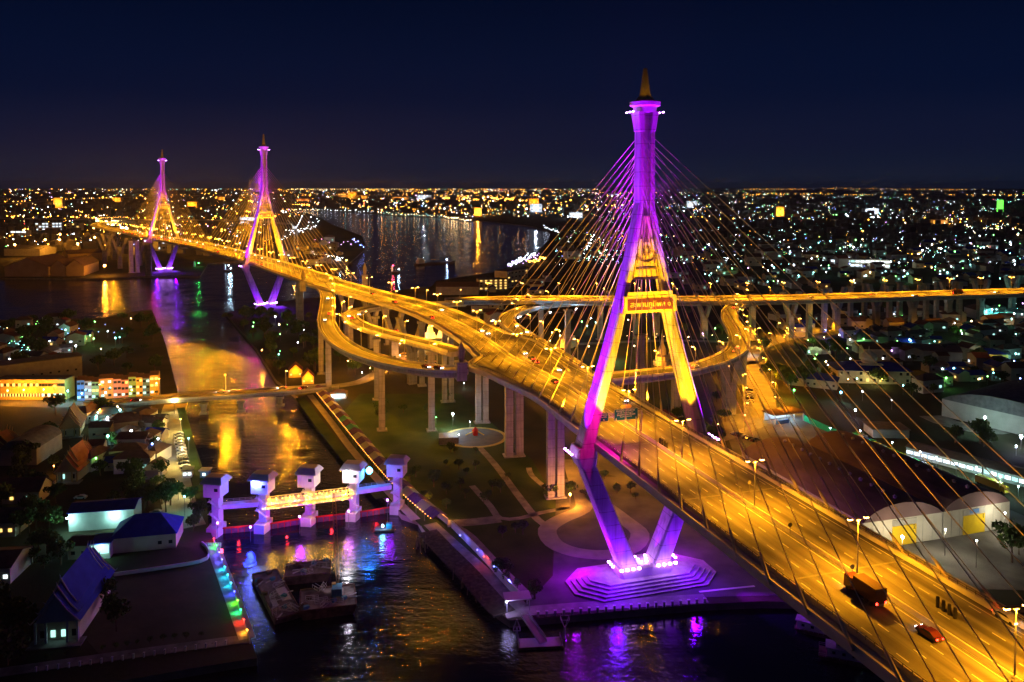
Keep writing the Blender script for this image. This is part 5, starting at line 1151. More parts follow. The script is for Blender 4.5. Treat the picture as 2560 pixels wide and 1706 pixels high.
# ---------------------------------------------------------------- boats on the river
def ship(px, py, L, W, rz, label, lt):
    p = G(px, py, 0); r = empty('river_ship', (p.x, p.y, 0), rz, label, 'ship')
    MB().loft([[(-L/2, -W/2, 2.5), (-L/2, W/2, 2.5), (-L/2+2, W/2-1, -1), (-L/2+2, -W/2+1, -1)][::-1], [(L*.35, -W/2, 2.5), (L*.35, W/2, 2.5), (L*.33, W/2-1, -1), (L*.33, -W/2+1, -1)][::-1], [(L/2, -.3, 3.4), (L/2, .3, 3.4), (L/2-3, .2, -1), (L/2-3, -.2, -1)][::-1]]).build('hull', rust, r)
    MB().box((-L*.38, 0, 2.5), (L*.14, W*.7, 5)).box((-L*.38, 0, 7.5), (L*.1, W*.5, 2.5)).build('bridge_house', lil, r)
    MB().tube((-L*.38, 0, 10), (-L*.38, 0, 14), .15, n=5).tube((L*.3, 0, 2.5), (L*.3, 0, 9), .15, n=5).build('mast', steel, r)
    for (x, z, m_, c_) in lt:
        MB().lathe((x, 0, z), [(.3, 0), (.9, .6), (.3, 1.2)], 7).build('deck_lamp', m_, r); light('POINT', c_, 2500, (x, -1.5, z+.5), r, size=.5)
    return r
red_em = mat('red_lamp', (.5, .1, .1), .4, em=(1, .03, .12), es=30); green_em = mat('green_lamp', (.1, .5, .1), .4, em=(.08, 1, .15), es=30); warm_em = mat('warm_lamp', (.8, .7, .5), .4, em=(1, .55, .1), es=45)
ship(990, 683, 14, 5, .1, 'little ferry with a red lit mast in the middle of the river', [(-4, 10, red_em, (1, .05, .15)), (-5, 6, red_em, (1, .5, .05)), (4, 5, white_em, (.3, .6, 1))])
ship(1090, 660, 75, 12, R(38), 'long dark freight barge with two blue white lamps on the river', [(-24, 5, white_em, (.3, .5, 1)), (20, 5, white_em, (.3, .5, 1))])
ship(572, 679, 14, 5, .0, 'small vessel with a dazzling blue white lamp near the far shore', [(0, 8, white_em, (.5, .75, 1)), (3, 4, white_em, (.4, .7, 1))])
ship(497, 671, 16, 5, .1, 'small vessel with a green lamp beside the farthest pylon', [(0, 7, green_em, (.05, 1, .15))])
ship(820, 655, 50, 10, .2, 'pale service ship moored at the lit shipyard pier', [(0, 8, white_em, (.8, .8, 1)), (-15, 9, white_em, (.6, .85, 1)), (14, 6, white_em, (1, .85, .9))])
ship(850, 662, 40, 9, .15, 'second ship moored at the shipyard pier, right of the first', [(0, 7, white_em, (.2, .5, 1)), (10, 6, warm_em, (1, .5, .1))])
p = G(1045, 1312, 0)
p = G(962, 1325, 0); r = empty('work_raft', (p.x, p.y, 0), .05, 'small work raft with a dazzling blue lamp below the last sluice tower', 'raft')
MB().box((0, 0, -.3), (7, 3.6, .9)).build('float', rust, r); MB().box((1.5, .3, .6), (2, 1.6, 1.7)).build('cabin', blue_st, r); MB().lathe((-.6, -1, 1.4), [(.2, 0), (.45, .4), (.2, .9)], 8).build('lamp_head', cyan_em, r); light('POINT', (.1, .55, 1), 1500, (-.6, -1.6, 2.4), r, size=.3)
# ---------------------------------------------------------------- left bank buildings
def bld(name, x0, y0, x1, y1, d_, h_, wall, roof, kind, label, cat='building', **k):
    loc, rz, L_ = face(x0, y0, x1, y1); return house(name, label, cat, L_, d_, h_, wall, roof, kind, loc=loc, rz=rz, **k)
# row of coloured shophouses, one thing each
rowc = [(wall_blue, 'blue'), (wall_grey, 'grey'), (wall_green, 'lime'), (wall_orange, 'orange'), (wall_pink, 'rose'), (wall_pink, 'dusky pink'), (wall_green, 'olive'), (wall_yel, 'yellow'), (wall_blue, 'blue and white'), (wall_yel, 'brightly lit yellow')]
xs = [193, 212, 230, 248, 284, 304, 322, 341, 357, 375, 397]
for i in range(10):
    y = lambda x: 1003-(x-193)*.075
    bld('shophouse', xs[i], y(xs[i]), xs[i+1]-.4, y(xs[i+1]), 9, 11.5-(i % 3)*.7, rowc[i][0], roof_brown, 'gable', '%s three storey shophouse, %s from left by the canal bridge' % (rowc[i][1], nth(i)), 'shophouse', wins=['dddd', 'dcdc', 'ddww', 'ccdd', 'dddd', 'dwdd', 'ddcd', 'dwwd', 'dccd', 'wwww'][i]+'cd', rows=3, group='row of shophouses', over=.2, rh=1.6, wsize=(1.6, 1.3))
for i in range(12):
    x0 = -12+i*14.6; bld('terrace_house', x0, 1001-i*.05, x0+14.3, 1001-i*.05, 10, 11.5, wall_yel, roof_grey, 'flat', 'orange lit terrace house with arched windows, %s from the left edge' % nth(i), 'terrace house', wins=('wwdd' 'wdwd' if i < 8 else 'dddd' 'ccdd'), rows=2, group='orange lit terrace', over=.1, wsize=(1.5, 1.7))
bld('apartment_block', -60, 978, 206, 942, 14, 13, wall_grey, roof_grey, 'flat', 'long pale flat roofed block behind the orange terrace', wins='d.d.d.d.d.d.d.d.d.d.d.d.', rows=1)
for i, (x, y, h_, c_, pw, lab) in enumerate([(60, 1008, 7, SOD, 11000, 'orange street lamp at the foot of the terrace, left one'), (110, 1007, 7, SOD, 11000, 'orange street lamp at the foot of the terrace, middle one'), (20, 1010, 7, SOD, 11000, 'orange street lamp at the left edge'), (170, 1006, 6, (.1, .85, .6), 6000, 'green white lamp between the terrace and the shophouses'), (205, 1008, 5, (.2, .6, 1), 2600, 'blue white lamp at the first shophouse'), (265, 1006, 5, (.3, .9, .8), 2600, 'cyan lamp before the orange shophouse'), (392, 1000, 9, SOD, 7000, 'sodium lamp at the end of the shophouse row'), (150, 1015, 5, (.2, .5, .9), 1600, 'bluish lamp on the street before the temple'), (330, 1004, 6, SOD, 3500, 'sodium lamp in the middle of the shophouse row')]): glow(x, y, h_, c_, pw, r=.4, em=(lamp_em if c_ == SOD else cyan_em), label=lab)
# temples
def chofa(q, x, y, z, s_): q.tube((x, y, z), (x, y-.3*s_, z+1.4*s_), .12, .03, 5)
def temple(x0, y0, x1, y1, L_, h_, roofm, trim, wall, label, tiers=3, lit='', over=.8, rh=5.5, yaw=0.0):
    loc, rz, w_ = face(x0, y0, x1, y1); r = empty('temple_hall', loc, rz+yaw, label, 'temple')
    MB().box((0, L_/2, -.3), (w_, L_, h_+.3)).build('wall', wall, r)
    for k in range(tiers):
        x = (w_/2+over)*(1-.17*k); y0_ = -1.8+2.2*k; y1_ = L_+1.8-2.2*k; z0 = h_-.6+1.5*k; r_ = rh*(1-.06*k)
        MB().loft([[(-x, y0_, z0), (-x*.5, y0_, z0+r_*.42), (0, y0_, z0+r_), (x*.5, y0_, z0+r_*.42), (x, y0_, z0), (x, y0_, z0-.25), (x*.5, y0_, z0+r_*.42-.3), (0, y0_, z0+r_-.35), (-x*.5, y0_, z0+r_*.42-.3), (-x, y0_, z0-.25)][::-1], [(-x, y1_, z0), (-x*.5, y1_, z0+r_*.42), (0, y1_, z0+r_), (x*.5, y1_, z0+r_*.42), (x, y1_, z0), (x, y1_, z0-.25), (x*.5, y1_, z0+r_*.42-.3), (0, y1_, z0+r_-.35), (-x*.5, y1_, z0+r_*.42-.3), (-x, y1_, z0-.25)][::-1]]).build('roof_tier', roofm, r)
        q = MB()
        for y in (y0_-.12, y1_+.12):
            for s_ in (-1, 1):
                q.tube((0, y, z0+r_+.1), (s_*x*.5, y, z0+r_*.42+.08), .2, n=5); q.tube((s_*x*.5, y, z0+r_*.42+.08), (s_*x, y, z0+.05), .2, n=5); q.tube((s_*x, y, z0), (s_*(x+.7), y, z0+.7), .16, .03, 5)
            q.tube((0, y, z0+r_), (0, y+(-.8 if y < 5 else .8), z0+r_+1.7), .18, .03, 5)
        q.build('barge_board', trim, r)
        if k == 0 or k == tiers-1:
            MB().loft([[(-x*.86, y0_+.3, z0), (x*.86, y0_+.3, z0), (0, y0_+.3, z0+r_-.5)], [(-x*.86, y0_+.6, z0), (x*.86, y0_+.6, z0), (0, y0_+.6, z0+r_-.5)]]).build('pediment', trim, r)
    for i, ch in enumerate(lit): window(r, WM[ch], (-w_/2+w_*(i+.5)/len(lit), -.06, 1.2), 1.1, 1.8)
    q = MB()
    for x in (-w_/2, -w_/4, w_/4, w_/2): q.box((x, -1.2, 0), (.5, .5, h_-.6))
    q.build('column', trim, r); MB().box((0, -1.4, -.2), (w_+3, 4.5, .5)).build('porch_floor', paving, r); return r
gold_trim = mat('gilt_trim', (.45, .33, .15), .5); white_trim = mat('white_trim', (.55, .55, .58), .6)
temple(95, 1606, 198, 1600, 24, 6.5, roof_blue, white_trim, wall_cream, 'temple hall with steep deep blue tiered roof on the lower left lawn', lit='dccd', rh=7.5, yaw=.05)
temple(146, 1205, 196, 1203, 17, 5, mat('temple_red_roof', (.30, .07, .04), .6, (.42, .14, .05), .4), gold_trim, wall_cream, 'small temple hall with red and orange tiered roof among dark houses', lit='cd', rh=6)
temple(150, 1095, 200, 1090, 16, 5, roof_brown, gold_trim, wall_cream, 'dark brown temple roof with an orange gable behind the red one', lit='dd', rh=6.5)
temple(-40, 1150, 20, 1148, 12, 4, roof_red, gold_trim, wall_cream, 'partly seen temple with striped red roof at the left edge', lit='d', rh=5)
glow(250, 1055, 6, SOD, 4000, r=.3, em=lamp_em, label='small warm lamp behind the brown temple roof'); glow(135, 1190, 4, SOD, 900, r=.2, em=lamp_em, label='warm lamp at the corner of the red temple')
bld('assembly_hall', 0, 1165, 92, 1163, 22, 7, wall_grey, roof_grey, 'vault', 'large dim hall with grey curved roof at the left edge', rh=4)
bld('village_hall', -20, 1262, 98, 1258, 10, 4.5, wall_cream, roof_brown, 'gable', 'low brown building with lamps at the far left below the red temple', wins='c.w.cc', rows=1)
bld('house', -60, 1345, 38, 1342, 12, 5, wall_cream, roof_brown, 'gable', 'dark brown roofed house at the left edge with string lights', wins='..ww', rows=1, cat='house'); bld('house', -70, 1465, 26, 1460, 14, 5, wall_cream, roof_brown, 'gable', 'house with a blue lit window at the lower left edge', wins='..ch', rows=1, cat='house')
r = bld('shed', 172, 1330, 335, 1318, 10, 6.5, white_wall, roof_blue, 'gable', 'long white shed with a dark blue roof and two wall lamps', cat='shed', rh=1.6)
for i, (x, y) in enumerate([(200, 1322), (312, 1312)]):
    p = G(x, y-10, 2); g = empty('wall_lamp', (p.x, p.y-7.5, 7.4), 0, ['left', 'right'][i]+' lamp on the white wall of the long blue roofed shed', 'lamp'); MB().box((0, 0, 0), (1.0, .5, .25)).build('lamp_head', white_em, g); light('POINT', (.35, .9, .8), 1500, (0, -1.0, -.6), g, size=.3)
bld('garage', 224, 1400, 275, 1396, 7, 5, white_wall, roof_blue, 'flat', 'small open bay with green white light and a car inside', cat='garage', wins='cc', rows=1, wsize=(2.6, 2.6)); glow(250, 1402, 4.2, (.4, 1, .75), 900, r=.25, em=cyan_em, label='greenish lamp before the open bay')
bld('house', 170, 1400, 222, 1398, 8, 4.5, wall_cream, roof_brown, 'gable', 'dim cream house left of the open bay', cat='house', wins='dd', rows=1)
bld('villa', 278, 1385, 440, 1370, 13, 5, wall_cream, roof_blue, 'hip', 'villa with a large very dark blue hipped roof', cat='villa', wins='....dd', rows=1, rh=5)
r, = [empty('boundary_wall', tuple(G(285, 1445)), 0, 'low curved boundary wall above the bottom lawn', 'wall')]
f2 = frames(spline([list(G(x, y))+[.2, .2] for x, y in [(285, 1441), (400, 1425), (500, 1408), (522, 1392), (515, 1370), (505, 1362)]], 2)); sweep(f2, [(-1, 0, 0), (1, 0, 0), (1, 0, 1.1), (-1, 0, 1.1)]).build('wall_body', lil, r, world=True)
r, = [empty('white_fence', tuple(G(515, 1365)), 0, 'short white rail fence and gate at the head of the canal walk', 'fence')]
for (a_, b_) in (((515, 1367), (552, 1367)),):
    q = MB()
    A, B = G(*a_), G(*b_)
    for hh in (.5, 1.1): q.bar(A+Vector((0, 0, hh)), B+Vector((0, 0, hh)), .12, .16)
    for k in range(7): q.box(A.lerp(B, k/6), (.2, .2, 1.3))
q.build('rails', white_wall, r, world=True)
bld('kiosk', 500, 1196, 520, 1196, 3, 3, wall_blue, galv, 'flat', 'tiny blue kiosk beside the leftmost sluice tower', cat='kiosk', wins='h', rows=1); bld('kiosk', 456, 1196, 480, 1194, 4, 3, white_wall, roof_grey, 'flat', 'white guard hut with lit window at the end of the parked cars', cat='hut', wins='hh', rows=1)
# dark village between temple and lane
VH = []
vr = [(roof_grey, 'grey', 'gable'), (roof_brown, 'brown', 'gable'), (roof_grey, 'grey', 'hip'), (roof_red, 'red', 'gable_y'), (roof_blue, 'blue', 'gable'), (roof_brown, 'brown', 'hip')]
wv = ['dc', 'dd', 'cd.', 'hd', 'dw', 'd.c']
for i, (rm, cn_, kd) in enumerate(vr):
    h = house('house', 'house', 'house', 9+i % 3*1.5, 7.5, 4.2+(i % 2)*2.4, [wall_grey, wall_cream, white_wall][i % 3], rm, kd, wins=wv[i], rows=1, loc=(0, 0, -980), wsize=(1.3, 1.2)); VH.append((h, cn_, ['one', 'two'][i % 2])); MB().box((0, -1.2, 2.4), (5, 2.4, .1)).build('awning', galv, h); MB().lathe((3.6, 8.4, 0), [(.7, 0), (.7, 3.4), (.1, 3.9)], 8).build('water_tank', galv, h)
def houses(poly, n, where, seed, sc=1.0, rz0=0.0, occ=None, mind=9.5):
    pts = []
    def fn(X, Y, c, rnd):
        for a_, b_ in pts:
            if (a_-X)**2+(b_-Y)**2 < (mind*sc)**2: return
        pts.append((X, Y)); i = rnd.randrange(6); h, cn_, st = VH[i]; f = sc*rnd.uniform(.85, 1.3)
        o = put(h, (X, Y, 2.0), rz0+rnd.choice((0, 0, 1.57, -1.57, .3))+rnd.uniform(-.15, .15), '%s storey house with %s roof %s' % (st, cn_, where), 'houses '+where); o.scale = (f*rnd.uniform(.9, 1.4), f, f)
    scatter(poly, n, fn, seed); return pts
houses([(245, 1030), (400, 1030), (405, 1120), (400, 1190), (330, 1195), (215, 1180), (220, 1100)], 110, 'in the dark village left of the pale lane', 41, sc=.78, mind=9)
houses([(0, 815), (200, 812), (230, 860), (170, 915), (0, 925)], 46, 'on the dark left bank near the river', 42, mind=13)
houses([(2080, 840), (2640, 815), (2640, 960), (2330, 1000), (2250, 950)], 110, 'behind the vaulted warehouse', 43, mind=12)
houses([(1950, 790), (2640, 775), (2640, 815), (2080, 838), (1950, 830)], 60, 'at the foot of the long viaduct', 44, mind=14)
houses([(1600, 690), (2640, 655), (2640, 715), (1750, 728)], 120, 'just beyond the long viaduct', 45, mind=16, sc=1.2)
houses([(1420, 640), (2640, 600), (2640, 655), (1500, 690)], 110, 'in the town far beyond the viaduct', 46, mind=24, sc=1.6)
houses([(1100, 730), (1400, 700), (1400, 738), (1150, 740)], 16, 'beyond the deck near the river', 47, mind=14)
houses([(700, 640), (840, 600), (860, 640), (760, 675)], 22, 'behind the shipyard', 48, mind=20, sc=1.4)
houses([(1200, 780), (1260, 770), (1260, 830), (1180, 815)], 5, 'under the hooked slip road', 49, mind=14)
# ---------------------------------------------------------------- park buildings
r = house('pavilion', 'open picnic pavilion with square brown roof beside the round playground', 'pavilion', 9, 8, 3.2, steel, roof_brown, 'hip', loc=place(1122, 1112), rz=.1, rh=2.4)
bpy.data.objects.remove(r.children[0]); MB().box((0, 4, 0), (9, 8, .2)).build('floor', lil, r)
for k in range(4): MB().box(((-1)**k*4, .5+(k//2)*7, 0), (.3, .3, 3.2)).build('post', galv, r)
p = G(1188, 1090); r = empty('play_climber', tuple(p+Vector((0, 0, .3))), .3, 'colourful climbing frame with slide in the round playground', 'play equipment')
MB().box((0, 0, 0), (2, 2, 2.4)).lathe((0, 0, 2.4), [(1.7, 0), (.1, 1.6)], 6).build('tower', mat('play_red', (.6, .05, .03), .5), r); MB().bar((-1, 0, 1.8), (-4.5, 1, .1), .9, .15).bar((1, .5, 1.8), (4, -1.5, .1), .9, .15).build('slide', mat('play_yellow', (.7, .45, .03), .5), r)
glow(1132, 1078, 8, (.7, .9, 1), 9000, r=.5, label='dazzling white park lamp left of the playground'); 
for i, (x, y, pw, c_) in enumerate([(1090, 1060, 300, (.3, 1, .1)), (1110, 985, 300, (.3, 1, .1)), (1086, 1024, 200, (.3, 1, .15)), (1160, 972, 300, (.5, .8, 1)), (1147, 1105, 200, (.6, .8, 1)), (880, 920, 200, (.3, .5, 1)), (905, 945, 200, (.4, .7, 1)), (760, 835, 300, (.3, .3, 1)), (782, 843, 200, (.4, .8, .6)), (700, 890, 250, (.3, 1, .3)), (1175, 1072, 200, (.5, .8, 1))]): glow(x, y, 3.2, c_, pw*2.2, r=.22, em=(green_em if c_[1] == 1 else white_em), label='small garden lamp in the park, %s from the left' % nth(i), group='garden lamps')
glow(1425, 1268, 4.5, SOD, 16000, r=.4, em=lamp_em, label='warm lamp at the junction by the loop drive'); glow(1400, 1190, 8, SOD, 12000, r=.3, em=lamp_em, label='sodium lamp behind the double pier near the pylon'); glow(1560, 1200, 8, SOD, 9000, r=.3, em=lamp_em, label='sodium lamp under the deck right of the left pylon leg'); glow(1478, 1150, 8, SOD, 7000, r=.3, em=lamp_em, label='sodium lamp at the top of the loop drive')
loc = place(845, 998); r = house('park_toilet', 'small hut with brown hip roof and bright blue green light by the tall pier', 'hut', 9, 6, 3, white_wall, roof_brown, 'hip', wins='hhh', rows=1, loc=loc, rz=.1, wsize=(1.8, 1.6)); light('POINT', (.3, .8, 1), 1400, (0, -2, 2.6), r, size=.3)
for (x0, x1, y, lab) in [(722, 756, 945, 'red roofed house lit yellow under the trees by the canal bridge'), (755, 785, 962, 'red roofed gate house at the right end of the canal bridge')]:
    r = bld('house', x0, y, x1, y-2, 9, 4, wall_yel, roof_red, 'gable_y', lab, cat='house', wins='w.w', rows=1, rh=4); light('POINT', SOD, 2500, (0, -2.5, 4), r, size=.3)
# gilded shrine glowing under the interchange, lit market
p = G(1075, 845, 2); r = empty('lit_shrine', tuple(p), 0, 'brilliant golden shrine spire with coloured lights under the deck', 'shrine')
MB().lathe((0, 0, 0), [(5, 0), (5, 2), (4, 2), (4, 4), (2.6, 5), (2.2, 8), (1.2, 10), (.5, 15), (.05, 19)], 12).build('stupa', gold, r); MB().box((9, 2, 0), (8, 6, 7), tx=.4, ty=.4).box((-9, 2, 0), (7, 6, 5), tx=.5).build('side_shrine', gold, r)
for v, c_ in (((-6, -8, 5), (1, .6, .1)), ((5, -8, 5), (1, .55, .1)), ((-12, -7, 4), (.3, .2, 1)), ((12, -7, 5), (1, .6, .2))): light('POINT', c_, 9000, v, r, size=.4)
for i, (x, y, c_, e_) in enumerate([(1025, 900, SOD, lamp_em), (1000, 880, (1, .3, .1), lamp_em), (1060, 880, (.9, .5, .1), lamp_em), (960, 930, SOD, lamp_em), (925, 945, SOD, lamp_em), (1100, 895, (1, .4, .05), lamp_em), (1005, 862, SOD, lamp_em), (905, 792, SOD, lamp_em), (940, 760, (1, .5, .1), lamp_em), (1000, 912, (1, .4, .1), lamp_em)]): glow(x, y, 6, c_, 9000, r=.4, em=e_, label='warm lamp in the street market under the slip roads', group='market lamps')
for i in range(9):
    x = 985+i % 5*24; y = 905-i//5*24+i*2; p = put_p = G(x, y)
    r = empty('market_stall', tuple(p), .2*i, 'little market stall with bright awning under the slip roads', 'stall', 'market stalls under the slip roads')
    MB().loft([[(-2.5, -2, 2.4), (2.5, -2, 2.4), (2.5, 2, 2.4), (-2.5, 2, 2.4)], [(-.1, -.1, 3.6), (.1, -.1, 3.6), (.1, .1, 3.6), (-.1, .1, 3.6)]]).build('awning', [wall_yel, wall_pink, wall_blue][i % 3], r); MB().box((0, 0, 0), (4, 2.6, 1)).build('counter', wall_cream, r)
    q = MB()
    for a_ in (-2.3, 2.3):
        for b_ in (-1.8, 1.8): q.box((a_, b_, 0), (.12, .12, 2.5))
    q.build('post', galv, r)
# ---------------------------------------------------------------- right side: warehouses, mosque, yard
vault_m = mat('vault_roof', (.10, .065, .08), .8, (.20, .13, .13), .07, .1, detail=9); face_m = mat('warehouse_wall', (.42, .41, .36), .7, (.52, .51, .46), .2, .05)
door_y = mat('yellow_door', (.78, .55, .02), .5, (.68, .47, .03), .4); blk = mat('black_paint', (.02, .02, .02), .6)
for (x0, y0, x1, y1, num, lab) in [(2356, 1347, 2522, 1318, '1', 'vaulted warehouse with yellow door numbered 1'), (2156, 1377, 2354, 1347.4, '2', 'vaulted warehouse with yellow door numbered 2, half hidden by the deck')]:
    r = bld('warehouse', x0, y0, x1, y1, 72, 9.2, face_m, vault_m, 'vault', lab, cat='warehouse', rh=5.2, over=.1)
    L_ = face(x0, y0, x1, y1)[2]; dx = -1.2 if num == '1' else 0.5
    MB().box((dx, -.12, 0), (9.6, .2, 6.6)).build('door', door_y, r)
    MB().box((dx, -.10, 6.8), (9.8, .16, 1.9)).build('louvre', wall_grey, r)
    if num == '1': MB().box((dx, -.2, 7.2), (4.0, .16, 1.4)).build('blue_sign', wall_blue, r)
    q = MB()
    for k in range(9): q.box((-L_/2+L_*k/8, -.06, 0), (.12, .1, 9.2))
    q.build('wall_seam', wall_grey, r)
    for k in range(12): MB().lathe((0, 4+k*5.6, 14.2), [(.55, 0), (.55, .7), (.8, .8), (.1, 1.3)], 8).build('roof_vent', galv, r)
    thai(num, 'door_number', 2.2, blk, r, (dx+3.9, -.26, 5.7), (R(90), 0, 0), .02)
    q = MB()
    for k in range(1, 14): q.box((0, k*5.1, 9.2), (.1, .1, .01))
for x, y, pw in ((2362, 1390, 5000), (2511, 1345, 5000), (2440, 1420, 1200)): glow(x, y, 8.5, (1, .88, .62), pw, r=.22, em=white_em, label='lamp post before the yellow doored warehouses, %s' % {2362: 'left one', 2511: 'right one', 2440: 'nearest one'}[x])
glow(2255, 1400, 7, (1, .75, .4), 8000, r=.5, label='dazzling lamp just above the deck parapet before warehouse door 2')
bld('warehouse', 2354, 1040, 2690, 1122, 60, 9, face_m, roof_grey, 'vault', 'huge pale vaulted warehouse at the right edge', cat='warehouse', rh=7, over=.1)
glow(2461, 1088, 8, (.5, .95, .85), 7000, r=.6, label='dazzling cyan white lamp before the huge vaulted warehouse'); glow(2543, 1075, 8, (.4, .8, .9), 4500, r=.5, label='cyan lamp at the right edge before the vaulted warehouse'); glow(2552, 1122, 5, (.8, .75, 1), 5000, r=.7, label='dazzling violet white lamp at the right edge'); glow(2540, 1140, 4, (.4, .4, 1), 1500, r=.4, label='bluish lamp below the dazzling violet one')
# domed prayer hall
loc, rz, L_ = face(2095, 958, 2277, 962); r = house('domed_hall', 'cream two storey hall with a white onion dome on its dark hipped roof', 'mosque', L_, 20, 8, wall_cream, roof_blue, 'hip', wins='dd.dd.dd.dd.dddwdwdd.dd', rows=2, loc=loc, rz=rz, rh=3.5, wsize=(1.5, 1.7), over=1.4)
MB().box((0, 10, 10.3), (13, 12, .6)).lathe((0, 10, 10.6), [(4.6, 0), (4.6, 1.6), (4.2, 1.6), (5.0, 2.6), (5.0, 3.8), (4.2, 5.4), (2.6, 6.8), (.9, 7.8), (.25, 8.6), (.1, 10.5)], 16).build('dome', mat('dome_plaster', (.6, .55, .42), .6), r)
for (x, y, pw, c_) in [(2180, 965, 1500, (1, .8, .25)), (2205, 967, 1500, (1, .85, .2)), (2120, 966, 500, (1, .7, .3))]: glow(x, y, 4, c_, pw, r=.3, em=warm_em, label='yellow lamp before the domed hall near x%s' % {2180: ' its middle door', 2205: ' the right of its middle door', 2120: ' its left wing'}[x])
bld('annex', 1966, 962, 2092, 976, 12, 5, wall_cream, roof_blue, 'hip', 'lower cream annex with dark roof left of the domed hall', wins='dd.dd.dd', rows=1, rh=3)
MB_court = sheet('court', [(2020, 868), (2075, 866), (2078, 885), (2015, 888)], white_wall, .02)
glow(2060, 868, 7, (.8, 1, .5), 5000, r=.3, em=warm_em, label='yellow green lamp in the trees over the pale court'); glow(2020, 872, 6, (.6, 1, .3), 2500, r=.3, em=green_em, label='second green lamp in the trees by the pale court')
# filling station with green fence
loc, rz, L_ = face(1938, 1062, 2008, 1052); r = empty('service_canopy', loc, rz, 'open service bay with orange roof and brilliant blue white light', 'garage')
MB().box((0, 4, 4.6), (L_+2, 10, .5)).build('roof', roof_brown, r); MB().box((0, 8.5, 0), (L_, .3, 4.6)).build('back_wall', white_wall, r); MB().box((-L_*.25, -.2, 0), (L_*.45, .2, 1.9)).build('blue_panel', wall_blue, r)
q = MB()
for k in range(4): q.box((-L_/2+L_*k/3, 0, 0), (.3, .3, 4.6))
q.build('post', white_wall, r); MB().box((2, 2, 4.4), (L_*.5, .4, .12)).build('tube_light', white_em, r)
light('POINT', (.55, .8, 1), 3500, (2, 3, 3.9), r, size=.4); light('POINT', (.4, .7, 1), 2200, (-3, 1, 3.9), r, size=.4)
f2 = frames(spline([list(G(x, y))+[.15, .15] for x, y in [(2010, 1052), (2080, 1085), (2150, 1112)]], 4)); r = empty('green_fence', tuple(G(2010, 1052)), 0, 'tall green sheet fence behind the big vaulted roofs', 'fence')
sweep(f2, [(-1, 0, 0), (1, 0, 0), (1, 0, 3), (-1, 0, 3)]).build('sheet', mat('green_sheet', (.01, .30, .12), .6), r, world=True); MB().box(f2[0][0], (.4, .4, 3.3)).box(f2[-1][0], (.4, .4, 3.3)).build('end_post', galv, r, world=True)
bld('shed', 2265, 1140, 2455, 1190, 10, 4, wall_grey, roof_brown, 'gable', 'long brown roofed market shed behind the row of parked cars', cat='shed', wins='hhhhhhhhhh', rows=1, wsize=(2.6, 1.3), rh=1.4); bld('shed', 2458, 1191, 2640, 1240, 11, 4, wall_grey, roof_brown, 'gable', 'right hand brown roofed market shed with bright cyan stalls', cat='shed', wins='chchchchch', rows=1, wsize=(2.8, 1.5), rh=1.4)
bld('shed', 2182, 1095, 2273, 1097, 12, 4, wall_grey, roof_grey, 'flat', 'low grey flat roofed shed behind the parked cars', cat='shed')
for i, (x, y, c_, pw) in enumerate([(2150, 1105, (.75, .8, 1), 2500), (2230, 1135, (.2, 1, .4), 1300), (2300, 1160, (.4, .6, 1), 1800), (2340, 1175, (.9, .9, .6), 1800), (2390, 1190, (.5, 1, .7), 1500), (2440, 1200, (.5, .9, .9), 2500), (2500, 1225, (.5, 1, .8), 2500), (2545, 1250, (.5, .9, 1), 2500), (2075, 1098, (.6, .6, 1), 1500), (1965, 1150, (.9, .9, .9), 600)]): glow(x, y, 5, c_, pw, r=.26, em=white_em, label='white market yard lamp, %s from the left along the parked cars' % nth(i), group='market yard lamps')
bld('warehouse', 2262, 900, 2405, 908, 20, 7, wall_grey, mat('rust_roof', (.22, .11, .09), .7, (.3, .16, .13), .2), 'gable', 'long low warehouse with rusty pink roof behind the domed hall', cat='warehouse', rh=3)
bld('house', 2440, 905, 2520, 905, 14, 5, wall_yel, roof_blue, 'hip', 'yellow lit house with blue roof near the right edge', cat='house', wins='ww.w', rows=1, rh=3); glow(2460, 912, 4, (1, .9, .4), 2500, r=.35, em=warm_em, label='left yellow lamp before the yellow lit house'); glow(2478, 912, 4, (1, .9, .4), 2500, r=.35, em=warm_em, label='right yellow lamp before the yellow lit house')
bld('office_block', 1197, 726, 1270, 724, 16, 12, wall_cream, roof_grey, 'flat', 'cream four storey office block by the river with lit floors', wins='wwwwwwddwwwwdddwwwwwwwww', rows=4, wsize=(2.4, 1.3)); bld('office_block', 1268, 722, 1320, 712, 18, 20, wall_cream, roof_grey, 'flat', 'taller cream office block right of the lit one by the river', wins='dddddwwddddddwwdddddddwd', rows=4, wsize=(3, 1.3))
bld('dark_warehouse', 1090, 738, 1196, 738, 26, 9, wall_grey, roof_brown, 'gable', 'broad dark warehouse on the bank just beyond the deck', cat='warehouse', rh=4)
bld('long_block', 2076, 668, 2225, 672, 14, 12, white_wall, roof_grey, 'flat', 'long pale lit institutional block in the town beyond the viaduct', wins='hhhhchhhhhhhdhhchhhchhhh', rows=2, wsize=(5, 2.5)); light('POINT', (.8, .8, .6), 30000, (20, -20, 12), bpy.context.scene.objects['long_block'], size=1)
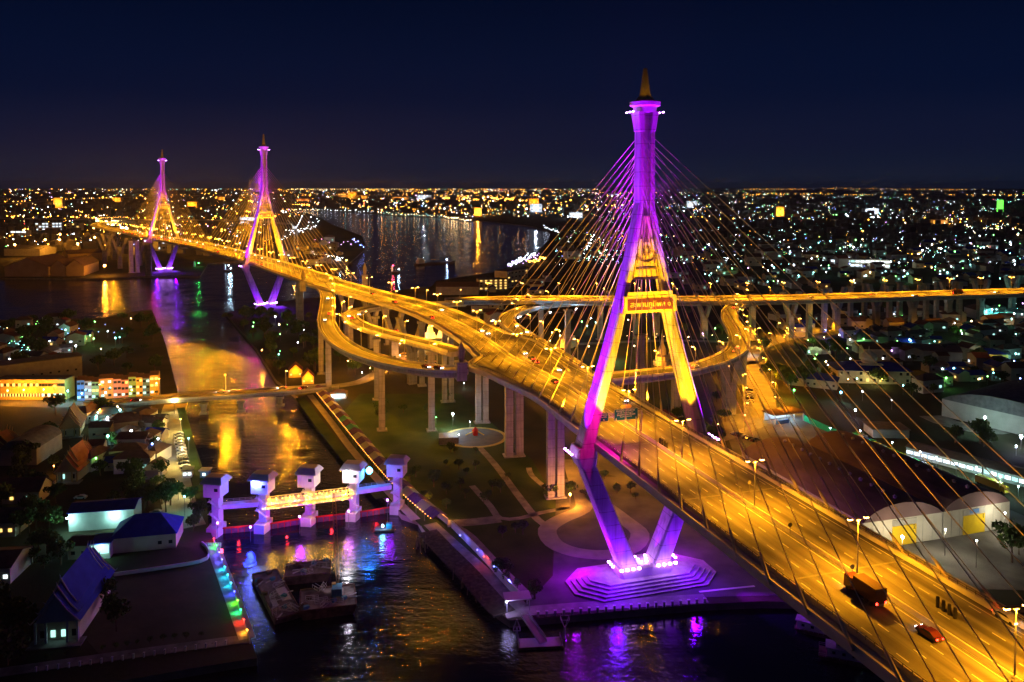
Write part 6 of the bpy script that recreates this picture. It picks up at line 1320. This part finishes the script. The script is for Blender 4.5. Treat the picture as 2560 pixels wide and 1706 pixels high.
# ---------------------------------------------------------------- far left industry
for i, (x0, x1, y0, y1, lab) in enumerate([(12, 122, 692, 692, 'wide pale gabled godown on the far bank at the left edge'), (128, 164, 691, 691, 'tall narrow gabled godown right of the wide one'), (166, 210, 691, 690, 'second narrow gabled godown beside the open quay')]):
    bld('godown', x0, y0, x1, y1, 70, 13, mat('godown_wall', (.34, .25, .20), .8, (.44, .33, .26), .1), roof_brown, 'gable_y', lab, cat='warehouse', rh=9 if i else 12)
glow(222, 680, 8, (.6, .8, 1), 16000, r=1.2, label='white lamp on the open quay right of the godowns'); glow(150, 640, 26, SOD, 50000, r=1.6, em=lamp_em, label='sodium mast lamp above the godown roofs')
for i, (x, y, h_) in enumerate([(38, 648, 22), (114, 640, 26), (195, 645, 22), (151, 622, 26), (238, 640, 30), (60, 600, 20), (235, 600, 25), (295, 600, 20), (330, 640, 18), (262, 690, 12), (215, 560, 24)]): glow(x, y, h_, SOD, 65000, r=1.7, em=lamp_em, label='tall sodium mast lamp in the far left industrial yard, %s listed from the godowns' % nth(i), group='sodium masts far left')
bld('flats', 88, 578, 155, 577, 18, 22, white_wall, roof_grey, 'flat', 'white apartment slab far left under the second highway line', wins='hdhhdhhhdhhhdhhhhdhhhdhh', rows=3, wsize=(5, 3)); bld('flats', 166, 577, 200, 577, 18, 20, wall_cream, roof_grey, 'flat', 'dim cream apartment slab right of the white one', wins='dwdddwddd', rows=3, wsize=(5, 3)); bld('depot', 26, 592, 66, 592, 20, 14, white_wall, roof_grey, 'flat', 'depot with a cyan lit upper floor far left', wins='hhh...', rows=2, wsize=(12, 3))
bld('flats', 395, 628, 470, 622, 20, 20, wall_grey, roof_grey, 'flat', 'grey apartment slab seen between the farthest pylon legs', wins='dhddcdddhdddwddc', rows=2, wsize=(5, 3))
bld('terminal', 10, 640, 100, 641, 40, 12, wall_grey, roof_grey, 'gable', 'broad dim shed behind the pale godowns', cat='warehouse', rh=5); bld('terminal', 170, 655, 260, 650, 40, 12, wall_yel, roof_brown, 'gable', 'broad orange lit shed left of the far viaduct legs', cat='warehouse', rh=5)
for k in range(14):
    x = 860+k*1; 
for i, (x, y, w_, h_, wn, wm) in enumerate([(865, 496, 40, 55, 'wwwdwwwwwdww', wall_yel), (905, 497, 26, 30, 'wwwwww', wall_yel), (880, 498, 22, 70, 'wdwwww', wall_yel), (1060, 498, 36, 38, 'hhdhhh', white_wall), (1195, 540, 18, 36, 'wwdw', wall_cream), (1335, 512, 24, 42, 'wdwdw', wall_yel), (1340, 530, 30, 40, 'dddddd', wall_grey), (1000, 500, 40, 26, 'wwwwdw', wall_yel), (750, 503, 50, 20, 'wwwwww', wall_orange), (1730, 520, 26, 40, 'dwdhdd', wall_grey), (1950, 545, 20, 50, 'wdwwdw', wall_cream), (2500, 530, 12, 60, 'gg', None), (2180, 535, 34, 24, 'hhhhhh', white_wall), (2105, 540, 26, 22, '', roof_green), (560, 500, 30, 26, 'wwwwww', wall_yel), (290, 505, 24, 34, 'wwwdww', wall_yel), (620, 560, 40, 30, 'hdhhdh', wall_grey), (145, 520, 22, 60, 'wdwwdwwdw', wall_cream), (480, 520, 24, 36, 'wwdwww', wall_yel), (1440, 545, 34, 24, 'hdhhdh', wall_grey), (1600, 560, 34, 22, 'hdhchh', wall_grey), (2340, 560, 60, 16, 'wwwwwwww', wall_cream)]):
    p = G(x, y, 2); D = p.y; W = w_*D/1991; H_ = h_*D/1991*.55 if D < 3500 else h_*.9
    if wn == 'gg': 
        r = empty('lit_tower', tuple(p), 0, 'slim tower glowing lime green far right', 'tower'); MB().box((0, 0, 0), (W, W*.6, H_)).build('facade', mat('lime_facade', (.1, .4, .05), .5, em=(.15, 1, .08), es=2.2), r); MB().box((0, 0, H_), (W*.6, W*.4, H_*.12)).build('roof_box', white_wall, r); continue
    r = house('far_block', 'far city block, %s, %s listed from the river bend' % ({'w': 'warmly lit', 'h': 'white lit'}.get((wn+'.')[0], 'dim'), nth(i)), 'building', W, W*.6, H_, wm, roof_grey, 'flat', wins=wn, rows=2 if len(wn) > 5 and len(wn) % 2 == 0 else 1, wsize=(W/8, H_/7), loc=tuple(p), group='far city blocks')
    light('POINT', SOD if wm in (wall_yel, wall_orange, wall_cream) else (.7, .8, 1), 60*D if wm != roof_green else 1, (0, -W*.5, H_*.5), r, size=2)
# ---------------------------------------------------------------- far city: dark roofs and thousands of lights
rnd = random.Random(21)
q = MB()
for k in range(2600):
    x = rnd.uniform(-60, 2620); y = 478+(rnd.random()**1.4)*170; p = G(x, y, 2)
    if 700 < x < 1400 and y > 520+abs(x-1050)*.03: continue
    if x <= 700 and y > 640: continue
    D = p.y; s_ = D/1991*rnd.uniform(5, 14)
    if D < 1350 or not (x > 1400 or x < 700 or y < 525): continue
    q.box(p, (s_*rnd.uniform(1, 2), s_*.8, rnd.uniform(6, 15)*min(2.2, D/3000+.6)), rnd.uniform(-.4, .4))
tag(q.build('distant_buildings', mat('distant_wall', (.10, .10, .10), .9, (.22, .21, .20), .01)), kind='stuff')
EMC = {n_: mat('city_light_'+n_, (.2, .2, .2), .5, em=c, es=s_) for n_, c, s_ in [('sodium', (1, .36, .03), 40), ('white', (.75, .85, 1), 26), ('cyan', (.3, .95, .9), 15), ('green', (.25, 1, .2), 12), ('warm', (1, .68, .3), 22), ('blue', (.2, .3, 1), 20), ('red', (1, .05, .08), 16), ('violet', (.7, .35, 1), 18)]}
CL = {k: MB() for k in EMC}
def dot(x, y, c, s_=1.0, h=None):
    p = G(x, y, 2); D = p.y; r_ = D/1991*s_*.5; z = (h if h is not None else rnd.uniform(4, 9))
    CL[c].lathe((p.x, p.y, z), [(r_*.3, -r_*.8), (r_, 0), (r_*.3, r_*.8)], 5)
def isriver(x, y):
    poly = [(700, 519), (850, 527), (1000, 537), (1150, 544), (1330, 563), (1378, 580), (1375, 600), (1330, 645), (1240, 682), (1090, 702), (820, 695), (760, 690), (500, 692), (0, 697), (0, 805), (600, 805), (830, 690), (870, 662), (918, 625), (905, 588), (780, 545)]
    ins = False
    for i in range(len(poly)):
        a, b = poly[i], poly[(i+1) % len(poly)]
        if (a[1] > y) != (b[1] > y) and x < (b[0]-a[0])*(y-a[1])/(b[1]-a[1])+a[0]: ins = not ins
    return ins
clus = [(rnd.uniform(1400, 2560), 490+rnd.random()**1.2*170, rnd.uniform(14, 60)) for _ in range(120)]
for k in range(3400):   # white and green town lights, right
    if rnd.random() < .62: cx, cy, cr = rnd.choice(clus); x = rnd.gauss(cx, cr); y = rnd.gauss(cy, cr*.13)
    else: x = rnd.uniform(1380, 2580); y = 474+(rnd.random()**1.3)*200
    if y < 472 or y > 700 or x < 1300 or isriver(x, y): continue
    c = rnd.choices(['white', 'cyan', 'green', 'warm', 'sodium', 'blue', 'red', 'violet'], [30, 26, 14, 10, 12, 7, 1, 2])[0]
    dot(x, y, c, rnd.choice((.5, .6, .7, .9, 1.2)) if y < 560 else rnd.choice((.5, .7, .9, 1.4)))
for k in range(3000):   # orange and white lights, centre and left
    x = rnd.uniform(-20, 1500); y = 473+(rnd.random()**1.5)*(80 if x > 720 else 150)
    if isriver(x, y) or (x > 700 and y > 545): continue
    c = rnd.choices(['sodium', 'warm', 'white', 'cyan', 'green', 'blue', 'violet', 'red'], [46, 16, 18, 8, 4, 4, 3, 1])[0]
    dot(x, y, c, rnd.choice((.5, .7, .9, 1.2, 2.0)))
for (x0, y0, x1, y1, n_, c, s_, j) in [(1850, 489, 2600, 489, 95, 'sodium', 1.0, .6), (1400, 483, 2100, 487, 70, 'sodium', 1.0, .7), (2260, 474, 2420, 476, 22, 'sodium', .8, .5), (1860, 474, 2020, 474, 26, 'sodium', .8, .6), (2060, 471, 2240, 473, 22, 'sodium', .8, .5), (720, 474, 1000, 474, 40, 'warm', .9, .8), (0, 509, 450, 489, 42, 'sodium', 1.2, 1), (450, 489, 1400, 492, 90, 'sodium', .9, 1), (0, 543, 240, 546, 26, 'sodium', 2.4, 2), (240, 548, 700, 550, 22, 'sodium', 1.6, 1), (1440, 520, 1640, 515, 14, 'sodium', 2.0, 1), (1550, 545, 2560, 560, 24, 'sodium', 1.8, 3), (1000, 480, 1400, 480, 50, 'sodium', .8, 1),
        (727, 517, 780, 516, 9, 'sodium', 2.6, .6), (730, 526, 800, 528, 12, 'warm', 1.4, 1), (780, 526, 960, 534, 22, 'white', 1.0, 1.5), (960, 535, 1110, 545, 26, 'cyan', .9, 2.5), (960, 535, 1110, 543, 20, 'warm', 1.2, 2.5), (1110, 545, 1180, 555, 16, 'warm', 2.2, 2), (1270, 672, 1340, 640, 46, 'white', 1.8, 5), (1270, 668, 1350, 646, 26, 'violet', 1.8, 6), (1320, 664, 1365, 652, 16, 'sodium', 3, 3), (1360, 570, 1400, 590, 12, 'white', 1.4, 3), (780, 640, 860, 655, 30, 'white', 1.1, 9), (790, 600, 900, 615, 14, 'violet', 1.5, 10), (880, 600, 915, 625, 7, 'blue', 2.2, 5), (700, 600, 800, 560, 40, 'white', 1.4, 14), (1110, 495, 1340, 505, 60, 'sodium', 2.4, 6), (1170, 515, 1450, 520, 18, 'sodium', 2.5, 5),
        (240, 552, 330, 580, 60, 'warm', 3.2, 6), (250, 545, 300, 560, 30, 'warm', 3.4, 4), (2390, 568, 2560, 580, 24, 'warm', 1.6, 1.5), (2100, 541, 2200, 547, 14, 'white', 2.4, 2), (2080, 540, 2110, 546, 8, 'green', 3, 2), (2310, 548, 2560, 558, 14, 'sodium', 2.4, 2), (1460, 640, 1500, 560, 40, 'white', 1.4, 6), (0, 840, 90, 905, 34, 'cyan', 1.6, 10), (30, 870, 100, 820, 22, 'green', 1.6, 8), (60, 850, 330, 830, 12, 'blue', 1.6, 12), (1960, 850, 1990, 835, 16, 'sodium', 1.6, 4), (1560, 858, 1900, 856, 12, 'warm', 1.2, 2), (1330, 846, 1700, 850, 12, 'warm', 1.6, 3)]:
    for k in range(n_):
        t = (k+rnd.uniform(-.3, .3))/n_; x = x0+(x1-x0)*t; y = y0+(y1-y0)*t+rnd.gauss(0, j*.5)
        if y > 470.5: dot(x, y, c, s_*rnd.uniform(.6, 1.3), h=None if y > 520 else 12)
for k in range(110):
    x = rnd.uniform(-10, 1450); y = 476+rnd.random()*(75 if x > 700 else 150)
    if not isriver(x, y) and not (x > 700 and y > 548): dot(x, y, rnd.choice(('sodium', 'sodium', 'warm', 'white')), rnd.uniform(2.2, 3.6))
for k in range(50):
    x = rnd.uniform(1400, 2560); y = 480+rnd.random()*150
    if not isriver(x, y): dot(x, y, rnd.choice(('sodium', 'warm', 'white', 'cyan')), rnd.uniform(2, 3.2))
for c, b in CL.items(): tag(b.build('city_lights', EMC[c]), kind='stuff')
# counted lamps of the nearer town: pole and head, some give a real pool of light
tl = {}
for n_, c in (('white', (.75, .85, 1)), ('cyan', (.3, .95, .85)), ('green', (.25, 1, .25)), ('warm', (1, .6, .15)), ('blue', (.2, .35, 1)), ('violet', (.7, .3, 1))):
    r = empty('town_lamp', (0, 0, -970), 0, 'town lamp', 'lamp'); MB().tube((0, 0, 0), (0, 0, 5), .1, n=5).build('pole', steel, r); MB().lathe((0, 0, 5), [(.15, 0), (.42, .4), (.15, .8)], 6).build('lamp_head', EMC[n_], r); tl[n_] = r
tlp = {}
for n_, c in (('white', (.75, .85, 1)), ('cyan', (.3, .95, .85)), ('green', (.25, 1, .25)), ('warm', (1, .5, .1))):
    r = empty('town_lamp', (0, 0, -975), 0, 'town lamp', 'lamp'); MB().tube((0, 0, 0), (0, 0, 6), .1, n=5).build('pole', steel, r); MB().lathe((0, 0, 6), [(.2, 0), (.6, .5), (.2, 1.1)], 6).build('lamp_head', EMC[n_], r); light('POINT', c, 1500, (0, 0, 5.6), r, size=.5); tlp[n_] = r
def lamps(poly, n_, where, seed, wts=(30, 30, 15, 10, 6, 4), pool=4):
    def fn(X, Y, c, rn_):
        if c % pool == 0: nm = rn_.choices(list(tlp), [4, 4, 3, 2])[0]; o = put_named(tlp[nm], X, Y, 'bright %s lamp %s' % (nm, where), where)
        else: nm = rn_.choices(list(tl), wts)[0]; o = put_named(tl[nm], X, Y, 'small %s lamp %s' % (nm, where), where)
    scatter(poly, n_, fn, seed)
PN = {}
def put_named(proto, X, Y, lab, where):
    o = dup(proto, (X, Y, 2.0), 0, lab, 'lamps '+where); s_ = max(1, Y/650); o.scale = (s_, s_, s_); return o
lamps([(2080, 840), (2560, 815), (2560, 980), (2330, 1010), (2150, 960)], 44, 'among the houses right of the domed hall', 61)
lamps([(2080, 790), (2560, 775), (2560, 815), (2080, 838)], 26, 'at the foot of the long viaduct', 62)
lamps([(1600, 690), (2560, 655), (2560, 712), (1750, 728)], 60, 'just beyond the long viaduct', 63)
lamps([(1450, 640), (2560, 600), (2560, 655), (1500, 690)], 60, 'in the town far beyond the viaduct', 64)
lamps([(0, 818), (330, 812), (300, 900), (0, 925)], 22, 'on the dark left bank near the river', 65)
lamps([(245, 1040), (400, 1040), (400, 1180), (225, 1190)], 20, 'in the dark village left of the pale lane', 66, pool=3)
lamps([(590, 800), (700, 800), (790, 880), (700, 930), (650, 860)], 9, 'in the canal side park trees', 67, pool=3)
lamps([(1260, 820), (1700, 780), (1850, 860), (1500, 900), (1300, 880)], 20, 'under the far slip roads', 68, (20, 10, 10, 50, 3, 3), pool=3)
lamps([(2000, 880), (2080, 990), (2300, 1060), (2300, 990), (2150, 970)], 9, 'near the annex of the domed hall', 69)
for i, (x, y, h_, c_, pw, e_, lab) in enumerate([(2480, 800, 9, (.15, .9, .75), 30000, cyan_em, 'dazzling turquoise lamp under the long viaduct near the right edge'), (2063, 846, 6, (.08, .12, 1), 9000, blue_em, 'blazing deep blue lamp right of the viaduct legs'), (1873, 890, 5, (.2, .6, 1), 4000, cyan_em, 'blue white lamp at the bend of the wide lit street'), (1822, 955, 9, SOD, 14000, lamp_em, 'dazzling sodium lamp below the S road'), (2102, 1010, 6, (.3, .75, 1), 3500, cyan_em, 'cyan white lamp among the trees left of the vaulted warehouse'), (2138, 1052, 5, (.5, .4, 1), 1800, white_em, 'violet white lamp behind the green fence'), (1985, 1000, 5, (.1, 1, .1), 2500, green_em, 'green lamp in the tree beside the service bay'), (1700, 1000, 5, (.3, .7, 1), 1200, cyan_em, 'cyan lamp between the pylon legs by the red roofs'), (1530, 905, 6, (.2, 1, .4), 9000, green_em, 'green lamp on the dark lawn seen through the near pylon'), (1400, 860, 6, (1, .45, .05), 9000, lamp_em, 'sodium lamp by the golden tower under the slip road'), (1850, 850, 6, (.5, 1, .2), 5000, green_em, 'lime lamp behind the S road')]): glow(x, y, h_, c_, pw, r=.5, em=e_, label=lab)
for i, (x, y, c_) in enumerate([(1295, 792, 0), (1375, 780, 0), (1440, 772, 0)]):
    p = AD(x, y, 1); g = G(x, y, 35.5); g.y -= 2; rt = empty('floodlight', tuple(g), 0, 'brilliant blue white floodlight on the side of the hooked slip road, %s from the left' % nth(i), 'floodlight', 'floodlights on the hooked slip road'); MB().lathe((0, 0, 0), [(.2, -.5), (.6, 0), (.2, .5)], 7).build('lens', white_em, rt); MB().box((0, .6, -.1), (.2, 1, .2)).build('bracket', steel, rt); light('POINT', (.35, .65, 1), 5000, (0, -1.2, -.4), rt, size=.4)
for i, (x, y, lab) in enumerate([(1415, 848, 'golden spired stupa beneath the hooked slip road'), (1655, 892, 'golden shrine with stepped roof seen between the pylon legs')]):
    g = G(x, y+20); r = empty('golden_stupa', tuple(g), 0, lab, 'shrine'); MB().lathe((0, 0, 0), [(6, 0), (6, 3), (4.5, 3), (4.5, 6), (3, 7), (2.5, 11), (1.2, 14), (.5, 19), (.05, 24)], 10).build('stupa', gold, r); MB().box((6, 3, 0), (5, 5, 8), tx=.3, ty=.3).build('chapel', gold, r); light('POINT', SOD, 6000, (-5, -8, 4), r, size=.4)
g = face(1760, 1012, 1800, 1010)
bld('house', 1640, 1085, 1700, 1082, 12, 6, wall_pink, roof_red, 'hip', 'dark red roofed house seen between the pylon legs', cat='house', wins='d.d', rows=1, rh=4)
for i, (x, y, pw, c_) in enumerate([(452, 1085, 12000, (1, .75, .2)), (456, 1165, 12000, (1, .75, .2)), (446, 1250, 8000, (.9, .8, .3)), (436, 1035, 8000, (1, .75, .25)), (472, 1136, 1800, (.3, .7, 1)), (462, 1290, 1800, (.1, .9, .8))]): glow(x, y, 7, c_, pw, r=.2, em=warm_em if i < 4 else cyan_em, label='lamp beside the pale lane by the canal, %s' % ['above the parked cars', 'at the middle of the parked cars', 'past the guard hut', 'at the bridge end', 'the bluish white one', 'the teal one near the sluice'][i])
# street lamps on the wide lit ground street
f2 = frames(spline([list(G(x, y))+[8.5, 8.5] for x, y in [(2060, 822), (1987, 838), (1904, 862), (1865, 890), (1875, 924), (1892, 966), (1900, 1015), (1905, 1060)]], 4)); s = 8; k = 0
while s < f2[-1][3]:
    p, t, n, hl, hr = at_s(f2, s); sd = 1 if k % 2 else -1
    put(sgl, p+n*sd*8.7, math.atan2(n.y, n.x)+(math.pi if sd > 0 else 0), 'street lamp on the wide lit ground street, %s from its far end' % nth(k), 'lamps of the wide ground street'); s += 16; k += 1
for i, (x, y) in enumerate([(735, 700), (655, 905), (870, 935), (1862, 1080), (1795, 1105)]): glow(x, y, 8, SOD, 7000, r=.3, em=lamp_em, label='lone sodium lamp %s' % ['at the foot of the single pier', 'on the canal bank before the bridge', 'on the market road', 'on the curved guard rail road', 'at the end of the curved guard rail road'][i])
# tower crane far left of the shipyard
g = G(740, 615); r = empty('harbour_crane', tuple(g), .4, 'pale harbour crane with raised jib behind the middle pylon', 'crane')
q = MB()
for a_ in (-4, 4):
    for b_ in (-4, 4): q.tube((a_, b_, 0), (a_*.4, b_*.4, 38), .5, n=5)
q.build('tower', galv, r); MB().tube((0, 0, 34), (22, -4, 78), .6, n=5).tube((0, 0, 34), (-16, 3, 52), .5, n=5).build('jib', galv, r); MB().box((-3, 0, 34), (8, 5, 5)).build('machine_house', white_wall, r); light('POINT', (.8, .9, 1), 60000, (6, -10, 50), r, size=1)
# ---------------------------------------------------------------- remove patterns never placed
def kill(o):
    for c in list(o.children): kill(c)
    bpy.data.objects.remove(o)
for o in [o for o in SC.objects if o.parent is None and o.location.z < -400]: kill(o)
# ---------------------------------------------------------------- night air
hz = bpy.data.materials.new('night_haze'); hz.use_nodes = True; t_ = hz.node_tree; t_.nodes.clear()
ho = t_.nodes.new('ShaderNodeOutputMaterial'); hv = t_.nodes.new('ShaderNodeVolumePrincipled')
hv.inputs['Color'].default_value = (.8, .8, .85, 1); hv.inputs['Density'].default_value = 0.00004; hv.inputs['Anisotropy'].default_value = 0.4
t_.links.new(hv.outputs[0], ho.inputs['Volume'])
tag(MB().box((0, 9000, -3), (19000, 19400, 190)).build('haze', hz), kind='stuff')
SC.cycles.volume_bounces = 0
